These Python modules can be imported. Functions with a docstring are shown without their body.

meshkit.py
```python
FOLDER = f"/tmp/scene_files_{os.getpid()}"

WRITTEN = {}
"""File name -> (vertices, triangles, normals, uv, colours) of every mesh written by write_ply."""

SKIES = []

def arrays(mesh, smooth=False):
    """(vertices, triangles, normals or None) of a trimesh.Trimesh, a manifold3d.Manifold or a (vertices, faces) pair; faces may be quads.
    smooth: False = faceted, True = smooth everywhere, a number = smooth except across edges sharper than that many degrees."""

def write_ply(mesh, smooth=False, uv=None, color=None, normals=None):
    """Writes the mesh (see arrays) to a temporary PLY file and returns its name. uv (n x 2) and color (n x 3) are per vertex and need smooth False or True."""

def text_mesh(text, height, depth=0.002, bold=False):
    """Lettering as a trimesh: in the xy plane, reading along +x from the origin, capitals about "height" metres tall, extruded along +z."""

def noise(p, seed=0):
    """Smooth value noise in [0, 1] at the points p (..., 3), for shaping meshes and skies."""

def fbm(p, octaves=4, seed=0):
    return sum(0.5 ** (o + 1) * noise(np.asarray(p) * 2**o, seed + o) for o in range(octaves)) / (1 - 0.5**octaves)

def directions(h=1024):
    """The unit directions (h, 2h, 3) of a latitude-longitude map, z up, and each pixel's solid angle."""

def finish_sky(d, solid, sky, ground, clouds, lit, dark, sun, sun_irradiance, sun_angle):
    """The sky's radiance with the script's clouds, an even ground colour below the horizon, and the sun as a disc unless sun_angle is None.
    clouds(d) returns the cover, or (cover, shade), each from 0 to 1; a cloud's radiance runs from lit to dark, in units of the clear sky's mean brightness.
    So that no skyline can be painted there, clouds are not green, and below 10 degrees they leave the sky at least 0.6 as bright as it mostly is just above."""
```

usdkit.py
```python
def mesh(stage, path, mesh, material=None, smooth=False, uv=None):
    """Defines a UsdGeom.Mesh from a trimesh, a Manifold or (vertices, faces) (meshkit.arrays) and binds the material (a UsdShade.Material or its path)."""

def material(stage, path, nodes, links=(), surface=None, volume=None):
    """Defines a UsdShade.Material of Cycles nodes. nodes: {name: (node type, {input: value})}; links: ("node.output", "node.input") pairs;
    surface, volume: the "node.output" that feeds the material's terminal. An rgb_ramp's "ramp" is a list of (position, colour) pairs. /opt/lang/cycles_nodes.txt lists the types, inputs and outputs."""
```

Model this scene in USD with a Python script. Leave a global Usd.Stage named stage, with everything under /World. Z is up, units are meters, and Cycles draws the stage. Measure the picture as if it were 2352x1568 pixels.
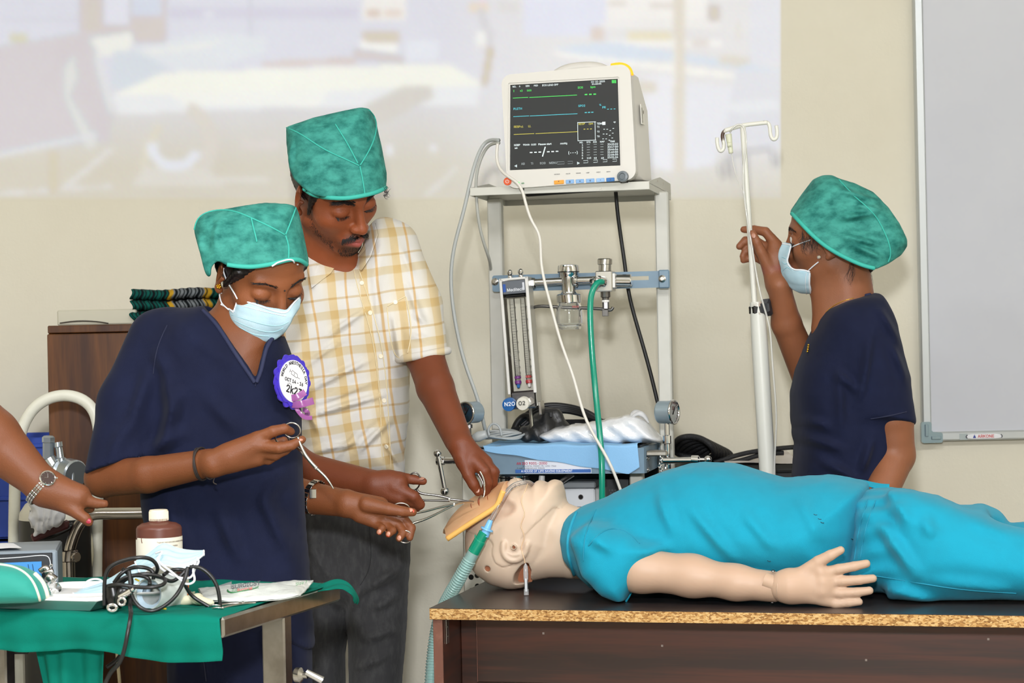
import math, random
import numpy as np, trimesh, manifold3d as m3, shapely
from shapely.geometry import Polygon, LineString, Point
from shapely import affinity
from scipy import ndimage
from scipy.interpolate import CubicSpline
import meshkit, usdkit
from pxr import Usd, UsdGeom, UsdShade, UsdLux, Sdf, Gf, Vt

stage = Usd.Stage.CreateInMemory()
UsdGeom.SetStageUpAxis(stage, 'Z')
UsdGeom.Xform.Define(stage, '/World')
rng = np.random.default_rng(7)

# ---------------------------------------------------------------- camera, lights, exposure
FPX, CX, CY, EYE, ROLL = 4573.0, 1176.0, 784.0, np.array([0, 0, 1.26]), math.radians(1.2)
RT = np.array([math.cos(ROLL), 0, -math.sin(ROLL)]); UPV = np.array([math.sin(ROLL), 0, math.cos(ROLL)]); FW = np.array([0, 1.0, 0])
cam = UsdGeom.Camera.Define(stage, '/World/camera')
cam.CreateHorizontalApertureAttr(36.0); cam.CreateVerticalApertureAttr(24.0)
cam.CreateFocalLengthAttr(36.0 * FPX / 2352)
cam.CreateExposureAttr(0.0)
cam.CreateFStopAttr(9.0); cam.CreateFocusDistanceAttr(3.9)
cam.CreateClippingRangeAttr(Gf.Vec2f(0.05, 100))
cam.AddTransformOp().Set(Gf.Matrix4d(*RT, 0, *UPV, 0, *(-FW), 0, *EYE, 1))


def lamp(name, pos, size, power, col, aim=(0, 0, -1)):
    l = UsdLux.RectLight.Define(stage, '/World/' + name)
    l.CreateWidthAttr(size[0]); l.CreateHeightAttr(size[1]); l.CreateIntensityAttr(power); l.CreateColorAttr(Gf.Vec3f(*col)); l.CreateNormalizeAttr(False)
    z = -np.array(aim, float); z /= np.linalg.norm(z); x = np.cross([0, 1, 0] if abs(z[2]) > .9 else [0, 0, 1], z); x /= np.linalg.norm(x); y = np.cross(z, x)
    l.AddTransformOp().Set(Gf.Matrix4d(*x, 0, *y, 0, *z, 0, *pos, 1))


lamp('flash', (-0.05, -0.15, 1.74), (.17, .17), 1080, (.975, .99, 1.04), (0.02, 4.2, -.6))
for k, lx in enumerate((-1.9, .3, 2.4)):
    lamp('ceiling_lamp' + ('_%03d' % k if k else ''), (lx, 1.5, 2.93), (1.2, .5), 25, (.975, .99, 1.04))
dome = UsdLux.DomeLight.Define(stage, '/World/ambient'); dome.CreateIntensityAttr(.25); dome.CreateColorAttr(Gf.Vec3f(1, .98, .95))


# ---------------------------------------------------------------- pixels to rays and points
def ray(px, py):
    return FW + (px - CX) / FPX * RT + (CY - py) / FPX * UPV


def U(px, py, d):
    return EYE + d * ray(px, py)


def UL(pts, d):
    """(px, py[, depth offset]) list -> world points near depth d."""
    return np.array([U(p[0], p[1], d + (p[2] if len(p) > 2 else 0)) for p in pts])


class Frame:
    """Upright plane frame: origin, ex along, ey into depth, ez up, turned by yaw degrees (right end nearer)."""
    def __init__(s, o, yaw=0):
        a = math.radians(yaw); s.o = np.array(o, float); s.ex = np.array([math.cos(a), -math.sin(a), 0]); s.ey = np.array([math.sin(a), math.cos(a), 0]); s.ez = np.array([0, 0, 1.0])
        s.M = np.stack([s.ex, s.ey, s.ez])
    def w(s, p):
        return s.o + np.asarray(p, float) @ s.M
    def l(s, P):
        return (np.asarray(P) - s.o) @ s.M.T
    def hitp(s, px, py, y=0.0):
        """Local point where the pixel's ray meets the plane y (depth) of this frame."""
        r = ray(px, py); t = ((s.o + s.ey * y - EYE) @ s.ey) / (r @ s.ey)
        return s.l(EYE + t * r)
    def mat(s):
        m = np.eye(4); m[:3, :3] = s.M.T; m[:3, 3] = s.o; return m


# ---------------------------------------------------------------- scene writing
names = {}


def uniq(path):
    k = names.get(path, -1) + 1; names[path] = k
    return path if k == 0 else '%s_%03d' % (path, k)


def tag(prim, label=None, cat=None, group=None, kind=None):
    p = prim.GetPrim() if hasattr(prim, 'GetPrim') else prim
    for k, v in (('label', label), ('category', cat), ('group', group), ('kind', kind)):
        if v: p.SetCustomDataByKey(k, v)
    return prim


def thing(name, label, cat, loc=(0, 0, 0), group=None, kind=None):
    x = UsdGeom.Xform.Define(stage, uniq('/World/' + name)); x.AddTranslateOp().Set(Gf.Vec3d(*map(float, loc)))
    tag(x, label, cat, group, kind); x.loc = np.array(loc, float)
    return x


def base_of(x):
    q = np.zeros(3)
    while hasattr(x, 'loc'):
        q = q + x.loc; x = getattr(x, 'par', None)
    return q


def put(name, m, mat, parent=None, smooth=False, tint=None, label=None, cat=None, group=None, kind=None, uv=None):
    """One mesh (world coordinates) as a part of parent, or as a thing of its own."""
    path = uniq((str(parent.GetPath()) if parent is not None else '/World') + '/' + name)
    v, f = (np.asarray(m[0], float), np.asarray(m[1])) if isinstance(m, tuple) else (np.asarray(m.vertices), np.asarray(m.faces))
    if parent is not None: v = v - base_of(parent)
    g = usdkit.mesh(stage, path, (v, f), mat, smooth, uv)
    g.CreateDoubleSidedAttr(True)
    if tint is not None:
        UsdGeom.PrimvarsAPI(g).CreatePrimvar('tint', Sdf.ValueTypeNames.Color3fArray, 'vertex').Set(Vt.Vec3fArray.FromNumpy(np.asarray(tint, np.float32)))
    tag(g, label, cat, group, kind)
    g.par = parent; g.loc = np.zeros(3)
    return g


# ---------------------------------------------------------------- solid building blocks
def cat(*ms):
    ms = [m for x in ms for m in (x if isinstance(x, list) else [x])]
    return trimesh.util.concatenate([trimesh.Trimesh(*m, process=False) if isinstance(m, tuple) else m for m in ms])


def man2tri(m):
    k = m.to_mesh(); return trimesh.Trimesh(k.vert_properties[:, :3], k.tri_verts, process=False)


def tri2man(t):
    t = trimesh.Trimesh(t.vertices, t.faces, process=True); t.merge_vertices()
    return m3.Manifold(m3.Mesh(np.asarray(t.vertices, np.float32), np.asarray(t.faces, np.uint32)))


def bx(x0, x1, y0, y1, z0, z1, r=.002, fr=None):
    """Box with chamfered edges, corner to corner in local axes of the frame fr."""
    r = min(r, .45 * min(x1 - x0, y1 - y0, z1 - z0))
    c = np.array([[x, y, z] for x in (x0, x1) for y in (y0, y1) for z in (z0, z1)])
    s = np.sign(c - c.mean(0))
    p = np.vstack([c - s * np.array([0, r, r]), c - s * np.array([r, 0, r]), c - s * np.array([r, r, 0])])
    t = trimesh.convex.convex_hull(p)
    if fr is not None: t.vertices = fr.w(t.vertices)
    return t


def spline(pts, n=40, closed=False):
    pts = np.asarray(pts, float)
    if len(pts) == 2: return pts[0] + np.linspace(0, 1, n)[:, None] * (pts[1] - pts[0])
    if closed: pts = np.vstack([pts, pts[:1]])
    t = np.r_[0, np.cumsum(np.linalg.norm(np.diff(pts, axis=0), axis=1) ** .6 + 1e-9)]
    return CubicSpline(t, pts, bc_type='periodic' if closed else 'natural')(np.linspace(0, t[-1], n))


def tube(pts, r, seg=8, n=None, closed=False, flat=1.0, caps=True):
    """Round tube along a smooth curve; r may be a list; flat squeezes one axis."""
    p = spline(pts, n or max(2, 6 * (len(pts) - 1) + 1), closed) if n != 0 else np.asarray(pts, float)
    if closed: p = p[:-1]
    N = len(p); rr = np.interp(np.linspace(0, 1, N), np.linspace(0, 1, len(np.atleast_1d(r))), np.atleast_1d(r)) if np.ndim(r) else np.full(N, r)
    T = np.gradient(p, axis=0) if not closed else np.roll(p, -1, 0) - np.roll(p, 1, 0)
    T /= np.linalg.norm(T, axis=1, keepdims=True) + 1e-12
    a = np.cross(T[0], [0, 0, 1.0] if abs(T[0][2]) < .9 else [0, 1.0, 0]); a /= np.linalg.norm(a); A = [a]
    for i in range(1, N):
        a = A[-1] - T[i] * (A[-1] @ T[i]); A.append(a / (np.linalg.norm(a) + 1e-12))
    A = np.array(A); Bv = np.cross(T, A)
    th = np.linspace(0, 2 * np.pi, seg, endpoint=False)
    v = (p[:, None] + rr[:, None, None] * (np.cos(th)[None, :, None] * A[:, None] + flat * np.sin(th)[None, :, None] * Bv[:, None])).reshape(-1, 3)
    f = []
    for i in range(N if closed else N - 1):
        for j in range(seg):
            a_, b_ = i * seg + j, i * seg + (j + 1) % seg; c_, d_ = ((i + 1) % N) * seg + j, ((i + 1) % N) * seg + (j + 1) % seg
            f += [[a_, b_, d_], [a_, d_, c_]]
    if not closed and caps:
        v = np.vstack([v, p[0], p[-1]]); k = len(v)
        f += [[k - 2, (j + 1) % seg, j] for j in range(seg)] + [[k - 1, (N - 1) * seg + j, (N - 1) * seg + (j + 1) % seg] for j in range(seg)]
    return trimesh.Trimesh(v, f, process=False)


def lathe(prof, o, axis=(0, 0, 1), seg=32):
    """prof: (radius, height) pairs revolved about axis through o."""
    prof = np.asarray(prof, float); z = np.asarray(axis, float); z = z / np.linalg.norm(z)
    x = np.cross(z, [0, 1.0, 0] if abs(z[1]) < .9 else [1.0, 0, 0]); x /= np.linalg.norm(x); y = np.cross(z, x)
    th = np.linspace(0, 2 * np.pi, seg, endpoint=False); n = len(prof)
    v = np.asarray(o, float) + (prof[:, None, 0:1] * (np.cos(th)[None, :, None] * x + np.sin(th)[None, :, None] * y) + prof[:, None, 1:2] * z).reshape(-1, 3)
    f = []
    for i in range(n - 1):
        for j in range(seg):
            a, b, c, d = i * seg + j, i * seg + (j + 1) % seg, (i + 1) * seg + j, (i + 1) * seg + (j + 1) % seg
            f += [[a, b, d], [a, d, c]]
    return trimesh.Trimesh(v, f, process=False)


def prism(poly, y0, y1, fr):
    """Polygon in the frame's (x, z) plane, extruded from y0 to y1 in depth."""
    t = trimesh.creation.extrude_polygon(poly if hasattr(poly, 'exterior') else Polygon(poly), y1 - y0, engine='earcut')
    v = np.asarray(t.vertices); t.vertices = fr.w(np.c_[v[:, 0], y0 + v[:, 2], v[:, 1]]); t.faces = t.faces[:, ::-1]
    return t


def sheet(grid, thick=.0012):
    """Closed thin cloth from an (n, m, 3) grid of points."""
    g = np.asarray(grid, float); n, m = g.shape[:2]
    du, dv = np.gradient(g, axis=0), np.gradient(g, axis=1); nn = np.cross(du, dv); nn /= np.linalg.norm(nn, axis=2, keepdims=True) + 1e-12
    v = np.vstack([(g + nn * thick / 2).reshape(-1, 3), (g - nn * thick / 2).reshape(-1, 3)]); k = n * m
    ii, jj = np.meshgrid(np.arange(n - 1), np.arange(m - 1), indexing='ij'); a = (ii * m + jj).ravel(); b, c, d = a + 1, a + m, a + m + 1
    top = np.vstack([np.c_[a, c, d], np.c_[a, d, b]]); f = [top, top[:, ::-1] + k]
    def rim(i):
        i = np.asarray(i); return np.vstack([np.c_[i[:-1], i[1:], i[1:] + k], np.c_[i[:-1], i[1:] + k, i[:-1] + k]])
    f += [rim(np.arange(m)), rim(np.arange(m) + (n - 1) * m)[:, ::-1], rim(np.arange(n) * m)[:, ::-1], rim(np.arange(n) * m + m - 1)]
    return trimesh.Trimesh(v, np.vstack(f), process=False)


def text(s, height, fr_o, ex, ez, depth=.0004, bold=False, center=False):
    """Lettering mesh at fr_o reading along ex, up along ez."""
    t = meshkit.text_mesh(s, height, depth, bold); v = np.array(t.vertices); ex = np.asarray(ex, float) / np.linalg.norm(ex); ez = np.asarray(ez, float) / np.linalg.norm(ez)
    if center: v[:, 0] -= v[:, 0].max() / 2
    t.vertices = np.asarray(fr_o) + v[:, 0:1] * ex + v[:, 1:2] * ez + v[:, 2:3] * np.cross(ex, ez); return t


# ---------------------------------------------------------------- signed distance modelling
def smin(a, b, k):
    if k <= 0: return np.minimum(a, b)
    h = np.clip(.5 + .5 * (b - a) / k, 0, 1); return b + (a - b) * h - k * h * (1 - h)


def rcone(a, b, ra, rb):
    a, b = np.asarray(a, float), np.asarray(b, float); ba = b - a; L2 = float(ba @ ba) + 1e-12
    def f(P):
        pa = P - a; t = np.clip(pa @ ba / L2, 0, 1); q = pa - t[..., None] * ba
        return np.sqrt((q * q).sum(-1)) - (ra + (rb - ra) * t)
    return f


def ball(c, r):
    c = np.asarray(c, float)
    return lambda P: np.sqrt(((P - c) ** 2).sum(-1)) - r


def ellip(c, r, R=None):
    c, r = np.asarray(c, float), np.asarray(r, float)
    def f(P):
        q = (P - c) if R is None else (P - c) @ R
        k0 = np.sqrt(((q / r) ** 2).sum(-1)); k1 = np.sqrt(((q / (r * r)) ** 2).sum(-1)) + 1e-9
        return k0 * (k0 - 1) / k1
    return f


def sd2(poly, pad=.12, h=.002):
    """Signed distance to a polygon in the plane, from a grid."""
    p = poly if hasattr(poly, 'exterior') else Polygon(poly)
    if not p.is_valid: p = p.buffer(0)
    x0, z0, x1, z1 = p.bounds; x0 -= pad; z0 -= pad; x1 += pad; z1 += pad
    xs, zs = np.arange(x0, x1, h), np.arange(z0, z1, h); X, Z = np.meshgrid(xs, zs, indexing='ij')
    ins = shapely.contains_xy(p, X.ravel(), Z.ravel()).reshape(X.shape)
    d = (ndimage.distance_transform_edt(~ins) - ndimage.distance_transform_edt(ins)) * h
    d = ndimage.gaussian_filter(d, 1.5)
    def f(x, z):
        return ndimage.map_coordinates(d, [(np.asarray(x) - x0) / h, (np.asarray(z) - z0) / h], order=1, mode='nearest')
    return f


def smooth_poly(pts, n=8):
    c = spline(pts, n * len(pts), closed=True); return Polygon(c).buffer(0)


def infl(poly, fr, R, W, yc=0.0, shape=2.0):
    """Solid puffed up from a side outline: half thickness W at R or more from the outline. yc: middle in depth, number or f(x, z)."""
    s = sd2(poly)
    def f(P):
        q = fr.l(P); d = s(q[..., 0], q[..., 2]); y = q[..., 1] - (yc(q[..., 0], q[..., 2]) if callable(yc) else yc)
        u = np.maximum(R + d, 0) / R; v = np.abs(y) / W
        return ((u ** shape + v ** shape) ** (1 / shape) - 1) * min(R, W)
    return f


def slab(poly, fr, y0=-9.0, y1=9.0, taper=False):
    """Prism of an outline; tapered, its sides widen with distance as seen lines do."""
    s = sd2(poly, h=.0015)
    def f(P):
        q = fr.l(P)
        if taper: r = P - EYE; k = fr.l(EYE + r * (((fr.o - EYE) @ fr.ey) / np.maximum(r @ fr.ey, .1))[..., None]); q = np.stack([k[..., 0], q[..., 1], k[..., 2]], -1)
        return np.maximum(s(q[..., 0], q[..., 2]), np.maximum(y0 - q[..., 1], q[..., 1] - y1))
    return f


def half(p, n):
    """Half space: inside where (x - p).n < 0."""
    p, n = np.asarray(p, float), np.asarray(n, float) / np.linalg.norm(n)
    return lambda P: (P - p) @ n


def ev(ops, P):
    d = np.full(P.shape[:-1], 9.0)
    for kind, k, f in ops:
        if kind == 'u': d = smin(d, f(P), k)
        elif kind == 's': d = -smin(-d, f(P), k)
        elif kind == 'i': d = -smin(-d, -f(P), k)
        elif kind == 'm': d = f(P, d)
    return d


EDGES = [(0, 1), (2, 3), (4, 5), (6, 7), (0, 2), (1, 3), (4, 6), (5, 7), (0, 4), (1, 5), (2, 6), (3, 7)]
CORN = np.array([[i, j, k] for i in (0, 1) for j in (0, 1) for k in (0, 1)])


def mesh_sdf(ops, lo, hi, h, B=12, relax=1):
    """Surface of the solid ops in the box lo..hi, in cells of h (surface nets on the blocks near the surface only)."""
    lo, hi = np.asarray(lo, float), np.asarray(hi, float); nb = np.maximum(1, np.ceil((hi - lo) / (h * B))).astype(int)
    bi = np.stack(np.meshgrid(*[np.arange(n) for n in nb], indexing='ij'), -1).reshape(-1, 3)
    cen = lo + (bi + .5) * B * h; R = h * B * .87
    keep = np.abs(ev(ops, cen)) < 1.7 * R
    bi, cen = bi[keep], cen[keep]
    near = [np.full(len(cen), True) if o[0] in ('i', 'm') else o[2](cen) < 1.4 * R + max(q[1] for q in ops[n:]) + h for n, o in enumerate(ops)]
    off = np.stack(np.meshgrid(*[np.arange(B + 1)] * 3, indexing='ij'), -1).reshape(-1, 3)
    gid, vals = [], []
    for n in range(len(bi)):
        sub = [o for o, m in zip(ops, near) if m[n]]
        if not sub: continue
        g = bi[n] * B + off
        V = ev(sub, lo + g * h).reshape((B + 1,) * 3)
        if (V < 0).all() or (V > 0).all(): continue
        C8 = np.stack([V[a:B + a, b:B + b, c:B + c] for a, b, c in CORN], -1); s = (C8 < 0).sum(-1); act = (s > 0) & (s < 8)
        ijk = np.argwhere(act); gid.append(ijk + bi[n] * B); vals.append(C8[act])
    g, v = np.vstack(gid), np.vstack(vals)
    acc, cnt = np.zeros((len(g), 3)), np.zeros(len(g))
    for a, b in EDGES:
        x = (v[:, a] < 0) != (v[:, b] < 0); t = v[x, a] / (v[x, a] - v[x, b])
        acc[x] += CORN[a] + t[:, None] * (CORN[b] - CORN[a]); cnt[x] += 1
    pos = lo + (g + acc / cnt[:, None]) * h
    D = (nb * B + 2); key = (g[:, 0] * D[1] + g[:, 1]) * D[2] + g[:, 2]; order = np.argsort(key); sk = key[order]
    def find(q):
        k = (q[:, 0] * D[1] + q[:, 1]) * D[2] + q[:, 2]; i = np.clip(np.searchsorted(sk, k), 0, len(sk) - 1); return order[i], sk[i] == k
    F = []
    for ax, hi_c in ((0, 4), (1, 2), (2, 1)):
        x = np.where((v[:, 0] < 0) != (v[:, hi_c] < 0))[0]; u, w = np.eye(3, dtype=int)[(ax + 1) % 3], np.eye(3, dtype=int)[(ax + 2) % 3]
        i1, k1 = find(g[x] - u); i2, k2 = find(g[x] - u - w); i3, k3 = find(g[x] - w); ok = k1 & k2 & k3
        q = np.c_[x, i1, i2, i3][ok]; flip = v[x[ok], 0] > 0; q[flip] = q[flip][:, ::-1]; F.append(q)
    F = np.vstack(F)
    for _ in range(relax):
        s, c = np.zeros_like(pos), np.zeros(len(pos))
        for a in range(4):
            for b in (1, 3):
                np.add.at(s, F[:, a], pos[F[:, (a + b) % 4]]); np.add.at(c, F[:, a], 1)
        pos = .5 * pos + .5 * s / np.maximum(c, 1)[:, None]
    t = trimesh.Trimesh(pos, np.vstack([F[:, [0, 1, 2]], F[:, [0, 2, 3]]]), process=False); t.remove_unreferenced_vertices()
    return t


def hit(ops, px, py, d0, d1=None, eye=None):
    """First point where the pixel's ray meets the solid, from depth d0 on, and the outward normal."""
    r = ray(px, py); d1 = d1 or d0 + .6; ts = np.linspace(d0, d1, 200); P = EYE + ts[:, None] * r; s = ev(ops, P); k = np.argmax(s < 0)
    if s[k] >= 0: k = int(np.argmin(s))
    a, b = ts[max(k - 1, 0)], ts[k]
    for _ in range(12):
        m = .5 * (a + b)
        if ev(ops, (EYE + m * r)[None])[0] < 0: b = m
        else: a = m
    p = EYE + b * r; e = 5e-4 * np.eye(3); n = np.array([ev(ops, (p + e[i])[None])[0] - ev(ops, (p - e[i])[None])[0] for i in range(3)])
    return p, n / (np.linalg.norm(n) + 1e-12)


def on(ops, pts, d0, lift=.001, n=40, d1=None):
    """A pixel polyline laid onto a solid."""
    q = spline(np.array([p[:2] for p in pts], float), n); d1 = d1 or d0 + .6
    R = np.array([ray(*a) for a in q]); ts = np.linspace(d0, d1, 160); s = ev(ops, EYE + ts[None, :, None] * R[:, None]); k = np.argmax(s < 0, axis=1); miss = ~(s < 0).any(1); k[miss] = np.argmin(s[miss], axis=1)
    a, b = ts[np.maximum(k - 1, 0)], ts[k]
    for _ in range(11):
        m = .5 * (a + b); neg = ev(ops, EYE + m[:, None] * R) < 0; b = np.where(neg, m, b); a = np.where(neg, a, m)
    P = EYE + b[:, None] * R; e = 5e-4 * np.eye(3); g = np.stack([ev(ops, P + e[i]) - ev(ops, P - e[i]) for i in range(3)], -1); g /= np.linalg.norm(g, axis=1, keepdims=True) + 1e-12
    return ndimage.gaussian_filter1d(P + g * lift, 1.0, axis=0, mode='nearest')


_ng = ndimage.gaussian_filter(np.random.default_rng(11).normal(size=(48, 48, 48)), 1.0, mode='wrap'); _ng = (.5 + .5 * np.clip(_ng / (2.6 * _ng.std()), -1, 1)).astype(np.float32)


def cloud(P, octaves=3, seed=0):
    """Quick smooth noise in 0..1 (features about one unit across)."""
    o, w = 0, 0
    for k in range(octaves):
        q = np.moveaxis(np.asarray(P), -1, 0) * (2.0 ** (k + 1)) + 7.3 * seed + 3.1 * k; o = o + .5 ** k * ndimage.map_coordinates(_ng, q.reshape(3, -1), order=1, mode='grid-wrap').reshape(q.shape[1:]); w += .5 ** k
    return o / w


def rot(yaw, pitch, roll=0):
    """Head axes as columns (right, forward, up): faces -Y (the camera) at yaw 0, yaw > 0 turns to the picture's right, pitch > 0 looks down."""
    y, p, r = map(math.radians, (yaw, pitch, roll))
    F0 = np.array([math.sin(y) * math.cos(p), -math.cos(y) * math.cos(p), -math.sin(p)])
    X0 = np.cross(F0, [0, 0, 1.0]); X0 /= np.linalg.norm(X0); Z0 = np.cross(X0, F0)
    X = X0 * math.cos(r) + Z0 * math.sin(r); Z = Z0 * math.cos(r) - X0 * math.sin(r)
    return np.stack([X, F0, Z], 1)


# ---------------------------------------------------------------- materials
def lin(c):
    if isinstance(c, str): c = [int(c[i:i + 2], 16) / 255 for i in (1, 3, 5)]
    return tuple(x / 12.92 if x <= .04045 else ((x + .055) / 1.055) ** 2.4 for x in c)


def mat(name, col, rough=.5, metal=0, spec=.5, bump=None, vary=None, coat=0, sheen=0, trans=0, ior=1.5, emit=None, alpha=1, sss=0, thin=False, obj=False):
    """Principled material; vary = (second colour, noise scale, low, high, stretch); bump = (noise scale, distance, detail)."""
    N = {'p': ('principled_bsdf', {'base_color': lin(col), 'roughness': rough, 'metallic': metal, 'specular_ior_level': spec, 'coat_weight': coat, 'coat_roughness': .1, 'sheen_weight': sheen, 'transmission_weight': trans, 'ior': ior, 'alpha': alpha}), 'g': ('geometry', {})}
    if sss: N['p'][1].update({'subsurface_weight': sss, 'subsurface_scale': .006, 'subsurface_radius': (1, .35, .2)})
    if emit: N['p'][1].update({'emission_color': lin(emit[0]), 'emission_strength': emit[1]})
    L = []
    if vary:
        c2, sc, a, b, st = (tuple(vary) + ((1, 1, 1),))[:5] if len(vary) < 5 else vary
        N['m'] = ('mapping', {'scale': st}); N['n'] = ('noise_texture', {'scale': sc, 'detail': 6.0, 'roughness': .6}); N['r'] = ('rgb_ramp', {'ramp': [(0, lin(col)), (a, lin(col)), (b, lin(c2)), (1, lin(c2))]})
        L += [('g.position', 'm.vector'), ('m.vector', 'n.vector'), ('n.fac', 'r.fac'), ('r.color', 'p.base_color')]
    if bump:
        N['bn'] = ('noise_texture', {'scale': bump[0], 'detail': float(bump[2]) if len(bump) > 2 else 3.0}); N['b'] = ('bump', {'distance': bump[1], 'strength': 1.0})
        L += [('g.position', 'bn.vector'), ('bn.fac', 'b.height'), ('b.normal', 'p.normal')]
    return usdkit.material(stage, '/World/Looks/' + name, N, L, surface='p.BSDF')


def tint_mat(name, rough=.5, spec=.4, bump=None, sss=0, sheen=0, emit=0):
    """Colour from the mesh's own tint (pigment: lips, prints, weave)."""
    N = {'a': ('attribute', {'attribute': 'tint'}), 'g': ('geometry', {}), 'p': ('principled_bsdf', {'roughness': rough, 'specular_ior_level': spec, 'sheen_weight': sheen, 'subsurface_weight': sss, 'subsurface_scale': .004, 'subsurface_radius': (1, .35, .2)})}
    L = [('a.color', 'p.base_color')]
    if bump:
        N['bn'] = ('noise_texture', {'scale': bump[0], 'detail': 3.0}); N['b'] = ('bump', {'distance': bump[1], 'strength': 1.0}); L += [('g.position', 'bn.vector'), ('bn.fac', 'b.height'), ('b.normal', 'p.normal')]
    return usdkit.material(stage, '/World/Looks/' + name, N, L, surface='p.BSDF')


def film(name, col=(1, 1, 1), gloss=.08, rough=.05, body=0.0, bcol=(1, 1, 1)):
    """Thin clear plastic or glass: mostly see-through, with a glossy skin and some milky body."""
    N = {'t': ('transparent_bsdf', {'color': col}), 'g': ('glossy_bsdf', {'color': (1, 1, 1), 'roughness': rough}), 'lw': ('fresnel', {'IOR': 1.45}), 'm': ('mix_closure', {}), 'd': ('principled_bsdf', {'base_color': bcol, 'roughness': .4}), 'm2': ('mix_closure', {'fac': body})}
    return usdkit.material(stage, '/World/Looks/' + name, N, [('t.BSDF', 'm.closure1'), ('g.BSDF', 'm.closure2'), ('lw.fac', 'm.fac'), ('m.closure', 'm2.closure1'), ('d.BSDF', 'm2.closure2')], surface='m2.closure')


M_skin = tint_mat('skin', .48, .35, (420, .0003), sss=.12)
M_navy = mat('navy_cloth', '#191e36', .85, spec=.12, bump=(900, .0002), sheen=.04, vary=('#161a2f', 14, .35, .7))
M_cap = mat('cap_fabric', '#409689', .75, spec=.25, bump=(600, .0003), vary=('#19675f', 34, .38, .68, (1, 1, 1.6)))
M_seam = mat('cap_seam', '#3fae9e', .7, spec=.25)
M_mask = mat('mask_blue', '#b9d3dc', .85, spec=.15, bump=(500, .0002), vary=('#a9c9d6', 20, .4, .7))
M_mask2 = mat('mask_deep_blue', '#86b4c4', .85, spec=.15, bump=(500, .0002), vary=('#7aaabb', 20, .4, .7))
M_white = mat('white_cloth', '#e4e7ea', .8, spec=.2)
M_hair = mat('hair', '#17110f', .42, spec=.4)
M_gold = mat('gold', '#d6a536', .25, metal=1)
M_chrome = mat('chrome', '#dcdcdc', .12, metal=1)
M_steel = mat('steel', '#c4c2bd', .26, metal=1, vary=('#b0aca4', 30, .4, .7))
M_steel_dark = mat('steel_dark', '#7c7a78', .3, metal=1)
M_black = mat('black_rubber', '#141414', .5)
M_blackg = mat('black_gloss', '#101010', .25)
M_white_pl = mat('white_plastic', '#e6e3dc', .4)
M_wall = mat('wall_paint', '#d9d4c2', .75, spec=.25, bump=(120, .0004), vary=('#d5cfbc', 2.5, .4, .7))
M_teal = mat('teal_cloth', '#1791ac', .85, spec=.15, bump=(800, .0003), sheen=.08, vary=('#198aa3', 12, .4, .7))
M_green = mat('green_cloth', '#03705f', .85, spec=.12, bump=(800, .0003), vary=('#046858', 14, .4, .7))
M_dummy = mat('dummy_vinyl', '#cfb79f', .45, spec=.4, sss=.1)
M_dummy_arm = mat('dummy_arm', '#b89a82', .5, spec=.35, sss=.1)
M_dummy_dark = mat('dummy_hole', '#a0603c', .6)
M_orange_pad = mat('silicone_pad', '#eab283', .4, sss=.15, vary=('#e6a878', 20, .4, .7))
M_cream = mat('cream_paint', '#dcdccf', .4, vary=('#d2d2c6', 9, .4, .7))
M_grey_paint = mat('grey_paint', '#c3c2b9', .45, vary=('#b9b8ae', 8, .4, .7))
M_bluegrey = mat('bluegrey_paint', '#71899a', .4, vary=('#687f8f', 15, .4, .7))


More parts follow.
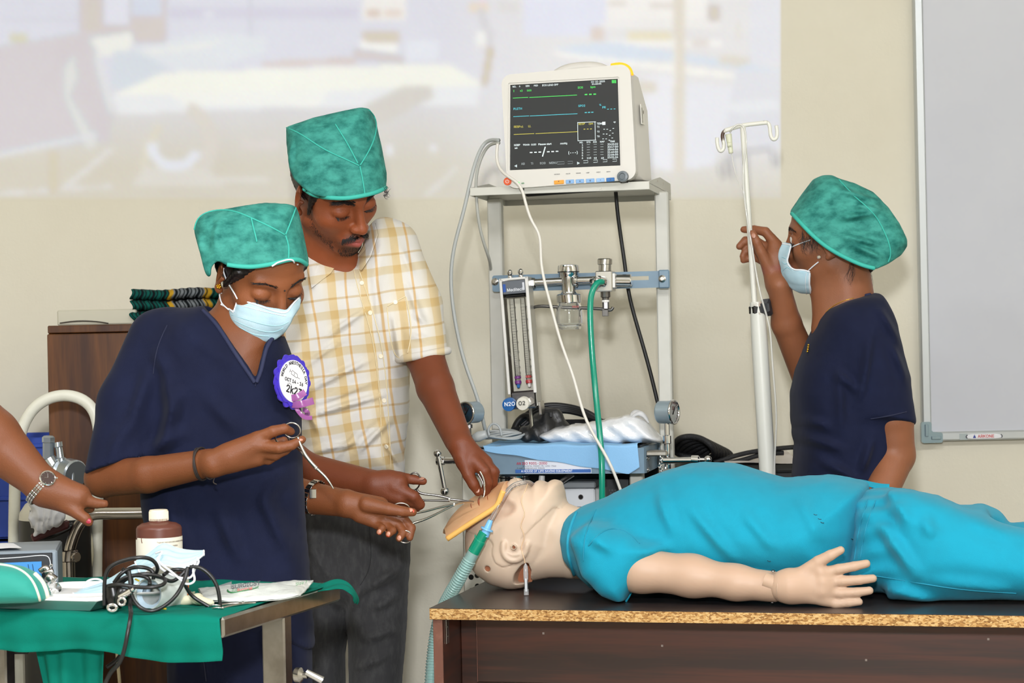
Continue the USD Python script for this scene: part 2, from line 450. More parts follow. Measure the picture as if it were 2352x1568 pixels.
# ---------------------------------------------------------------- anatomy
class Head:
    """Head axes: x to the person's right-hand picture side, y out of the face, z up; origin between the eyes' level and the ears; millimetres."""
    def __init__(s, c, R, k=1.0):
        s.c, s.R, s.k = np.asarray(c, float), R, k
    def w(s, p):
        return s.c + (np.asarray(p, float) * s.k / 1000) @ s.R.T
    def l(s, P):
        return (np.asarray(P) - s.c) @ s.R * 1000 / s.k
    def rc(s, a, b, ra, rb=None):
        return rcone(s.w(a), s.w(b), ra * s.k / 1000, (ra if rb is None else rb) * s.k / 1000)
    def el(s, c, r, tilt=None):
        return ellip(s.w(c), np.asarray(r) * s.k / 1000, s.R if tilt is None else s.R @ tilt)


def rx(deg):
    a = math.radians(deg); return np.array([[1, 0, 0], [0, math.cos(a), -math.sin(a)], [0, math.sin(a), math.cos(a)]])


def rz(deg):
    a = math.radians(deg); return np.array([[math.cos(a), -math.sin(a), 0], [math.sin(a), math.cos(a), 0], [0, 0, 1]])


def head_ops(H, jaw=1.0, lids=True, ears=(1, 1), nose=1.0):
    m = 1 / 1000 * H.k; o = []
    def u(k, f): o.append(('u', k * m, f))
    def s(k, f): o.append(('s', k * m, f))
    u(0, H.el((0, -12, 32), (74, 94, 80))); u(25, H.el((0, 26, -30), (60, 56, 74)))
    u(22, H.rc((0, 56, -95), (0, 62, -92), 19 * jaw))
    for x in (-1, 1):
        u(20, H.rc((x * 49 * jaw, -6, -58), (x * 14, 54, -96), 15, 15)); u(24, H.el((x * 44, 46, -28), (22, 22, 18)))
        u(14, H.rc((x * 8, 77, 17), (x * 44, 62, 20), 9, 8))
    for x in (-1, 1): s(12, H.el((x * 32, 88, -1), (21, 15, 12)))
    u(10, H.rc((0, 80, 8), (0, 96 * nose, -36), 7.5, 10)); u(6, H.rc((0, 97 * nose, -38), (0, 99 * nose, -39), 10.5))
    for x in (-1, 1): u(6, H.el((x * 12, 89, -40), (8, 11, 8.5)))
    for x in (-1, 1): s(2, H.rc((x * 6.5, 95, -49), (x * 7, 88, -42), 3.2))
    u(14, H.el((0, 72, -68), (28, 20, 18)))
    u(5, H.rc((-25, 76, -69), (0, 90, -64), 3.6, 6.5)); u(5, H.rc((25, 76, -69), (0, 90, -64), 3.6, 6.5))
    u(5, H.rc((-22, 77, -73), (0, 88, -77), 3.6, 7.5)); u(5, H.rc((22, 77, -73), (0, 88, -77), 3.6, 7.5))
    s(2.5, H.rc((-28, 77, -71), (0, 97, -70.5), 1.1)); s(2.5, H.rc((28, 77, -71), (0, 97, -70.5), 1.1))
    s(5, H.rc((0, 92, -56), (0, 94, -52), 2.2))
    for x in (-1, 1):
        u(3, H.el((x * 32, 64, -4), (20, 17, 14)) if lids else H.el((x * 31, 66, -3), (15, 15, 14)))
        if lids:
            s(1.5, H.rc((x * 16, 78, -10), (x * 32, 82, -13), 1.0)); s(1.5, H.rc((x * 32, 82, -13), (x * 50, 70, -10), 1.0))
            s(2.5, H.rc((x * 18, 78, 7), (x * 34, 80, 8.5), 1.0)); s(2.5, H.rc((x * 34, 80, 8.5), (x * 50, 68, 5), 1.0)); u(5, H.rc((x * 18, 72, -18), (x * 46, 64, -18), 5))
        else:
            u(2, H.rc((x * 18, 77, 5), (x * 31, 81.5, 8), 2.2)); u(2, H.rc((x * 31, 81.5, 8), (x * 45, 70, 3), 2.2)); u(2, H.rc((x * 19, 77, -8), (x * 44, 70, -8), 1.8))
    for x, e in zip((-1, 1), ears):
        if not e: continue
        T = rz(-x * 28) @ rx(-12); c = (x * 77, -14, -8)
        u(4, H.el(c, (5.5, 17, 32), T)); s(3, H.el((x * 83, -8, -2), (5, 9, 17), T)); u(2, H.rc((x * 80, -6, -14), (x * 78, 2, -6), 4))
        s(2, H.rc((x * 85, -22, 6), (x * 84, -14, 20), 1.6)); u(3, H.rc((x * 76, -9, -36), (x * 77, -12, -32), 7))
    return o


def lip_tint(H, P, base, lip, amt=1.0):
    q = H.l(P); a = np.exp(-((q[:, 0] / 25) ** 4 + ((q[:, 2] + 71) / 10.5) ** 4)) * (q[:, 1] > 70) * amt
    return base * (1 - a[:, None]) + np.asarray(lip) * a[:, None]


def strands(paths, width, name, parent, mt):
    """Hair as curves; paths: list of (n, 3) world points."""
    path = uniq(str(parent.GetPath()) + '/' + name); c = UsdGeom.BasisCurves.Define(stage, path)
    b = base_of(parent)
    c.CreateTypeAttr('linear'); c.CreateCurveVertexCountsAttr([len(p) for p in paths])
    pts = np.vstack(paths) - b; c.CreatePointsAttr(Vt.Vec3fArray.FromNumpy(pts.astype(np.float32)))
    c.CreateWidthsAttr(Vt.FloatArray.FromNumpy(np.concatenate([width * np.linspace(1, .35, len(p)) for p in paths]).astype(np.float32))); c.SetWidthsInterpolation('vertex')
    UsdShade.MaterialBindingAPI.Apply(c.GetPrim()).Bind(mt); return c


def fingers(ops, chains, k=.004, palm=None):
    """chains: list of ([points], [radii]); each finger its own chain."""
    for pts, rr in chains:
        f = [rcone(pts[i], pts[i + 1], rr[i], rr[i + 1]) for i in range(len(pts) - 1)]
        def g(P, f=f):
            d = f[0](P)
            for q in f[1:]: d = smin(d, q(P), .002)
            return d
        ops.append(('u', k, g))
    return ops


def nail(ops_or_pt, n, fwd, w=.0045, l=.0055):
    n = n / np.linalg.norm(n); fwd = fwd - n * (fwd @ n); fwd /= np.linalg.norm(fwd); sd = np.cross(n, fwd)
    s = trimesh.creation.icosphere(2); s.vertices = s.vertices * np.array([w, l, .0012])
    s.vertices = np.asarray(ops_or_pt) + s.vertices @ np.stack([sd, fwd, n]); return s


def skin_col(P, base, seed=0, amt=.10):
    n = cloud(P * 45, 3, seed)[:, None] - .5
    return np.clip(np.asarray(lin(base))[None] * (1 + amt * 2 * n), 0, 1)


# ---------------------------------------------------------------- the room
WALL = 5.10
F0 = Frame((0, 0, 0))
def struct(name, m, mt): return put(name, m, mt, kind='structure')
struct('floor', bx(-3.2, 3.2, -1.6, 5.2, -.1, 0, 0), mat('floor_tile', '#b9b4a8', .35, vary=('#aaa598', 6, .4, .7)))
struct('ceiling', bx(-3.2, 3.2, -1.6, 5.2, 3.0, 3.1, 0), mat('ceiling_paint', '#e9e6de', .8))
struct('wall_back', bx(-3.2, 3.2, WALL, WALL + .1, 0, 3.0, 0), M_wall)
struct('wall_left', bx(-3.3, -3.2, -1.6, 5.2, 0, 3.0, 0), M_wall)
struct('wall_right', bx(3.2, 3.3, -1.6, 5.2, 0, 3.0, 0), M_wall)
struct('wall_front', bx(-3.2, 3.2, -1.7, -1.6, 0, 3.0, 0), M_wall)
struct('baseboard_back', bx(-3.2, 3.2, WALL - .012, WALL, 0, .1), mat('skirting', '#8d8576', .4))


def projection():
    """Light thrown by a projector: a soft picture of a theatre, as a glow on its own patch of wall."""
    st = 5; xs = np.arange(-80, 1800, st); ys = np.arange(-160, 463, st); X, Y = np.meshgrid(xs, ys)
    wall = np.array(lin('#d6ceb8')); im = np.zeros(X.shape + (3,))
    t = np.clip((Y - 180) / 200, 0, 1)[..., None]
    im[:] = np.array([221, 221, 231]) * (1 - t) + np.array([214, 208, 194]) * t
    u = np.clip((X - 1000) / 250, 0, 1)[..., None] * (1 - np.clip((Y - 330) / 130, 0, 1))[..., None]; im[:] = im * (1 - u) + np.array([229, 227, 228]) * u
    def P(c, *pts):
        m = shapely.contains_xy(Polygon(pts).buffer(0), X.ravel(), Y.ravel()).reshape(X.shape); im[m] = c
    def Rc(c, a, b, d, e): P(c, (a, b), (d, b), (d, e), (a, e))
    Rc((206, 201, 203), 180, -160, 385, 96); Rc((226, 226, 236), 236, -60, 299, 60); Rc((211, 219, 232), 304, -40, 372, 40); Rc((212, 207, 200), 196, 0, 230, 72)
    Rc((213, 211, 225), 385, 18, 822, 44); Rc((230, 230, 236), 465, 28, 493, 40); Rc((203, 203, 214), 574, -160, 578, 130); Rc((205, 206, 218), 775, -160, 779, 130)
    Rc((216, 212, 190), 22, 75, 65, 96); Rc((212, 212, 222), 0, 40, 180, 46)
    P((206, 207, 211), (-80, 118), (0, 105), (180, 75), (305, 72), (308, 95), (215, 132), (258, 265), (250, 325), (140, 338), (-80, 352))
    P((237, 237, 232), (205, 88), (300, 72), (310, 90), (296, 118), (226, 130)); P((224, 224, 222), (150, 150), (170, 125), (178, 180), (160, 220), (225, 330), (200, 345), (145, 215))
    P((226, 226, 228), (215, 135), (222, 95), (262, 255), (250, 262)); P((214, 220, 228), (262, 120), (400, 112), (385, 160), (300, 200), (255, 205))
    P((225, 228, 233), (300, 112), (470, 75), (610, 82), (612, 118), (500, 155), (400, 162)); P((236, 236, 232), (320, 118), (520, 92), (480, 108), (340, 124))
    P((243, 243, 234), (258, 218), (375, 166), (1030, 145), (1105, 190), (1100, 208), (600, 214), (258, 226)); P((233, 234, 236), (255, 220), (600, 212), (1103, 197), (1095, 243), (990, 242), (600, 250), (270, 264))
    P((241, 241, 236), (380, 212), (760, 206), (730, 246), (420, 240)); P((213, 209, 203), (838, 242), (930, 196), (990, 198), (997, 222), (870, 290), (846, 288))
    P((226, 226, 230), (-80, 372), (0, 350), (222, 303), (226, 314), (0, 362), (-80, 385)); P((226, 224, 222), (138, 432), (250, 340), (262, 345), (150, 437)); P((226, 224, 224), (-80, 446), (255, 424), (258, 430), (-80, 455))
    P((222, 216, 200), (330, 330), (360, 285), (375, 290), (345, 345), (338, 380), (322, 385)); P((206, 198, 184), (110, 350), (132, 346), (130, 440), (114, 442)); P((222, 218, 210), (330, 380), (480, 385), (520, 430), (300, 430))
    r = np.hypot(X - 402, Y - 328); a = np.degrees(np.arctan2(Y - 328, X - 402)); m = (r > 42) & (r < 66) & (a > 20) & (a < 185); im[m] = (228, 230, 237); m = (r > 66) & (r < 100) & (a > -70) & (a < 40); im[m] = (220, 214, 206)
    Rc((221, 214, 210), 550, 320, 640, 342); Rc((226, 222, 216), 500, 405, 620, 418); Rc((232, 232, 238), 885, 330, 905, 360); Rc((232, 232, 238), 985, 330, 1002, 348); Rc((226, 224, 220), 990, 360, 994, 400); P((228, 226, 222), (970, 450), (1050, 380), (1056, 384), (978, 456))
    Rc((238, 235, 232), 832, -160, 932, 48); Rc((214, 196, 186), 840, 22, 875, 36); Rc((226, 212, 204), 880, 20, 925, 40); Rc((212, 200, 188), 832, 74, 920, 96); P((243, 243, 240), (826, 94), (915, 100), (912, 124), (826, 110)); P((205, 201, 203), (810, 112), (930, 128), (926, 146), (812, 134)); Rc((228, 230, 238), 930, 90, 1010, 140); P((217, 204, 200), (600, 142), (820, 132), (820, 148), (600, 152))
    for k in range(14): Rc(tuple(rng.integers(205, 243, 3) * np.array([1, .985, .97])), *(lambda a, b: (a, b, a + rng.integers(12, 55), b + rng.integers(6, 30)))(rng.integers(1030, 1230), rng.integers(-100, 100)))
    P((214, 212, 216), (1095, 20), (1110, 15), (1135, 100), (1120, 110)); Rc((240, 240, 238), 1090, 70, 1120, 104); P((206, 190, 172), (1120, 110), (1135, 104), (1118, 200), (1106, 200))
    Rc((226, 227, 240), 1200, -160, 1395, 85); Rc((238, 216, 213), 1150, 40, 1362, 44); Rc((242, 239, 236), 1392, -160, 1625, 50); Rc((222, 214, 208), 1398, 2, 1440, 12); Rc((222, 214, 208), 1490, 6, 1550, 16); Rc((206, 196, 190), 1625, 10, 1655, 48); Rc((242, 239, 236), 1380, 50, 1655, 62)
    Rc((222, 208, 200), 1358, 62, 1390, 95); Rc((231, 222, 196), 1442, 70, 1545, 92); Rc((244, 242, 240), 1395, 92, 1660, 108); Rc((227, 220, 216), 1585, 88, 1630, 106)
    P((216, 224, 236), (1270, 110), (1400, 95), (1800, 160), (1800, 176), (1560, 140), (1380, 140)); P((246, 244, 238), (1270, 118), (1560, 152), (1800, 182), (1800, 192), (1550, 166), (1280, 128)); P((234, 233, 238), (1480, 170), (1560, 170), (1545, 395), (1500, 385)); Rc((224, 216, 204), 1545, -160, 1572, 400); Rc((240, 236, 228), 1545, 86, 1553, 200)
    Rc((222, 214, 202), 1460, 188, 1508, 212); P((222, 216, 206), (1650, 128), (1745, 132), (1700, 152), (1650, 146)); P((231, 231, 237), (1572, 190), (1690, 200), (1640, 380), (1572, 390)); P((224, 224, 230), (1690, 160), (1800, 165), (1800, 340), (1660, 330)); P((231, 232, 236), (1650, 240), (1780, 225), (1795, 250), (1700, 262)); Rc((223, 217, 208), 1690, 45, 1700, 95); Rc((226, 226, 233), 1720, -160, 1796, 150)
    im = ndimage.gaussian_filter(im, (1.3, 1.3, 0)) + rng.normal(0, .8, im.shape)
    s = im / 255; L = np.where(s <= .04045, s / 12.92, ((s + .055) / 1.055) ** 2.4)
    e = np.maximum(L - wall, 0)
    fade = np.clip((460 - Y) / 10, 0, 1) * np.clip((1797 - X) / 8, 0, 1); e *= fade[..., None]
    d = WALL - .0003; G = EYE + d * (FW + ((X - CX) / FPX)[..., None] * RT + ((CY - Y) / FPX)[..., None] * UPV)
    n, m_ = X.shape; ii, jj = np.meshgrid(np.arange(n - 1), np.arange(m_ - 1), indexing='ij'); a = (ii * m_ + jj).ravel()
    f = np.vstack([np.c_[a, a + m_, a + m_ + 1], np.c_[a, a + m_ + 1, a + 1]])
    N = {'a': ('attribute', {'attribute': 'tint'}), 'g': ('geometry', {}), 'n': ('noise_texture', {'scale': 2.5, 'detail': 6.0, 'roughness': .6}), 'r': ('rgb_ramp', {'ramp': [(0, lin('#d9d4c2')), (.4, lin('#d9d4c2')), (.7, lin('#d5cfbc')), (1, lin('#d5cfbc'))]}), 'p': ('principled_bsdf', {'roughness': .75, 'specular_ior_level': .25, 'emission_strength': 1.0})}
    mt = usdkit.material(stage, '/World/Looks/projected_light', N, [('a.color', 'p.emission_color'), ('g.position', 'n.vector'), ('n.fac', 'r.fac'), ('r.color', 'p.base_color')], surface='p.BSDF')
    put('projected_picture', (G.reshape(-1, 3), f), mt, tint=e.reshape(-1, 3), label='faint projected picture of an operating theatre with white sheeted table on the cream wall', cat='projection')


projection()


def whiteboard():
    fr = Frame(U(2117, 1013, 5.085)); W, Hh = 1.25, 1.22
    t = thing('whiteboard', 'large grey-white board with silver aluminium frame mounted on the wall at the right edge', 'whiteboard', fr.o)
    al = mat('aluminium', '#c9ced0', .35, metal=.75); b = .024
    put('board_panel', bx(.01, W - .01, -.006, .012, .01, Hh - .01, .001, fr), mat('board_surface', '#c3c5cb', .3, spec=.5, vary=('#bfc1c8', 3, .4, .7)), t)
    for n, a in (('frame_rail', (0, b, -.014, .012, 0, Hh)), ('frame_rail', (W - b, W, -.014, .012, 0, Hh)), ('frame_rail', (0, W, -.014, .012, 0, b)), ('frame_rail', (0, W, -.014, .012, Hh - b, Hh))):
        put(n, bx(*a, .004, fr), al, t)
    cm = mat('corner_cap', '#9db4c0', .15, metal=.6)
    rr = Polygon([(-.004, -.004), (.05, -.004), (.05, .022), (.026, .024), (.022, .028), (.022, .05), (-.004, .05)]).buffer(-.006).buffer(.006)
    put('corner_cap', cat(prism(rr, -.02, -.004, fr), bx(.004, .014, -.023, -.018, .012, .045, .003, fr), bx(.02, .046, -.023, -.018, .004, .014, .003, fr)), cm, t, label='clear bluish plastic corner cap')
    x0 = fr.hitp(2215, 1002)[0]; x1 = fr.hitp(2299, 1002)[0]; zc = fr.hitp(2250, 1001)[2]
    lab = put('name_plate', prism(affinity.scale(Point(0, 0).buffer(1, 24), (x1 - x0) / 2, .0075).intersection(shapely.box(-1, -.006, 1, .006)).buffer(.0001), -.0165, -.014, fr).apply_translation(fr.w(((x0 + x1) / 2, 0, zc)) - fr.o), mat('plate_white', '#dfe0e2', .4), t, label='small oval maker plate on the lower rail')
    xm = (x0 + x1) / 2
    put('lettering', text('ARKONE', .0075, fr.w((x0 + .03, -.0168, zc - .0035)), fr.ex, fr.ez, .0004, True), mat('print_red', '#c8514c', .5), lab)
    put('logo_mark', prism([(x0 + .018, zc - .004), (x0 + .026, zc - .004), (x0 + .022, zc + .005)], -.0175, -.0165, fr), mat('print_blue', '#2b3a8c', .5), lab)
    put('end_mark', cat([tube(fr.w([(x0 + .003 + s * (x1 - x0 - .006), -.0172, zc - .004), (x0 + .001 + s * (x1 - x0 - .002), -.0172, zc), (x0 + .004 + s * (x1 - x0 - .008), -.0172, zc + .004)]), .0012, 6) for s in (0, 1)]), 'print_dark' and mat('print_dark', '#2a2a3a', .5), lab)
    xg = fr.hitp(2212, 1003)[0]
    put('tape_piece', bx(xg - .012, xg + .008, -.0152, -.0138, .002, .018, .0004, fr), mat('tape_grey', '#a3adac', .5), t)


whiteboard()


def cupboard():
    fr = Frame(U(110, 748, 4.62)); z0 = fr.o[2]; W = .40
    t = thing('cupboard', 'dark walnut-veneer wooden cupboard standing against the wall behind the woman with the badge', 'cupboard', (fr.o[0], fr.o[1], 0))
    N = {'g': ('geometry', {}), 'm': ('mapping', {'scale': (26, 26, 1.6)}), 'n': ('noise_texture', {'scale': 1.0, 'detail': 8.0, 'roughness': .65, 'distortion': .6}), 'r': ('rgb_ramp', {'ramp': [(0, lin('#241105')), (.38, lin('#3d1f0c')), (.55, lin('#56310f')), (.72, lin('#6d401a')), (1, lin('#472509'))]}), 'p': ('principled_bsdf', {'roughness': .4})}
    wd = usdkit.material(stage, '/World/Looks/walnut', N, [('g.position', 'm.vector'), ('m.vector', 'n.vector'), ('n.fac', 'r.fac'), ('r.color', 'p.base_color')], surface='p.BSDF')
    def b(n, a, m=wd, **k): return put(n, bx(*a, .002, fr), m, t, **k)
    b('side_panel', (0, .018, 0, .42, -z0, -.018)); b('side_panel', (W - .018, W, 0, .42, -z0, -.018)); b('top_panel', (0, W, -.004, .44, -.018, 0))
    b('back_panel', (.018, W - .018, .41, .42, -z0, -.018)); b('plinth', (.018, W - .018, .02, .04, -z0, -z0 + .08))
    b('door', (.002, W - .002, -.02, -.001, -z0 + .08, -.02))
    return fr


CUP = cupboard()


def towel():
    fr = Frame(CUP.w((.19, -.01, 0)), 6); N = {'g': ('texture_coordinate', {}), 's': ('separate_xyz', {})}
    t = thing('folded_cloth', 'folded dark checked cloth with green, grey and yellow stripes on top of the wooden cupboard', 'cloth', fr.o)
    cols = {'g': lin('#0e5048'), 'k': lin('#101518'), 'y': lin('#b08a25'), 'w': lin('#6d7275')}
    mt = tint_mat('striped_weave', .9, .1, bump=(700, .0004))
    for k in range(3):
        z = .004 + k * .026; n, m_ = 90, 26; a = np.linspace(-np.pi / 2, 1.5 * np.pi, m_); xs = np.linspace(0, .30, n); sx = .008 * k
        x, A = np.meshgrid(xs, a, indexing='ij'); w = .075 - .004 * k
        yy = .09 + np.sign(np.cos(A)) * (w * np.abs(np.cos(A)) ** .35); zz = z + .012 + .0125 * np.sin(A) + .002 * np.sin(x * 40 + k) + .0012 * np.sin(x * 330)
        ed = .006 * np.sin(A * 2 + k) + sx; X = x + ed - .01 * k
        v = fr.w(np.stack([X, yy, zz], -1).reshape(-1, 3)); i, j = np.meshgrid(np.arange(n - 1), np.arange(m_ - 1), indexing='ij'); q = (i * m_ + j).ravel()
        f = np.vstack([np.c_[q, q + m_, q + m_ + 1], np.c_[q, q + m_ + 1, q + 1]])
        cap = [[(0 if e == 0 else (n - 1) * m_) + c_ for c_ in ((0, i_ + 1, i_ + 2) if e == 0 else (0, i_ + 2, i_ + 1))] for e in (0, 1) for i_ in range(m_ - 2)]
        xq = x.ravel(); tint = np.zeros((len(v), 3))
        for i_, xx in enumerate(xq):
            u = (xx * 1000) % 9
            zone = 'gk' if xx < .085 else ('yk' if xx < .1 else ('wk' if xx < .175 else ('yk' if xx < .19 else 'gk')))
            tint[i_] = cols[zone[0]] if (u < 4.6 or (zone[0] == 'y' and xx % .09 < .012)) else cols[zone[1]]
        put('fold', (v, np.vstack([f, cap])), mt, t, True, tint=tint)
    o = CUP.w((.012, .02, 0)); f2 = Frame(o)
    t2 = thing('flat_box', 'flat pale grey box lying on the wooden cupboard beside the folded checked cloth', 'box', o)
    put('box_body', bx(.005, .19, 0, .2, 0, .036, .003, f2), mat('pale_grey', '#bdb9a6', .6), t2); put('box_edge', tube(f2.w([(.012, -.003, .006), (.06, -.004, .010), (.11, -.003, .006), (.125, -.003, .003)]), .0016, 6), M_steel_dark, t2)


towel()


# ---------------------------------------------------------------- anaesthesia trolley behind the dummy
C = Frame(U(1130, 1090, 4.42), 12)
def cp(px, py, y=0): return C.hitp(px, py, y)
def cw(px, py, y=0): return C.w(C.hitp(px, py, y))


def rframe(px, py, y, yaw, roll):
    f = Frame(cw(px, py, y), yaw); r = math.radians(roll); ex, ez = f.ex * math.cos(r) + f.ez * math.sin(r), f.ez * math.cos(r) - f.ex * math.sin(r)
    f.ex, f.ez = ex, ez; f.M = np.stack([f.ex, f.ey, f.ez]); return f


def ring_bolt(o, n, r, h, mt):
    return cat(lathe([(0, h), (r * .5, h), (r * .75, h * .7), (r, h * .4), (r, 0), (0, 0)], o, n, 12), lathe([(0, h * 1.5), (r * .45, h * 1.5), (r * .45, 0)], o, n, 6))


def gauge(name, label, px, py, y, n, rad, face, parent_mt=M_bluegrey):
    o = cw(px, py, y); t = thing(name, label, 'pressure gauge', o); n = np.array(n, float); n /= np.linalg.norm(n); h = .034
    put('case', lathe([(0, -h), (rad * .92, -h), (rad, -h + .003), (rad, -.002), (rad * 1.06, -.002), (rad * 1.06, .003), (rad * .94, .003), (rad * .92, 0), (0, 0)], o, n, 36), mat(name + '_case', '#97a6ad', .3, metal=.4), t, 30)
    put('bezel', tube([o + rad * 1.0 * (math.cos(a) * np.cross(n, [0, 0, 1]) / np.linalg.norm(np.cross(n, [0, 0, 1])) + math.sin(a) * np.cross(np.cross(n, [0, 0, 1]), n)) + n * .003 for a in np.linspace(0, 6.28, 24, endpoint=False)], .0028, 8, closed=True), M_chrome, t, True)
    d = put('dial', lathe([(rad * .92, .0005), (rad * .9, .0012), (0, .0012)], o, n, 36), face, t)
    e1 = np.cross([0, 0, 1.0], n); e1 /= np.linalg.norm(e1); e2 = np.cross(n, e1)
    def pt(a, r): return o + n * .0022 + r * rad * (math.cos(a) * e1 + math.sin(a) * e2)
    put('needle', tube([pt(math.radians(-130), .25), pt(math.radians(50), .65)], [.0016, .0005], 6, 2), M_blackg, t)
    put('scale', cat([tube([pt(math.radians(a), .74), pt(math.radians(a), .86)], .0006, 5, 2) for a in range(-45, 226, 18)] + [text('02', rad * .3, pt(math.radians(150), .4), e1, e2, .0003)]), mat(name + '_print', '#8c2b30', .5), d)
    put('glass', lathe([(rad * .95, .0028), (0, .0032)], o, n, 30), film(name + '_glass'), t)
    return t, o


def shelf():
    t = thing('anaesthesia_trolley', 'grey tubular anaesthesia trolley with monitor shelf, cross bar and blue-grey work top', 'trolley', (C.o[0], C.o[1], 0))
    z0 = -C.o[2]
    def b(n, a, m, r=.003, par=None, **k): return put(n, bx(*a, r, C), m, par or t, **k)
    # posts
    for (xa, xb, ya, yb, yl) in ((1123, 1155, 455, 1000, .16), (1508, 1539, 440, 1000, .16)):
        a, e, c = cp(xa, 700, yl), cp(xb, 700, yl), cp(xa, ya, yl)
        b('post', (a[0], e[0], yl, yl + .03, z0 + .1, c[2]), M_grey_paint, .003)
    # shelf tray with lips
    a, e = cp(1080, 450, 0), cp(1492, 441, 0); zt = a[2] + .012; zb = a[2]
    b('shelf_plate', (a[0], e[0], 0, .36, zb + .012, zb + .0155), M_grey_paint, .001)
    rust = mat('rusty_paint', '#c6c5bb', .5, vary=('#8a5230', 55, .66, .72))
    b('front_lip', (a[0], e[0], -.003, 0, zb, zb + .018), rust, .001); b('back_lip', (a[0], e[0], .36, .363, zb, zb + .026), M_grey_paint, .001)
    for x in (a[0], e[0] - .003):
        s = Frame(C.w((x, 0, zb))); s.ex, s.ey, s.ez = C.ey, -C.ex, C.ez; s.M = np.stack([s.ex, s.ey, s.ez])
        put('side_lip', prism([(0, 0), (.36, 0), (.36, .038), (.18, .04), (.06, .026), (0, .018)], -.003, 0, s), rust, t)
    # cross bar with slot
    o = cp(1131, 668, .13); q = cp(1536, 620, .13); x0, x1 = o[0], q[0]; zb, zt = cp(1330, 665, .13)[2], cp(1330, 627, .13)[2]
    sl0, sl1 = cp(1440, 640, .13)[0], cp(1490, 640, .13)[0]; zm = (zb + zt) / 2
    pl = Polygon([(x0, zb), (x1, zb), (x1, zt), (x0, zt)]).buffer(-.006).buffer(.006).difference(shapely.box(sl0, zm - .001, sl1, zm + .008))
    put('cross_bar', prism(pl, .13, .135, C), M_bluegrey, t)
    put('bar_end_tab', bx(cp(1513, 640, .13)[0], x1 + .002, .124, .1301, zb - .002, zt + .002, .004, C), M_bluegrey, t)
    for px in (1137, 1521): put('bar_bolt', ring_bolt(cw(px, 647 if px < 1200 else 640, .124 if px > 1200 else .13), -C.ey, .0085, .004, 0), M_steel, t)
    # work top: a box with rounded front right corner
    x0, x1 = cp(1062, 1060, -.02)[0], cp(1482, 1060, -.02)[0]; zt, zb = cp(1300, 1030, -.02)[2], cp(1300, 1088, -.02)[2]
    put('work_top_frame', trimesh.convex.convex_hull(np.vstack([C.w([(x, y, z) for z in (zb, zt)]) for x, y in [(x0, -.02), (x1 - .012, -.02), (x1 - .003, -.016), (x1, -.006), (x1, .38), (x0, .38)]])), M_bluegrey, t)
    b('work_top_sheet', (x0 + .012, x1 - .012, -.008, .37, zt, zt + .004), M_blackg, .001)
    b('work_top_inner', (x0 + .02, x1 - .03, .0, .36, zt + .004, zt + .006), mat('steel_sheet', '#9fa6a8', .3, metal=.6), .0005)
    for (px, py) in ((1484, 1053), (1484, 1080)): put('frame_screw', ring_bolt(C.w(np.array([x1, .012, cp(px, py, 0)[2]])), C.ex, .005, .003, 0), M_steel, t)
    b('rear_bracket', (x1 - .004, x1 + .012, .2, .36, zb + .02, zt + .012), M_bluegrey, .004)
    put('bracket_bolt', ring_bolt(C.w((x1 + .012, .3, zt - .012)), C.ex, .006, .004, 0), M_steel, t)
    # sticker
    s = put('maker_label', bx(cp(1183, 1, -.02)[0], cp(1336, 1, -.02)[0], -.0212, -.0202, cp(1250, 1087, -.02)[2], cp(1250, 1056, -.02)[2], .0003, C), mat('label_white', '#d9dde6', .5), t, label='white and blue maker label on the front of the work top')
    lo = cp(1183, 1087, -.02); xr = cp(1336, 1, -.02)[0]; pb = mat('label_blue', '#2c5fa8', .5)
    put('label_band', bx(lo[0] + .001, xr - .001, -.0216, -.0211, lo[2] + .001, lo[2] + .0085, .0002, C), pb, s)
    wl = text('A HOUSE OF LIFE SAVING EQUIPMENT', .0046, (0, 0, 0), (1, 0, 0), (0, 1, 0), .0003, True); L = np.ptp(wl.vertices[:, 0])
    put('band_lettering', text('A HOUSE OF LIFE SAVING EQUIPMENT', .0046 * .115 / L if L > .115 else .0046, C.w((lo[0] + .014, -.0217, lo[2] + .0028)), C.ex, C.ez, .0003, True), mat('print_white', '#e6ecf4', .5), s)
    put('label_lettering', text('AN ISO 9001-2000', .0052, C.w((lo[0] + .004, -.0213, lo[2] + .0195)), C.ex, C.ez, .0003, True), mat('print_maroon', '#b0304c', .5), s)
    pg = mat('print_grey', '#3a4660', .5)
    put('address_lettering', cat(text('KOLKATA-700087, Ph.: 2252-7366', .0031, C.w((lo[0] + .018, -.0213, lo[2] + .0145)), C.ex, C.ez, .0003), text('E-mail : mail@mail.com, Website', .0029, C.w((lo[0] + .005, -.0213, lo[2] + .0102)), C.ex, C.ez, .0003)), pg, s)
    # lower body, legs, castors
    for (pa, pb_, yl) in ((1062, 1108, -.01), (1448, 1478, .05)):
        a, e = cp(pa, 1200, yl), cp(pb_, 1200, yl); b('leg', (a[0], e[0], yl, yl + .035, z0 + .1, zb), mat('leg_cream_%d' % pa, '#d4d2c4', .45), .003)
    a = cp(1082, 1325, -.011); put('leg_hole', cat(*[lathe([(.006, .0005), (0, .0005)], C.w((a[0] + dx, -.0101, a[2] + dz)), -C.ey, 14) for dx, dz in ((0, 0), (.0, -.03), (.014, .004), (.014, -.02))]), M_blackg, t)
    b('base_frame', (x0, x1, -.02, .38, z0 + .07, z0 + .10), M_bluegrey, .004)
    for x in (x0 + .03, x1 - .03):
        for y in (.02, .34): put('castor', lathe([(0, .012), (.025, .012), (.033, .006), (.033, -.006), (.025, -.012), (0, -.012)], C.w((x, y, z0 + .035)), C.ex, 24), M_black, t)
    for x in (x0 + .03, x1 - .03):
        for y in (.02, .34): put('castor_stem', tube([C.w((x, y, z0 + .04)), C.w((x, y, z0 + .08))], .008, 8, 2), M_steel, t)
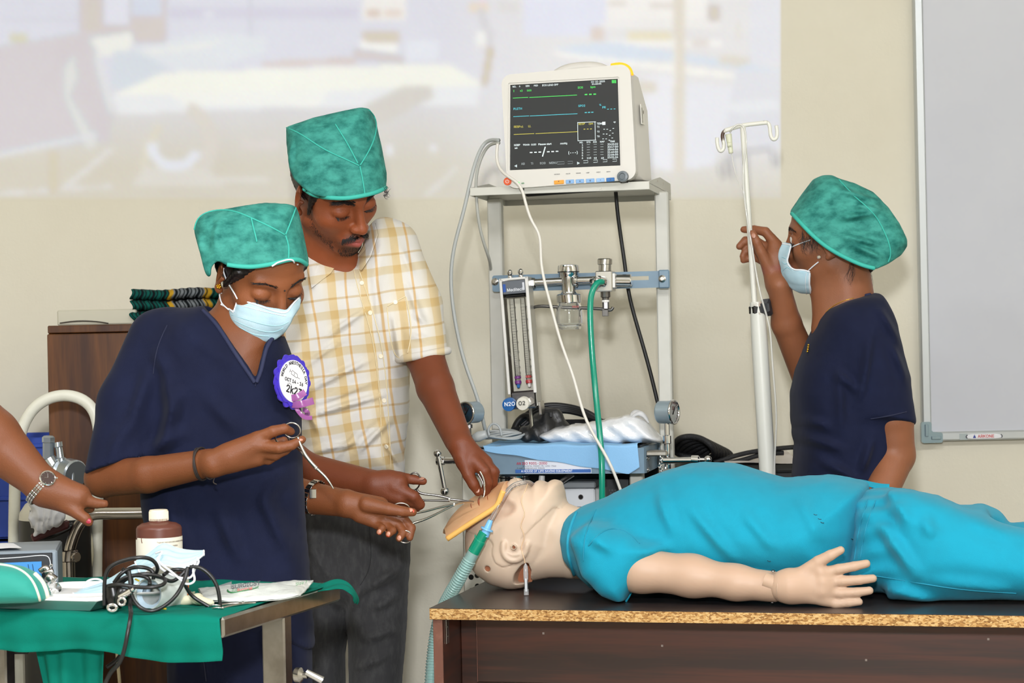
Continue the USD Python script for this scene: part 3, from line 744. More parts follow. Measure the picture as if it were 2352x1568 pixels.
    b('lower_shelf', (x0, x1, -.01, .37, zb - .30, zb - .285), M_bluegrey, .002)
    b('back_board', (x0 + .05, x1 - .02, .33, .34, zb - .285, zb), mat('dark_board', '#16181b', .6), .002)
    # chrome T handle on the left, pin and chain on the right
    y = -.04; k = cw(1040, 1058, y)
    hd = put('yoke_screw', cat(tube([cw(1062, 1058, y), cw(1008, 1058, y)], .0075, 12, 2), lathe([(0, -.011), (.009, -.009), (.011, 0), (.009, .009), (0, .011)], cw(1012, 1058, y), C.ex, 14)), M_chrome, t, 40, label='chrome T-handled yoke screw')
    put('handle_bar', tube([cw(1006, 1046, y - .008), cw(1022, 1126, y - .008)], .0048, 10, 2), M_chrome, hd, 40)
    for (px, py, r) in ((1005, 1041, .0085), (1022, 1128, .0095)):
        s_ = trimesh.creation.icosphere(2, r); s_.apply_translation(cw(px, py, y - .008)); put('handle_ball', s_, M_chrome, hd, True)
    pn = put('yoke_pin', cat(tube([cw(1516, 1058, .0), cw(1608, 1056, .0)], .007, 12, 2), lathe([(.0075, -.012), (.010, -.011), (.010, .004), (.0075, .006)], cw(1600, 1056, 0), C.ex, 16), lathe([(.004, .0), (.004, .02)], cw(1606, 1056, 0), C.ex, 8)), M_chrome, t, 40, label='chrome yoke pin with ball end')
    s_ = trimesh.creation.icosphere(2, .0085); s_.apply_translation(cw(1626, 1055, 0)); put('pin_ball', s_, M_chrome, pn, True)
    ch = [];
    for i in range(9):
        p = cw(1517 + 2 * math.sin(i), 1050 + i * 4, -.012); e = C.ex if i % 2 else C.ey
        ch.append(tube([p + .0032 * (math.cos(a) * e) + .004 * math.sin(a) * C.ez for a in np.linspace(0, 6.28, 8, endpoint=False)], .0009, 5, 9, closed=True))
    put('chain', cat(ch), M_chrome, pn)
    yk = put('yoke_block', bx(x1 - .002, x1 + .045, .0, .05, zt - .02, zt - .008, .003, C), M_steel, t)
    return t, x0, x1, zt


TROL, TX0, TX1, TZT = shelf()


def monitor():
    f = rframe(1166, 434, -.014, 13, 2.0)
    t = thing('patient_monitor', 'white patient monitor with a dark lit screen, on the top shelf of the trolley', 'monitor', f.o)
    def L(px, py, y=0.0): return f.hitp(px, py, y)
    bl, tr = L(1166, 434), L(1440, 154); W = L(1456, 300)[0]; H = L(1300, 160)[2]
    pl = mat('monitor_shell', '#d0cdc5', .35); scl = lambda p, k: p
    def rr(x0, z0, x1, z1, r): return shapely.box(x0 + r, z0 + r, x1 - r, z1 - r).buffer(r, 8)
    fp = rr(0, 0, W, H, .022)
    a, b, c, d = L(1171, 391), L(1425, 380), L(1419, 181), L(1172, 195); sc = Polygon([a[[0, 2]], b[[0, 2]], c[[0, 2]], d[[0, 2]]]); sb = sc.buffer(.004)
    put('front_bezel', cat(prism(fp.difference(sb), -.004, .03, f), prism(sb.difference(sc), -.001, .03, f)), pl, t)
    put('rear_shell', man2tri(m3.Manifold.hull_points(np.vstack([np.c_[np.array(rr(.004, .003, W - .004, H - .003, .02).exterior.coords)[:, 0], np.full(len(np.array(rr(.004, .003, W - .004, H - .003, .02).exterior.coords)), .03), np.array(rr(.004, .003, W - .004, H - .003, .02).exterior.coords)[:, 1]]] + [np.array([(x, .13, z) for x in (.02, W + .012) for z in (.004, H - .09)]), np.array([(x, .075, z) for x in (.02, W + .004) for z in (.004, H - .02)])]))), pl, t)
    bk = t; q = stage.GetPrimAtPath(str(t.GetPath()) + '/rear_shell'); g = UsdGeom.Mesh(q); v = np.array(g.GetPointsAttr().Get()) + base_of(t); g.GetPointsAttr().Set(Vt.Vec3fArray.FromNumpy((f.w(v) - base_of(t)).astype(np.float32)))
    h0 = L(1250, 165)[0]; h1 = L(1395, 160)[0]
    put('carry_handle', tube(f.w([(h0, .06, H - .012), (h0 + .03, .06, H + .006), ((h0 + h1) / 2, .06, H + .011), (h1 - .03, .06, H + .006), (h1, .06, H - .012)]), .012, 12), pl, t, True)
    put('alarm_light', cat(tube(f.w([(W - .044, .012, H - .001), (W - .024, .012, H - .0015), (W - .009, .012, H - .009), (W - .002, .012, H - .024)]), [.0075, .009, .009, .007], 10)), mat('alarm_glow', '#ff8a1c', .4, emit=('#ffa020', 1.3)), t, True, label='glowing orange alarm light')
    scr = put('screen', prism(sc, .002, .006, f), mat('screen_glass', '#2c2e30', .18, spec=.6, emit=('#3c3f40', .22)), t, label='dark grey lit display')
    k = (b[0] - a[0]) / 250.0; cols = {'w': ('#b9c4c6', .62), 'g': ('#36b848', .6), 'c': ('#3a9fac', .55), 'y': ('#a39a38', .5), 'd': ('#7d8587', .5)}
    ms = {q: mat('screen_' + {'w': 'white', 'g': 'green', 'c': 'cyan', 'y': 'yellow', 'd': 'dim'}[q], v[0], .5, emit=v) for q, v in cols.items()}
    acc = {q: [] for q in cols}
    u = (L(1420, 182)[[0, 2]] - L(1173, 195)[[0, 2]]); u /= np.linalg.norm(u); EX = f.ex * u[0] + f.ez * u[1]; EZ = f.ez * u[0] - f.ex * u[1]
    def S(px, py): return f.w(f.hitp(px, py, .0019))
    def T(c, s, px, py, h): acc[c].append(text(s, h * k, S(px, py), EX, EZ, .0003, True))
    def B(c, px, py, w, h=1.3):
        o = S(px, py); acc[c].append(cat(trimesh.Trimesh([o, o + EX * w * k, o + EX * w * k + EZ * h * k, o + EZ * h * k, o - f.ey * .0003, o + EX * w * k - f.ey * .0003, o + EX * w * k + EZ * h * k - f.ey * .0003, o + EZ * h * k - f.ey * .0003], [[4, 5, 6], [4, 6, 7], [0, 1, 5], [0, 5, 4], [2, 3, 7], [2, 7, 6]])))
    T('w', 'NO.', 1177, 201, 3.6); T('w', '6', 1192, 200, 3.6); T('w', 'SIN', 1207, 199.5, 3.6); T('w', 'PED', 1226, 198.5, 3.6); T('w', 'ECG LEAD OFF', 1245, 198, 3.8)
    T('w', '10-15-2025', 1357, 190, 3.6); T('w', '21:40:55', 1359, 195, 3.6)
    for i in range(4): B('g', 1405.5 + i * 2.6, 191, 1.8, 7)
    T('g', 'I', 1179, 211, 4); T('g', 'x2', 1194, 210.5, 4); T('g', '500', 1210, 210, 4); B('g', 1178, 226, 35); B('g', 1216, 224.5, 108); T('g', 'ECG', 1327, 203.5, 4.2); T('g', 'bpm', 1356, 202, 4)
    for i in range(3): B('g', 1343 + i * 10, 218.5 - i * .4, 6, 2.6)
    T('c', 'PLETH', 1179, 252.5, 4.6); B('c', 1179, 268.5, 36); B('c', 1217, 267, 108); T('c', 'SPO2', 1328, 245.5, 4.4); T('c', '%', 1376, 243, 4); T('c', 'PR', 1383, 249, 4.6)
    for i in range(3): B('c', 1343 + i * 7.5, 259.5 - i * .3, 5, 2); B('c', 1394.5 + i * 7.5, 251.5 - i * .3, 4, 1.4)
    T('y', 'RESP', 1180, 293.5, 4.4); T('y', 'x1', 1195.5, 293, 4); T('y', 'LL', 1213, 292, 4.4); B('y', 1180, 309.5, 47); B('y', 1230, 307.5, 97); T('y', 'RESP', 1328.5, 287, 4.4); T('y', 'rpm', 1352, 286, 4)
    for i in range(3): B('y', 1340.5 + i * 7.5, 297.5 - i * .3, 4, 1.6)
    for (x, y, w, h) in ((1327, 282.2, 41, 1.2), (1327.6, 324, 41, 1.2), (1327, 324, 1.2, 42), (1367, 322.5, 1.2, 42)): B('w', x, y, w, h)
    T('w', 'TEMP', 1370.5, 286, 4); B('w', 1383.5, 287, 7, 7); T('w', 'ºF', 1409, 283, 3.6)
    for i, s_ in enumerate(('T1', 'T2', 'TD')):
        y = 293 + i * 11; T('w', s_, 1371, y, 3.4)
        for j in range(4): B('w', 1386 + j * 7 - i * 1.2, y + (4.5 if j < 3 else 2.5) - (0 if j != 2 else -3), 3.4, 1.3)
    T('w', 'NIBP', 1180.5, 335.5, 4.2); T('w', 'MR', 1182, 342, 3.2); T('w', '90min', 1201, 334.5, 3.8); T('w', '0:00', 1220, 334, 3.8); T('w', 'Please start', 1236, 333.5, 4); T('w', 'mmHg', 1286.5, 331.5, 3.8)
    for i in range(3): B('w', 1217 + i * 10, 351.5 - i * .5, 6, 2.4); B('w', 1256.5 + i * 10, 349.8 - i * .5, 6, 2.4)
    acc['w'].append(tube([S(1246, 359.5), S(1252.5, 337)], .0014, 6, 2)); T('w', '(---)', 1304.5, 354, 6)
    for j, (s_, x) in enumerate((('NO.', 1331), ('SYS', 1347), ('DIA', 1362), ('MAP', 1378), ('TIME', 1400))): T('w', s_, x, 329 - j * .6, 3.4)
    tm = ('20:23:22', '20:17:50', '18:44:56', '21:42:55', '22:06:55', '23:31:36')
    for i in range(6):
        y = 335 + i * 6; T('w', str(i + 1), 1336, y, 3.8); T('w', tm[i], 1395, y - 1.5, 4)
        for j in range(3):
            if i < 5: B('d', 1348 + j * 15.5, y - 2.5 - j * .4, 7, 1.1)
            else: T('w', ('110', '53', '65')[j], 1347.5 + j * 16.5, y, 3.8)
    acc['w'].append(trimesh.Trimesh([S(1181, 381), S(1187.5, 384.5), S(1187.5, 377.5)], [[0, 1, 2], [0, 2, 1]])); acc['w'].append(trimesh.Trimesh([S(1332, 374.5), S(1325.5, 378), S(1325.5, 371)], [[0, 1, 2], [0, 2, 1]]))
    for x, s_ in ((1197, '▲B'), (1219, '♥i'), (1240, 'ECG'), (1261, 'MENU')): T('d', s_.replace('▲', 'A').replace('♥', 'T'), x, 378.5 - (x - 1197) * .03, 4.6)
    for x, w in ((1280, 16), (1304, 11), (1340, 10), (1363, 9), (1385, 9), (1407, 9)):
        o = S(x, 377 - (x - 1280) * .05); acc['w' if x > 1330 else 'd'].append(tube([o, o + EX * w * k, o + EX * w * k + EZ * 5 * k, o + EZ * 5 * k], .0005, 4, 0, closed=False))
    for q, nm in (('w', 'white_readout'), ('g', 'green_readout'), ('c', 'cyan_readout'), ('y', 'yellow_readout'), ('d', 'dim_readout')): put(nm, cat(acc[q]), ms[q], scr)
    kb = [('#e89a2c', 1274, 1296), ('#7fa9d6', 1301, 1319), ('#7fa9d6', 1324, 1342), ('#7fa9d6', 1347.5, 1366), ('#8fb4dc', 1371, 1389), ('#1f66a8', 1394, 1412)]
    pd = mat('key_print', '#4a4a4a', .6)
    for i, (c_, xa, xb) in enumerate(kb):
        a_, b_ = L(xa, 424 - (xa - 1274) * .05), L(xb, 414.5 - (xb - 1274) * .05)
        kk = put('soft_key', bx(a_[0], b_[0], -.0065, -.003, a_[2], b_[2], .0008, f), mat('key_%d' % i, c_, .4), t, label=('orange', 'blue', 'blue', 'blue', 'light blue', 'dark blue')[i] + ' membrane key')
        put('key_symbol', text(('^', 'a', '=', 'v', '-', '+')[i], .005, f.w(((a_[0] + b_[0]) / 2 - .002, -.0066, (a_[2] + b_[2]) / 2 - .002)), f.ex, f.ez, .0003, True), pd, kk)
        put('key_caption', text(('SILENCE', 'PAUSE', 'FREEZE', 'NIBP', 'PRINT', 'MENU')[i], .0022, f.w((a_[0] + .001, -.0043, L(xa, 402 - (xa - 1274) * .05)[2])), f.ex, f.ez, .0003), pd, t)
    o = L(1432, 406); kn = put('rotary_knob', lathe([(.0125, 0), (.0125, .005), (.0115, .012), (.007, .013), (.006, .011), (0, .011)], f.w((o[0], -.004, o[2])), -f.ey, 32), mat('knob_grey', '#5d666b', .35), t, 35)
    o = L(1167, 417); pw = put('power_button', lathe([(.0088, 0), (.0088, .003), (.008, .004), (0, .004)], f.w((o[0], -.004, o[2])), -f.ey, 24), mat('power_orange', '#d9541e', .4), t, label='round orange power button')
    c0 = f.w((o[0], -.0085, o[2])); put('power_symbol', cat(tube([c0 + .0036 * (math.cos(x) * f.ex + math.sin(x) * f.ez) for x in np.linspace(math.radians(130), math.radians(410), 14)], .0006, 5, 20), tube([c0, c0 + .0045 * f.ez], .0006, 5, 2)), mat('symbol_white', '#f4e8e0', .5), pw)
    o = L(1191, 420); put('status_lamp', bx(o[0] - .002, o[0] + .003, -.006, -.003, o[2] - .0018, o[2] + .0018, .0006, f), mat('lamp_green', '#55e06a', .4, emit=('#40e060', 1.0)), t)
    o = L(1202, 421); put('status_lamp', bx(o[0] - .003, o[0] + .003, -.006, -.003, o[2] - .0015, o[2] + .0015, .0006, f), mat('lamp_off', '#7a9a7c', .4), t)
    # stickers on the right side
    s2 = Frame(f.w((W + .002, .05, H - .115))); d_ = f.w((W + .008, .13, H - .115)) - s2.o; s2.ex = d_ / np.linalg.norm(d_); s2.ez = f.ez; s2.ey = np.cross(s2.ez, s2.ex) * 1; s2.M = np.stack([s2.ex, s2.ey, s2.ez])
    stc = put('side_sticker', bx(.012, .04, -.006, -.004, -.01, .034, .0002, s2), mat('sticker', '#dcd9cf', .5), t)
    put('sticker_print', cat([bx(.014, .022, -.0065, -.006, -.006 + i * .0028, -.0048 + i * .0028, 0, s2) for i in range(12)] + [lathe([(.0045, 0), (.003, .0002), (0, .0002)], s2.w((.032, -.006, .018)), -s2.ey, 16)]), mat('sticker_ink', '#6d6a5e', .6), stc)
    for dx in (.03, W - .03): put('foot', lathe([(.01, 0), (.01, -.006), (0, -.006)], f.w((dx, .02, .0015)), f.ez, 12), M_black, t)
    put('foot_bar', bx(.02, W - .02, .09, .11, -.012, .004, .002, f), M_black, t)
    return f, L


MON, MONL = monitor()


def flowmeter():
    f = rframe(1168, 906, .05, 12, 3.3); L = lambda px, py, y=0.0: f.hitp(px, py, y)
    t = thing('flowmeter_block', 'steel gas flowmeter block with two scaled glass tubes and blue and white knobs', 'flowmeter', f.o)
    W = L(1232, 900)[0]; H = L(1150, 640)[2]; D = .055
    st = M_steel
    put('back_plate', bx(0, W, D - .003, D, -.02, H, .001, f), st, t); put('side_plate', bx(W - .002, W, 0, D, -.03, H, .001, f), mat('flow_side', '#b9b6ad', .35, metal=.5), t); put('side_plate', bx(0, .002, 0, D, 0, H, .001, f), st, t)
    put('edge_strip', cat(bx(-.001, .005, -.003, .001, 0, H, .001, f), bx(W - .006, W + .001, -.003, .001, 0, H, .001, f), bx(0, W, -.003, .001, H - .005, H, .001, f)), mat('strip_white', '#d8d6d0', .4), t)
    hd = put('head_plate', bx(.005, W - .006, .0, .03, H - .036, H - .006, .001, f), mat('head_grey', '#5b6067', .4), t)
    put('head_block', bx(.008, W - .008, .002, .035, H - .044, H - .036, .003, f), M_blackg, t)
    put('head_mark', bx(.006, .0125, -.0006, 0, H - .031, H - .013, .0001, f), mat('mark_blue', '#1c4c9c', .5), hd); put('head_mark', bx(W - .013, W - .0085, -.0006, 0, H - .029, H - .012, .0001, f), mat('mark_pale', '#c9ccd2', .5), hd)
    put('head_lettering', text('Meditech', .0065, f.w((.0145, -.0008, H - .03)), f.ex, f.ez, .0003, True), mat('mark_print', '#cfd3d8', .5), hd)
    put('backing', bx(.006, W - .006, .032, .034, 0, H - .04, .0005, f), mat('flow_back', '#cfccba', .5), t)
    g = film('tube_glass', gloss=.1)
    for i, xc in enumerate((W * .33, W * .72)):
        tb = put('flow_tube', lathe([(.0062, .02), (.0062, H - .045)], f.w((xc, .015, 0)), f.ez, 20), g, t, True, label='scaled glass flow tube')
        sc_ = []
        for j in range(34):
            z = .045 + (H - .11) * (1 - (1 - j / 33) ** 1.35) if False else .04 + (H - .10) * (j / 33) ** 1.5; w = .007 if j % 4 else .011
            sc_.append(bx(xc - w / 2, xc + w / 2, .0083, .0088, z, z + .0007, 0, f))
            if j % 4 == 0: sc_.append(text(str(j // 4 + 1), .0042, f.w((xc + .006, .0083, z - .002)), f.ex, f.ez, .0002, True))
        put('tube_scale', cat(sc_), mat('scale_ink_%d' % i, '#4a4a44', .6), tb)
        put('tube_float', lathe([(0, .0), (.0035, .002), (.0045, .012), (0, .012)], f.w((xc, .015, .012)), f.ez, 12), mat('float_%d' % i, ('#2a6fb8', '#e6e2dc')[i], .4), tb)
        put('tube_seal', cat(lathe([(.0065, 0), (.0075, .002), (.0075, .006), (.0065, .008)], f.w((xc, .015, .022)), f.ez, 14), lathe([(.0065, 0), (.0075, .002), (.0075, .004), (.0065, .006)], f.w((xc, .015, .034)), f.ez, 14)), mat('seal_%d' % i, ('#7a3a86', '#b0262c')[i], .4), tb)
        put('top_nut', lathe([(.005, 0), (.005, .004), (.0035, .006), (.006, .01), (.0058, .016), (.003, .019), (0, .019)], f.w((xc, .015, H)), f.ez, 12), M_chrome, t, 40)
    put('front_window', bx(.004, W - .004, -.0005, .0005, .0, H - .044, .0002, f), film('flow_window'), t, label='clear front window')
    put('valve_block', bx(.004, W - .003, .004, .05, -.034, .006, .003, f), M_steel_dark, t)
    for xc, c_, s_, nm in ((L(1174, 925)[0], '#1b5fa0', 'N2O', 'blue'), (L(1206, 921)[0], '#ddd9cb', 'O2', 'white')):
        kn = put('flow_knob', None or lathe([(0, 0), (.010, 0), (.0145, .004), (.0150, .02), (.0140, .026), (0, .027)], f.w((xc, -.006, L(1200, 924)[2])), -f.ey * .97 + f.ez * -.1, 18), mat('knob_' + nm, c_, .4), t, label=nm + ' control knob marked ' + s_)
        put('knob_lettering', text(s_, .0085, f.w((xc - .009, -.034, L(1200, 928)[2] - .001)), f.ex, f.ez, .0006, True), mat('knob_ink_' + nm, '#e8eef4' if nm == 'blue' else '#3c3c34', .5), kn)
    put('outlet_nut', cat(lathe([(.006, 0), (.006, .016), (.009, .018), (.009, .026), (0, .026)], f.w((W - .012, .01, -.018)), -f.ey, 6), tube(f.w([(W * .65, .03, -.03), (W * .65, .03, -.09)]), .004, 8, 2)), M_steel, t)
    # hook wire below
    put('bracket', bx(W, W + .006, .01, .05, -.05, -.02, .001, f), st, t)


flowmeter()


def bar_fittings():
    y = .095
    t = thing('humidifier', 'chrome-topped humidifier with clear glass jar clamped in the middle of the cross bar', 'humidifier', cw(1310, 650, y))
    o = cw(1307, 690, y + .01); k = .00097
    put('cap', lathe([(0, .081), (.017, .081), (.0235, .079), (.0245, .074), (.0245, .064), (.023, .062), (.0225, .056), (.018, .05), (.0165, .02), (.0185, .016), (.0265, .014), (.0285, .012), (.0285, -.004), (.026, -.006), (0, -.006)], o, (0, 0, 1), 36), M_chrome, t, 35, label='polished chrome cap')
    put('cap_groove', lathe([(.0248, .0655), (.0248, .0635)], o, (0, 0, 1), 36), M_blackg, t)
    gl = film('jar_glass', (.97, .98, .97), rough=.03, body=.04)
    jar = put('jar', lathe([(.0255, -.006), (.026, -.010), (.031, -.018), (.0325, -.026), (.0325, -.05), (.030, -.056), (.0265, -.058), (.026, -.0625), (.024, -.065), (.0, -.0655)], o, (0, 0, 1), 40), gl, t, 40, label='clear glass jar')
    put('jar_rib', cat(tube([o + np.array([.0265 * math.cos(a), .0265 * math.sin(a), -.0585]) for a in np.linspace(0, 6.28, 24, endpoint=False)], .0012, 6, closed=True), tube([o + np.array([.0322 * math.cos(a), .0322 * math.sin(a), -.052]) for a in np.linspace(0, 6.28, 24, endpoint=False)], .0008, 6, closed=True)), mat('rib_glass', '#b9b7a8', .15, alpha=.7), jar)
    put('dip_tube', tube([o + np.array([.0, 0, 0]), o + np.array([0, 0, -.05])], .003, 8, 2), mat('dip', '#c9c6b4', .3, alpha=.6), jar)
    put('jar_print', text('MAX', .005, o + np.array([.006, -.0315, -.017]), (1, .3, 0), (0, 0, 1), .0003), mat('jar_red', '#c85a5a', .5), jar)
    put('inlet_pipe', cat(tube([cw(1214, 650, y), cw(1292, 645, y)], .0085, 14, 2), lathe([(.0095, 0), (.0115, .002), (.0115, .012), (.0095, .014)], cw(1216, 650, y), C.ex, 6)), M_chrome, t, 35)
    put('outlet_pipe', cat(tube([cw(1318, 645, y), cw(1376, 642, y)], .0085, 14, 2), lathe([(.011, 0), (.0125, .002), (.0125, .006), (.011, .008)], cw(1319, 645, y), C.ex, 16)), M_chrome, t, 35)
    t = thing('gas_outlet_valve', 'silver square gas outlet valve with round top knob, right of the humidifier', 'valve', cw(1390, 645, y))
    o = cp(1390, 645, y)
    put('block', bx(o[0] - .019, o[0] + .019, y - .02, y + .03, o[2] - .024, o[2] + .022, .002, C), mat('valve_alloy', '#cfcdc6', .25, metal=.9), t)
    put('top_knob', lathe([(.014, .02), (.014, .036), (.0165, .037), (.0165, .048), (.015, .05), (0, .05)], C.w(o + np.array([0, 0, 0])), C.ez, 24), M_steel, t, 30)
    put('side_cylinder', lathe([(.012, .018), (.012, .026), (.0135, .027), (.0135, .058), (.012, .06), (0, .06)], C.w(o), C.ex, 24), M_chrome, t, 30)
    put('side_washer', bx(o[0] + .019, o[0] + .024, y - .014, y + .016, o[2] - .016, o[2] + .016, .001, C), M_white_pl, t)
    put('front_port', lathe([(.013, 0), (.013, .012), (.0105, .014), (.0105, .026), (.007, .028), (.007, .036)], cw(1384, 647, y - .02), -C.ey * .8 - C.ex * .5 + C.ez * .05, 20), M_chrome, t, 30)
    put('lower_fitting', cat(lathe([(.011, 0), (.011, -.012), (.008, -.014), (.008, -.02)], C.w(o + np.array([0, 0, -.024])), C.ez, 12), lathe([(.0075, -.022), (.0075, -.038), (.004, -.04)], C.w(o + np.array([0, 0, -.024])), C.ez, 6), bx(o[0] - .007, o[0] + .007, y - .01, y + .008, o[2] - .079, o[2] - .064, .001, C)), M_steel_dark, t)
    put('fitting_ring', lathe([(.007, -.018), (.0085, -.019), (.0085, -.023), (.007, -.024)], C.w(o + np.array([0, 0, -.024])), C.ez, 14), M_white_pl, t)
    pz = [cw(1222, 709, y + .01), cw(1232, 704, y), cw(1300, 706, y - .002), cw(1385, 710, y), cw(1404, 711, y), cw(1408, 705, y)]
    put('gas_pipe', tube(pz, .0036, 10, 60), M_steel_dark, t, True)
    # green oxygen tube
    tube_p = [cw(1384, 647, y - .045), cw(1372, 650, y - .06), cw(1361, 668, y - .07), cw(1356, 700, y - .075), cw(1358, 780, y - .08), cw(1366, 880, y - .09), cw(1376, 980, y - .12), cw(1382, 1060, y - .14), cw(1383, 1150, y - .145), cw(1384, 1230, y - .145)]
    put('oxygen_tube', tube(tube_p, .0068, 14, 120), mat('tube_green', '#12a081', .2, spec=.6, trans=.25), None, True, label='translucent green oxygen tube hanging from the valve on the cross bar', cat='tube')


bar_fittings()
dial_w, dial_b = mat('dial_white', '#d8dad8', .4), mat('dial_blue', '#3d6c8e', .35)
tg, o = gauge('left_gauge'.replace('left_', 'pressure_'), 'round pressure gauge with dark blue reflecting glass at the left end of the work top', 1072, 948, -.03, (-.75, -.8, -.03), .024, dial_b)
put('stem', cat(tube([o - .014 * C.ey * -1 + C.ez * -.022, o + .014 * C.ey + C.ez * -.05], .006, 10, 2), lathe([(.009, -.034), (.009, -.026)], o + .014 * C.ey, (0, 0, 1), 6), lathe([(.006, -.075), (.008, -.05)], o + .014 * C.ey, (0, 0, 1), 10)), M_steel_dark, tg)
tg, o = gauge('pressure_gauge', 'round pressure gauge with white dial at the right end of the work top', 1545, 946, .02, (.86, -.5, .02), .025, dial_w)
put('stem', cat(lathe([(.0065, -.115), (.0065, -.07), (.0095, -.068), (.0095, -.052), (.006, -.05), (.006, -.022)], o + np.array([-.013, .008, 0]), (0, 0, 1), 14), lathe([(.007, -.124), (.007, -.115)], o + np.array([-.013, .008, 0]), (0, 0, 1), 12)), M_chrome, tg)


def cables():
    gy = mat('cable_grey', '#a9adaa', .45); wt = mat('cable_white', '#d6d2c8', .45)
    mo = MON.w(MONL(1146, 322, .02)); y = -.02
    put('monitor_cable', tube([mo, cw(1115, 328, .04), cw(1090, 380, .02), cw(1066, 480, .0), cw(1045, 560, 0), cw(1036, 640, 0), cw(1046, 740, 0), cw(1070, 840, 0), cw(1098, 920, .0), cw(1114, 985, .03), cw(1120, 1000, .08)], .0042, 10, 110), gy, None, True, label='grey monitor cable looping far out to the left of the trolley and down', cat='cable')
    put('monitor_cable', tube([mo + C.ez * -.006, cw(1118, 340, .05), cw(1098, 385, .05), cw(1094, 450, .03), cw(1104, 530, .05), cw(1122, 590, .1), cw(1128, 640, .19), cw(1130, 800, .2)], .0036, 10, 90), mat('cable_grey_thin', '#b2b3ab', .45), None, True, label='grey monitor cable running inside the wide loop and behind the left post', cat='cable')
    put('sensor_cable', tube([MON.w(MONL(1143, 330, .01)), cw(1142, 370, -.01), cw(1160, 400, -.03), cw(1192, 425, -.045), cw(1207, 465, -.05), cw(1222, 508, -.05), cw(1238, 540, -.05), cw(1243, 600, -.05), cw(1262, 690, -.06), cw(1290, 790, -.07), cw(1318, 870, -.09), cw(1345, 960, -.11), cw(1385, 1035, -.13), cw(1410, 1085, -.13), cw(1427, 1130, -.12)], .0033, 10, 130), wt, None, True, label='thin white sensor cable crossing in front of the cross bar from the monitor', cat='cable')
    put('power_cable', tube([cw(1414, 436, .2), cw(1420, 500, .2), cw(1434, 600, .19), cw(1446, 680, .19), cw(1470, 770, .19), cw(1495, 860, .19), cw(1512, 930, .19), cw(1530, 1000, .19)], .0045, 10, 90), M_black, None, True, label='black power cable hanging behind the cross bar from the top shelf', cat='cable')


cables()


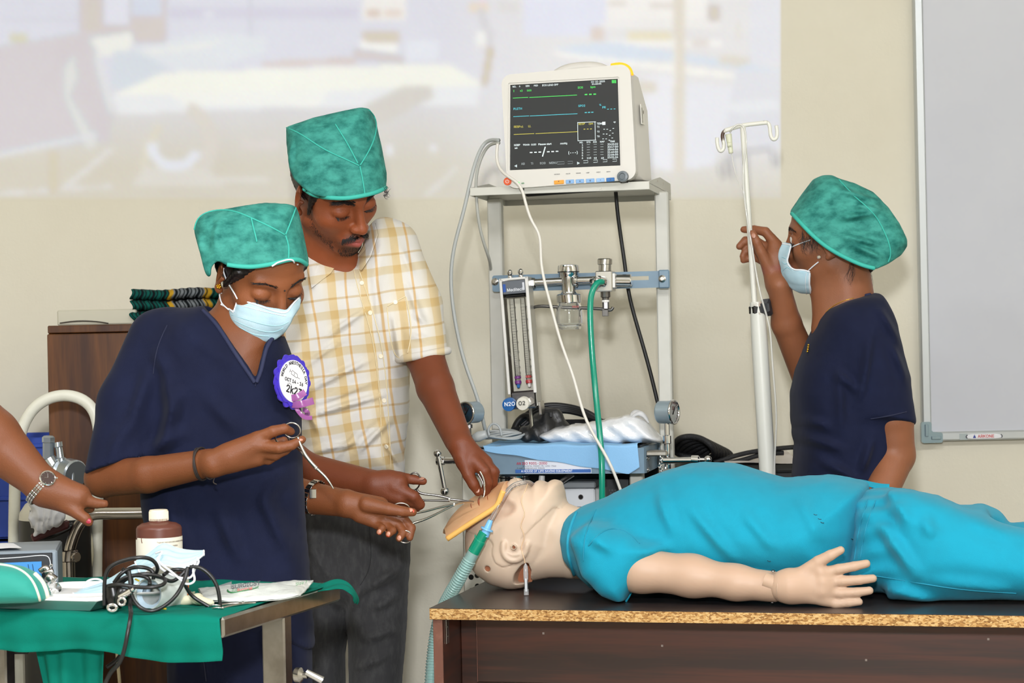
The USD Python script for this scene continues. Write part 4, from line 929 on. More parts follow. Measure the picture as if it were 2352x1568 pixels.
def worktop_stuff():
    zt = TZT
    # blue disposable drape
    bl = mat('drape_blue', '#8bbbe2', .8, spec=.2, bump=(500, .0003))
    x0, x1 = cp(1088, 1, -.02)[0], cp(1442, 1, -.02)[0]; n, m_ = 60, 40
    g = np.zeros((n, m_, 3))
    for i, s in enumerate(np.linspace(0, 1, n)):
        x = x0 + (x1 - x0) * s; drop = (.012 + .056 * s) * (1 - .25 * max(0, (s - .93) / .07)); back = .30
        for j, q in enumerate(np.linspace(0, 1, m_)):
            if q < .6: y = back - (back + .022) * q / .6; z = zt + .0085 + .002 * math.sin(9 * s + 7 * q) + .01 * max(0, .15 - q) * 4
            else: y = -.024 - .004 * math.sin(8 * s) * (q - .6); z = zt + .0085 - drop * (q - .6) / .4
            g[i, j] = (x + .01 * (q - .5), y, z + .0012 * math.sin(23 * s + 3))
    put('blue_drape', sheet(C.w(g.reshape(-1, 3)).reshape(n, m_, 3), .001), bl, None, True, label='light blue disposable drape hanging over the front of the trolley work top', cat='drape')
    # black anaesthetic bag
    bz = zt + .006
    ops = [('u', 0, rcone(cw(1240, 998, .10), cw(1262, 955, .12), .030, .020)), ('u', .02, rcone(cw(1212, 1000, .10), cw(1290, 990, .12), .022, .024)), ('u', .015, rcone(cw(1240, 958, .12), cw(1278, 955, .12), .012, .012)), ('i', .004, half(C.w((0, 0, zt + .012)), -C.ez))]
    ops.append(('m', 0, lambda P, d: d + .0022 * np.sin((P @ C.ex) * 190 + 8 * (P[..., 2]) * 10)))
    c = cw(1245, 980, .11); t = thing('breathing_bag', 'black rubber breathing bag slumped on the work top under the flowmeter', 'bag', c)
    put('bag_body', mesh_sdf(ops, c - .11, c + .11, .003), mat('bag_black', '#1d1d1d', .42, bump=(60, .002)), t, True)
    put('bag_neck', cat(lathe([(.018, 0), (.019, .004), (.019, .012), (.014, .014)], cw(1256, 952, .12), (.2, -.3, 1), 20), bx(*(lambda p: (p[0], p[0] + .008, p[1] - .002, p[1] + .002, p[2], p[2] + .012))(cp(1262, 958, .098)), .001, C)), M_black, t, 30)
    # grey cable coil
    L = []
    for k in range(6):
        o = cp(1150 + 4 * math.sin(k * 2), 1003 - 2.2 * k, .07 + .006 * k)
        L.append(tube(C.w([o + np.array([(.048 + .003 * math.sin(k)) * math.cos(a), .03 * math.sin(a), .004 * math.sin(a * 2 + k)]) for a in np.linspace(0, 6.28, 14, endpoint=False)]), .0026, 8, 48, closed=True))
    L.append(tube([cw(1124, 1000, .03), cw(1122, 985, .03), cw(1132, 973, .03), cw(1145, 978, .03), cw(1152, 1000, .03)], .0026, 8, 40))
    t = thing('cable_coil', 'coiled pale grey lead with moulded connector on the left of the blue drape', 'cable', cw(1140, 1000, .05))
    put('coil', cat(L), mat('coil_grey', '#a6aaa9', .45), t, True)
    put('connector', tube([cw(1084, 1008, .01), cw(1100, 1002, .0), cw(1118, 996, .0)], [.007, .012, .009], 12), mat('connector_grey', '#aeb2b0', .4), t, True)
    # clear plastic bag of gauze
    poly = [(1222, 1002), (1220, 993), (1238, 996), (1262, 986), (1330, 972), (1400, 960), (1448, 953), (1475, 957), (1496, 975), (1515, 1000), (1522, 1012), (1480, 1016), (1420, 1019), (1330, 1021), (1270, 1017), (1240, 1006)]
    fr = Frame(cw(1370, 1000, .10), 12); lp = [tuple(fr.hitp(a, b)[[0, 2]]) for a, b in poly]
    ops = [('u', 0, infl(smooth_poly(lp, 6), fr, .022, .06))]
    def wr(P, d): return d + .0028 * (cloud(P * np.array([30, 30, 60]), 3, 4) - .5) * 2 + .0012 * np.sin(P @ C.ex * 130 + P[..., 2] * 160)
    ops.append(('m', 0, wr)); t = thing('plastic_bag', 'crumpled clear plastic bag with white contents lying on the blue drape', 'bag', fr.o)
    put('bag_film', mesh_sdf(ops, fr.o - [.19, .12, .07], fr.o + [.19, .12, .07], .003), mat('bag_film', '#e4e5e6', .12, spec=.7, coat=.6, bump=(45, .003)), t, True)
    tip = [cw(1448, 958, .1), cw(1462, 948, .1), cw(1470, 946, .1)]
    put('twisted_end', cat(tube([cw(1448, 960, .08), cw(1458, 948, .08), cw(1475, 952, .08), cw(1488, 964, .08)], [.004, .007, .006, .003], 9), tube([cw(1452, 957, .07), cw(1470, 949, .07), cw(1490, 970, .07)], [.003, .006, .002], 9)), film('film_clear', body=.35, bcol=(.9, .9, .9)), t, True)
    # black hoses behind
    ho = [tube([cw(1178, 1000, .22), cw(1190, 968, .22), cw(1210, 955, .22), cw(1230, 975, .21)], .008, 10, 40)]
    for k in range(4): ho.append(tube([cw(1195, 985 - 7 * k, .25), cw(1240, 952 - 6 * k, .26), cw(1300, 944 - 4 * k, .27), cw(1350, 956 - 3 * k, .26), cw(1388, 972, .25), cw(1410, 990, .24)], .0062, 10, 60))
    put('black_hose', cat(ho), M_black, None, True, label='loops of thin black hose piled at the back of the work top', cat='hose')
    t = thing('black_tray', 'flat black tray behind the blue drape under the black hoses', 'tray', cw(1250, 980, .24)); a, b = cp(1176, 985, .21), cp(1400, 985, .21)
    put('tray_body', cat(bx(a[0], b[0], .2, .33, zt + .006, zt + .012, .002, C), bx(a[0], b[0], .2, .205, zt + .01, zt + .04, .002, C), bx(a[0], b[0], .325, .33, zt + .01, zt + .05, .002, C)), M_blackg, t)
    put('tray_paper', bx(cp(1300, 1, .2)[0], cp(1318, 1, .2)[0], .196, .199, zt + .032, zt + .046, .001, C), M_white_pl, t)
    # under the work top: suction box, jar
    zb = TZT - .075; yy = .03
    t = thing('suction_unit', 'white metal box with a round hole on its front, behind the dummy\'s chin', 'unit', cw(1330, 1140, yy)); a, b = cp(1278, 1166, yy), cp(1366, 1122, yy)
    put('case', bx(a[0], b[0], yy, yy + .2, a[2], b[2], .003, C), mat('unit_white', '#c9ccce', .4), t)
    put('lid', bx(a[0] - .003, b[0] + .002, yy - .002, yy + .2, b[2] + .001, b[2] + .016, .003, C), mat('unit_lid', '#8b9194', .35, metal=.3), t)
    put('port', lathe([(.0045, .0008), (0, .0008)], cw(1334, 1141, yy), -C.ey, 16), M_blackg, t); put('port_ring', lathe([(.0058, 0), (.0056, .0012), (.0045, .0012)], cw(1334, 1141, yy), -C.ey, 16), M_steel_dark, t)
    put('side_panel', bx(b[0], b[0] + .02, yy + .004, yy + .19, a[2], b[2], .002, C), mat('unit_grey', '#9a9c9a', .5), t)
    put('support_strut', tube([cw(1280, 1112, .0), cw(1316, 1088, .0)], .006, 8, 2), M_steel_dark, t)
    o = cw(1182, 1100, .03)
    t = thing('vaporiser_jar', 'dark ribbed chrome cylinder hanging under the left of the work top', 'jar', o)
    put('jar_body', lathe([(.03, .012), (.034, .008), (.034, -.03), (.03, -.05), (0, -.05)], o, (0, 0, 1), 30), M_chrome, t, 35)
    put('jar_rib', cat([tube([o + np.array([.0345 * math.cos(a), .0345 * math.sin(a), z]) for a in np.linspace(0, 6.28, 20, endpoint=False)], .0015, 6, closed=True) for z in (.004, -.008, -.02)]), M_blackg, t)
    o = cw(1244, 1104, .02); t = thing('hose_connector', 'white and blue hose connector under the label of the work top', 'connector', o)
    put('plug', lathe([(.0065, .012), (.0075, -.004), (.006, -.006)], o, (.1, 0, 1), 14), M_white_pl, t); put('blue_sleeve', lathe([(.0055, -.006), (.007, -.008), (.007, -.03), (.005, -.032)], o, (.1, 0, 1), 14), mat('sleeve_blue', '#1f5fc0', .35), t)
    zz = cp(1410, 1140, .1)[2]; t = thing('vent_panel', 'black perforated panel under the right of the work top', 'panel', cw(1410, 1130, .1)); a, b = cp(1370, 1165, .1), cp(1445, 1098, .1)
    put('panel', bx(a[0], b[0], .1, .2, a[2], b[2], .002, C), mat('panel_black', '#17191a', .5), t)
    put('vent_hole', cat([lathe([(.0026, .0004), (0, .0004)], C.w((a[0] + .016 + i * .007 + (j % 2) * .0035, .0998, zz - .01 + j * .006)), -C.ey, 6) for i in range(6) for j in range(5)]), mat('vent_grey', '#4a4d4e', .6), t, kind='stuff')


worktop_stuff()


def coil_right():
    d = 4.85; L = []
    for k in range(7):
        L.append(tube(UL([(1560 + 9 * k, 1008 + 6 * k, .0), (1600 + 7 * k, 1004 + 4 * k, -.02), (1632 + 7 * k, 1022 + 3 * k, -.04), (1638 + 6 * k, 1046 + k, 0), (1600 + 5 * k, 1050 + 2 * k, .06), (1555 + 6 * k, 1040 + k, .06)], d + .012 * k), .0075, 10, 48, closed=True))
    L.append(tube(UL([(1640, 1062), (1690, 1046), (1750, 1034), (1830, 1026)], d), .0058, 8, 40)); L.append(tube(UL([(1640, 1066), (1690, 1060), (1750, 1044), (1800, 1040)], d), .0058, 8, 40))
    put('corrugated_hose', cat(L), mat('hose_black', '#1b1b1c', .55, bump=(400, .002)), None, True, label='coiled black corrugated breathing hose on the dark box beside the drip stand', cat='hose')
    f = Frame(U(1640, 1064, 4.80)); a, b = f.hitp(1560, 1110), f.hitp(1850, 1066)
    t = thing('black_case', 'black equipment case behind the dummy between trolley and drip stand', 'case', f.w(((a[0] + b[0]) / 2, .1, a[2])))
    put('case_body', bx(a[0], b[0], 0, .26, a[2] - .62, b[2], .01, f), mat('case_black', '#161617', .55), t); put('case_rim', bx(a[0] - .003, b[0] + .003, -.003, .263, b[2] - .02, b[2] - .012, .002, f), M_blackg, t)
    put('case_foot', cat(*[bx(x, x + .04, .02, .24, a[2] - .66, a[2] - .62, .005, f) for x in (a[0] + .02, b[0] - .06)], bx(a[0], b[0], .0, .26, -f.o[2], a[2] - .65, .004, f)), M_blackg, t)
    n, m_ = 24, 14; g = np.zeros((n, m_, 3)); c0, c1 = f.hitp(1668, 1063), f.hitp(1838, 1063)
    for i, s in enumerate(np.linspace(0, 1, n)):
        for j, q in enumerate(np.linspace(0, 1, m_)): g[i, j] = (c0[0] + (c1[0] - c0[0]) * s, .01 + .22 * q, b[2] + .003 + .012 * q + .003 * math.sin(5 * s + 3 * q) + .004 * abs(s - .5))
    put('paper_sheet', sheet(f.w(g.reshape(-1, 3)).reshape(n, m_, 3), .0006), mat('paper', '#dcd6d0', .7, vary=('#c9c0bb', 9, .5, .7)), None, True, label='wrinkled white paper sheet lying on the black case behind the drip stand', cat='paper')


coil_right()


def drip_stand():
    d = 4.47; pt = mat('chipped_white', '#d9d8cd', .4, vary=('#4a3325', 34, .64, .68, (1, 1, .22))); pw = mat('worn_white', '#d6d6cc', .4, vary=('#8d6a52', 26, .66, .74, (1, 1, .5)))
    b = U(1752, 1100, d); t = thing('drip_stand', 'chipped white metal drip stand with two hooks, held by the woman at the right', 'stand', (b[0], b[1], 0))
    ax = U(1706, 292, d), U(1734, 690, d)
    put('inner_rod', tube([ax[0], ax[1] + np.array([.004, 0, -.12])], .0062, 14, 30), pt, t, True)
    o = U(1739, 694, d); bt = U(1764, 1100, d); dr = (bt - o) / np.linalg.norm(bt - o); ln = o[2] / -dr[2] * 1.0 - .06
    put('outer_tube', lathe([(.007, -.001), (.0155, -.001), (.0168, .002), (.0172, .02), (.0185, .1), (.0185, ln)], o, dr, 28), pw, t, 40)
    put('hook_bar', tube(UL([(1665, 300, -.0), (1680, 295), (1706, 288), (1735, 284), (1762, 281)], d), .0048, 12, 50), pt, t, True)
    put('hook', tube(UL([(1647, 316), (1648, 333), (1655, 347), (1662, 340), (1660, 318), (1661, 305), (1667, 299)], d), .0042, 10, 60), pt, t, True); put('hook', tube(UL([(1783, 288), (1785, 305), (1782, 318), (1776, 320), (1770, 310), (1768, 292), (1763, 282), (1756, 281.5)], d), .0042, 10, 60), pt, t, True)
    k = U(1761, 706, d - .005); hx = put('clamp_knob', lathe([(0, .012), (.016, .012), (.0195, .008), (.0195, -.008), (.016, -.012), (0, -.012)], k, (1, -.55, .1), 6), mat('knob_dark', '#2e3136', .4), t, label='dark hexagonal clamp knob')
    put('collar', lathe([(.0175, -.004), (.0195, -.002), (.0195, .012), (.017, .014)], o + dr * .012, dr, 6), M_blackg, t)
    for a in range(5):
        an = a * 1.2566 + .3; e = np.array([.13 * math.cos(an), .13 * math.sin(an), 0]); ft = o + dr * ln; put('base_leg', tube([ft + [0, 0, .03], ft + e * .5 + [0, 0, .02], ft + e + [0, 0, -.01]], .011, 8), pw, t, True)
        put('castor', lathe([(0, .01), (.02, .01), (.024, 0), (.02, -.01), (0, -.01)], np.array([ft[0] + e[0], ft[1] + e[1], .0245]), np.cross([0, 0, 1], e), 14), M_black, t)
    cl = film('drip_line', (.96, .96, .94), body=.45, bcol=(.86, .85, .8)); dl = thing('drip_line', 'clear infusion line with pale roller clamp draped over the drip stand hook bar', 'tube', U(1706, 292, d))
    put('line', cat(tube(UL([(1677, 303), (1682, 296, -.01), (1692, 287, -.012), (1703, 287, -.014), (1711, 300, -.014), (1713, 340, -.012), (1708, 380, -.012), (1708, 430, -.01), (1713, 480, -.012), (1726, 560, -.03), (1748, 680, -.04), (1766, 745, -.04), (1772, 800, -.04), (1778, 880, -.04), (1783, 960, -.035), (1780, 1040, -.03), (1778, 1105, -.03)], d), .0021, 8, 160), tube(UL([(1680, 352), (1690, 400), (1707, 445), (1716, 490, -.01), (1722, 560, -.012)], d), .0012, 6, 60)), cl, dl, True)
    put('roller_clamp', cat(tube(UL([(1673, 308, -.004), (1676, 330, -.004), (1679, 352, -.004)], d), [.0075, .006, .005], 10), lathe([(0, .004), (.006, .004), (.006, -.004), (0, -.004)], U(1675, 332, d - .008), (1, 0, 0), 14)), mat('clamp_pale', '#d9dbc0', .4, alpha=.85), dl, True)
    put('wire', tube(UL([(1678, 304, -.002), (1677, 310, -.004), (1676, 316, -.004)], d), .0012, 6), cl, dl)


drip_stand()


# ---------------------------------------------------------------- desk and training dummy
T = Frame(U(986, 1396, 3.75), 14)
def tp(px, py, y=0): return T.hitp(px, py, y)
def tw(px, py, y=0): return T.w(T.hitp(px, py, y))


def desk():
    z0 = -T.o[2]; Lx, D, th = 1.75, .62, .0215
    t = thing('desk', 'dark brown laminate desk with raw chipboard front edge, carrying the training dummy', 'desk', (T.o[0], T.o[1], 0))
    N = {'g': ('geometry', {}), 'm': ('mapping', {'scale': (60, 60, 110)}), 'v': ('voronoi_texture', {'scale': 3.2}), 'n': ('noise_texture', {'scale': 4.0, 'detail': 5.0}), 'r': ('rgb_ramp', {'ramp': [(0, lin('#7d5730')), (.35, lin('#a67c48')), (.6, lin('#bd965e')), (1, lin('#caa873'))]}), 'r2': ('rgb_ramp', {'ramp': [(0, (.04, .02, .01)), (.30, (.04, .02, .01)), (.36, (1, 1, 1)), (1, (1, 1, 1))]}), 'x': ('mix', {'mix_type': 'multiply', 'fac': .75}), 'sc': ('separate_color', {}), 'p': ('principled_bsdf', {'roughness': .85, 'specular_ior_level': .2}), 'b': ('bump', {'distance': .002})}
    chip = usdkit.material(stage, '/World/Looks/chipboard', N, [('g.position', 'm.vector'), ('m.vector', 'v.vector'), ('m.vector', 'n.vector'), ('v.color', 'sc.color'), ('sc.r', 'r.fac'), ('n.fac', 'r2.fac'), ('r.color', 'x.color1'), ('r2.color', 'x.color2'), ('x.color', 'p.base_color'), ('n.fac', 'b.height'), ('b.normal', 'p.normal')], surface='p.BSDF')
    lam = mat('desk_laminate', '#2e2523', .32, spec=.5, bump=(700, .0002), vary=('#3a2f2b', 40, .45, .75, (1, 6, 1)))
    put('board_core', bx(0, Lx, 0, D, -th, -.001, .0006, T), chip, t, label='raw chipboard core of the top'); put('top_laminate', bx(0, Lx, 0, D, -.001, 0, .0003, T), lam, t)
    N = {'g': ('geometry', {}), 'm': ('mapping', {'scale': (1.4, 1.4, 26)}), 'n': ('noise_texture', {'scale': 1.0, 'detail': 7.0, 'roughness': .6, 'distortion': .3}), 'r': ('rgb_ramp', {'ramp': [(0, lin('#241713')), (.42, lin('#2f1e18')), (.58, lin('#4a271b')), (.7, lin('#3a2219')), (1, lin('#552f22'))]}), 'p': ('principled_bsdf', {'roughness': .34})}
    wd = usdkit.material(stage, '/World/Looks/desk_wood', N, [('g.position', 'm.vector'), ('m.vector', 'n.vector'), ('n.fac', 'r.fac'), ('r.color', 'p.base_color')], surface='p.BSDF')
    zt = -th - .0005
    put('side_panel', bx(.004, .022, .01, D - .02, z0, zt, .001, T), wd, t); put('side_panel', bx(Lx - .022, Lx - .004, .01, D - .02, z0, zt, .001, T), wd, t)
    put('side_panel_edge', bx(.004, .0225, .0085, .0102, z0, zt, .0004, T), mat('edge_band', '#6a4437', .35, vary=('#7d5546', 30, .5, .7)), t)
    a = tp(1, 1541, .12)[2]
    put('front_panel', bx(.06, Lx - .022, .118, .136, a, zt, .001, T), wd, t); put('front_panel_edge', bx(.0585, .0605, .1175, .1365, a, zt, .0004, T), mat('edge_band_dark', '#5c3d33', .35), t)
    put('lower_panel', bx(.0225, Lx - .022, .137, .154, z0 + .08, zt - .01, .001, T), wd, t)
    br = put('corner_bracket', cat(bx(.0225, .024, .03, .05, zt - .05, zt - .002, .0004, T), bx(.0225, .045, .03, .05, zt - .003, zt - .0005, .0004, T)), M_steel, t)
    put('bracket_screw', cat(*[lathe([(.003, 0), (.002, .001), (0, .001)], T.w((.024, .04, zt - dz)), T.ex, 10) for dz in (.018, .036)]), M_steel_dark, br)
    for sx, sz in ((.19, .03), (.42, .05), (.8, .07), (1.02, .028)): put('scratch_mark', bx(sx, sx + .004, .1172, .1181, zt - sz - .012, zt - sz - .008, .0001, T), mat('mark_%d' % int(sx * 100), '#8b8078', .7), t)


desk()


def lp(pts, y): return [tuple(tp(a, b, y)[[0, 2]]) for a, b in pts]


def dummy():
    t = thing('training_dummy', 'life-size resuscitation training dummy in turquoise scrubs lying face up on the desk', 'training dummy', T.w((.25, .3, 0)))
    yh = .30
    prof = [(1286, 1106), (1270, 1102), (1256, 1112), (1246, 1106), (1236, 1104), (1229, 1113), (1224, 1115), (1214, 1108), (1206, 1115), (1200, 1111), (1191, 1100), (1181, 1098), (1167, 1112), (1150, 1132), (1128, 1143), (1100, 1160), (1082, 1185), (1074, 1215), (1072, 1255), (1082, 1295), (1100, 1320), (1132, 1342), (1175, 1353), (1204, 1349), (1228, 1328), (1262, 1300), (1290, 1262), (1298, 1200), (1296, 1150), (1292, 1125)]
    prof = [(a, b) for a, b in prof]
    head = Polygon(lp(prof, yh)).buffer(-.0025).buffer(.005).buffer(-.0025)
    ops = [('u', 0, infl(head, T, .075, .073, yh, 2.3))]
    ops.append(('s', .008, lambda P, f=ellip(tw(1150, 1165, .222), (.03, .022, .02)): f(P)))
    neck = Polygon(lp([(1240, 1170), (1294, 1152), (1330, 1166), (1375, 1160), (1380, 1330), (1310, 1327), (1262, 1326), (1222, 1333), (1200, 1300)], yh)).buffer(.006).buffer(-.006)
    ops.append(('u', .006, infl(neck, T, .07, .062, yh, 2.1)))
    face = sd2(Polygon(lp([(1040, 1213), (1075, 1213), (1125, 1222), (1146, 1231), (1153, 1240), (1151, 1265), (1158, 1284), (1175, 1293), (1195, 1288), (1211, 1270), (1218, 1246), (1216, 1228), (1228, 1217), (1262, 1183), (1284, 1160), (1297, 1166), (1330, 1100), (1200, 1050), (1040, 1100)], yh)), h=.001)
    def step(P, d):
        q = T.l(P); s = face(q[..., 0], q[..., 2]); m = 1 / (1 + np.exp(np.clip(s / .0012, -30, 30))); g = np.exp(-((s - .001) / .0012) ** 2)
        return d - .0022 * m + .0014 * g
    ops.append(('m', 0, step))
    base = list(ops)
    def onb(p): return hit(base, p[0], p[1], 3.6)[0]
    e1 = on(base, ((1158, 1244), (1156, 1265), (1164, 1281), (1178, 1287), (1195, 1282), (1207, 1266), (1212, 1246)), 3.6, 0, 22)
    for i in range(21): ops.append(('u', .006, rcone(e1[i], e1[i + 1], .0036, .0036)))
    e2 = on(base, ((1164, 1266), (1172, 1273), (1184, 1275), (1198, 1268)), 3.6, 0, 10)
    for i in range(9): ops.append(('u', .004, rcone(e2[i], e2[i + 1], .0024, .0024)))
    c = onb((1181, 1256)); ops.append(('u', .002, rcone(c, c - T.ey * .006, .0062, .0058))); ops.append(('s', .001, rcone(c + T.ey * .01, c - T.ey * .02, .0036, .0036)))
    h1 = onb((1119, 1306)); ops.append(('s', .002, rcone(h1 - T.ey * .01, h1 + T.ey * .02, .0058, .0058)))
    op = Polygon(lp([(1178, 1341), (1183, 1320), (1199, 1299), (1211, 1293), (1214, 1310), (1207, 1339)], .24)).buffer(.002)
    ops.append(('s', .002, slab(op, T, -.1, .30)))
    for p, r in (((1224, 1114), .0065), ((1188, 1104), .0032)): ops.append(('s', .003, ball(tw(*p, yh - (.012 if r > .005 else .009)), r)))
    c = tw(1200, 1225, yh); m = mesh_sdf(ops, c - [.17, .17, .17], c + [.2, .17, .15], .0022)
    # arm: own chain joined by the torso core so that the body stays one surface
    ya = .105
    A = [tw(1400, 1295, .15), tw(1470, 1308, ya), tw(1590, 1322, ya - .005), tw(1690, 1337, ya - .015), tw(1776, 1347, ya - .02)]
    aops = [('u', .02, rcone(A[0], A[1], .043, .041)), ('u', .02, rcone(A[1], A[2], .040, .0375)), ('u', .02, rcone(A[2], A[3], .037, .031)), ('u', .02, rcone(A[3], A[4], .030, .0285)), ('u', .03, rcone(tw(1330, 1245, yh), tw(1420, 1290, .2), .06, .055))]
    for k in (-1, 0, 1): aops.append(('s', .003, rcone(tw(1578 + 7 * k, 1306, ya - .0395), tw(1575 + 7 * k, 1332, ya - .0395), .0007, .0007)))
    c = (A[0] + A[4]) / 2; m2 = mesh_sdf(aops, np.min(A, 0) - [.2, .09, .1], np.max(A, 0) + [.06, .2, .12], .003)
    body = man2tri(tri2man(m) + tri2man(m2)) if tri2man(m).status() == m3.Error.NoError and tri2man(m2).status() == m3.Error.NoError else cat(m, m2)
    tb = np.where((T.l(body.vertices)[:, 0] > tp(1395, 1300, .1)[0])[:, None], np.array(lin('#b89a82')), np.array(lin('#cfb79f'))); put('body', body, tint_mat('dummy_skin', .46, .4, sss=.1), t, True, tint=tb, label='cream vinyl head, neck and arm')
    put('ear_hole', cat(lathe([(.0035, 0), (0, .0)], onb((1181, 1256)) + T.ey * .004, -T.ey, 14), lathe([(.0056, 0), (0, 0)], h1 + T.ey * .006, -T.ey, 14)), M_dummy_dark, t)
    put('skull_cavity', prism(op.buffer(.001), .286, .29, T), M_dummy_dark, t); s_ = trimesh.creation.icosphere(2, .0062); s_.apply_translation(tw(1224, 1114.5, yh - .007)); put('mouth_cavity', s_, mat('mouth_dark', '#6b2a1c', .5), t, True)
    # hand
    yy = ya - .03; Hp = lambda px, py, dy=0: tw(px, py, yy + dy)
    hops = [('u', .012, rcone(Hp(1796, 1346), Hp(1812, 1346), .026, .028)), ('u', .02, rcone(Hp(1812, 1332), Hp(1896, 1318), .018, .013)), ('u', .02, rcone(Hp(1812, 1360), Hp(1896, 1376), .017, .0115)), ('u', .02, rcone(Hp(1820, 1346), Hp(1900, 1346), .019, .015))]
    r1 = [.0108, .0098, .0088, .0076]
    fingers(hops, [([Hp(1840, 1322), Hp(1880, 1290, -.006), Hp(1907, 1275, -.008), Hp(1931, 1263, -.008)], [.016, .0115, .0098, .0075]),
                   ([Hp(1890, 1316), Hp(1925, 1307), Hp(1962, 1300, .003), Hp(1990, 1294, .008)], r1), ([Hp(1892, 1336), Hp(1935, 1334), Hp(1975, 1331, .003), Hp(2005, 1328, .008)], r1), ([Hp(1892, 1358), Hp(1930, 1362), Hp(1968, 1360, .002), Hp(1997, 1356, .006)], r1), ([Hp(1888, 1376), Hp(1920, 1386), Hp(1950, 1384, .0), Hp(1974, 1382, .003)], [.0102, .009, .0078, .0066])], .006)
    for k, (a, b) in enumerate((((1885, 1312), (1900, 1310)), ((1890, 1336), (1902, 1336)), ((1888, 1358), (1902, 1360)))): hops.append(('u', .01, ball(Hp(*a, -.008), .009)))
    c = Hp(1895, 1325); put('hand', mesh_sdf(hops, c - [.12, .07, .09], c + [.12, .07, .09], .0022), M_dummy_arm, t, True)
    w = [Hp(1756, 1333, -.004), Hp(1792, 1345, -.006)]
    put('wrist_joint', cat(tube([w[0] + T.ey * .0, w[1]], .016, 16, 2, flat=1), lathe([(.0255, -.001), (.0268, 0), (.0268, .0015), (.0255, .002)], Hp(1790, 1347), A[4] - A[3], 24)), M_dummy_arm, t, 40)
    put('wrist_screw', cat(*[lathe([(.004, 0), (.003, .002), (0, .002)], Hp(x, y, dy), v, 12) for x, y, dy, v in ((1776, 1311, -.004, (0, -.3, 1)), (1774, 1383, .0, (0, -.4, -1)))]), M_steel_dark, t)
    # scrubs
    yc = .33
    top = [(1312, 1182), (1345, 1160), (1400, 1140), (1460, 1108), (1520, 1082), (1580, 1064), (1612, 1061), (1680, 1068), (1750, 1087), (1800, 1101), (1845, 1096), (1900, 1093), (1950, 1101), (1992, 1112)]
    tl = lp(top, yc); x1 = tp(1958, 1330, .15)[0]
    poly = tl + [(tl[-1][0] + .0, .12), (x1, .03), (x1 - .01, .004), (tl[0][0] + .05, .004), (tl[0][0] - .005, .06), (tl[0][0] - .012, .11)]
    sop = [('u', 0, infl(Polygon(poly).buffer(-.004).buffer(.004), T, .13, .215, yc, 2.35))]
    sl = Polygon(lp([(1312, 1235), (1345, 1205), (1400, 1208), (1462, 1240), (1512, 1266), (1475, 1318), (1432, 1389), (1385, 1368), (1340, 1320)], .11)).buffer(-.003).buffer(.003)
    sop.append(('u', .03, infl(sl, T, .05, .062, .115, 2.3)))
    cr = [(tw(1420, 1205, .15), tw(1385, 1260, .06), .010), (tw(1530, 1240, .12), tw(1440, 1215, .12), .008)]
    fo = [((1580, 1150), (1700, 1290), .004), ((1700, 1160), (1790, 1260), .003), ((1600, 1320), (1800, 1330), .004), ((1500, 1110), (1560, 1230), .003), ((1370, 1215), (1440, 1255), .005), ((1440, 1255), (1560, 1250), .004), ((1820, 1120), (1900, 1250), .002)]
    def folds(P, d):
        q = T.l(P); o = np.zeros(d.shape)
        for (a, b, s) in FL:
            v = b - a; L2 = v @ v; u = np.clip(((q[..., [0, 2]] - a) @ v) / L2, 0, 1); r = np.sqrt((((q[..., [0, 2]] - a) - u[..., None] * v) ** 2).sum(-1)); o += s * np.exp(-(r / .018) ** 2) * np.sin(np.pi * np.clip(u, .02, .98)) * np.cos(r / .009)
        n = cloud(P * np.array([9, 12, 14]), 3, 5) - .5
        return d + .012 * n - 2 * o
    FL = [(np.array(lp([a], .15)[0]), np.array(lp([b], .15)[0]), s) for a, b, s in fo]
    sop.append(('m', 0, folds)); sop.append(('s', .004, slab(Polygon(lp([(1250, 1100), (1306, 1160), (1297, 1215), (1299, 1260), (1312, 1310), (1330, 1345), (1280, 1400), (1220, 1300)], .25)), T)))
    sop.append(('i', .006, half(T.w((0, 0, .0015)), (0, 0, -1))))
    c0, c1 = T.w((tl[0][0] - .06, .0, -.02)), T.w((x1 + .08, .58, .34)); lo, hi = np.minimum(c0, c1) - .1, np.maximum(c0, c1) + [.08, .15, .05]; lo[2] = T.o[2] - .01
    sm = put('scrub_top', mesh_sdf(sop, lo, hi, .005), M_teal, t, True, label='turquoise short-sleeved scrub top')
    put('hem_seam', tube([T.w((tp(1972 - .145 * (py - 1120), py, .2)[0] - .014, max(.06, .33 - .21 * math.sqrt(max(.02, min(1, (py - 1120) / 150)))), tp(1, py, .25)[2])) for py in range(1180, 1330, 25)], .0012, 6), mat('teal_seam', '#1a8ca5', .8), sm) if False else None
    col = on(sop, [(1325, 1176), (1310, 1215), (1305, 1260), (1312, 1295), (1320, 1320)], 3.6, .001, 30); put('neck_band', tube(col, .0035, 8, 0, flat=1), mat('teal_band', '#1b95b0', .8), sm, True)
    she = on(sop, [(1511, 1268), (1475, 1318), (1436, 1383)], 3.55, .0005, 20); put('sleeve_hem', tube(she, .0022, 8, 0), M_teal, sm, True)
    for a in ([(1370, 1168), (1345, 1230), (1340, 1290)], [(1350, 1255), (1395, 1216), (1440, 1222), (1470, 1250)]): put('seam_line', tube(on(sop, a, 3.55, .0004, 24), .0013, 6, 0), mat('teal_seam', '#1787a0', .8), sm, True)
    put('ink_smudge', cat(*[tube(on(sop, [(x, y), (x + 5, y + 3), (x + 9, y + 2)], 3.5, .0003, 6), .0008, 5, 0) for x, y in ((1868, 1180), (1878, 1190), (1884, 1198), (1762, 1286), (1954, 1236))]), mat('ink', '#174a5a', .7), sm)
    n_ = 20; g = np.zeros((n_, 8, 3))
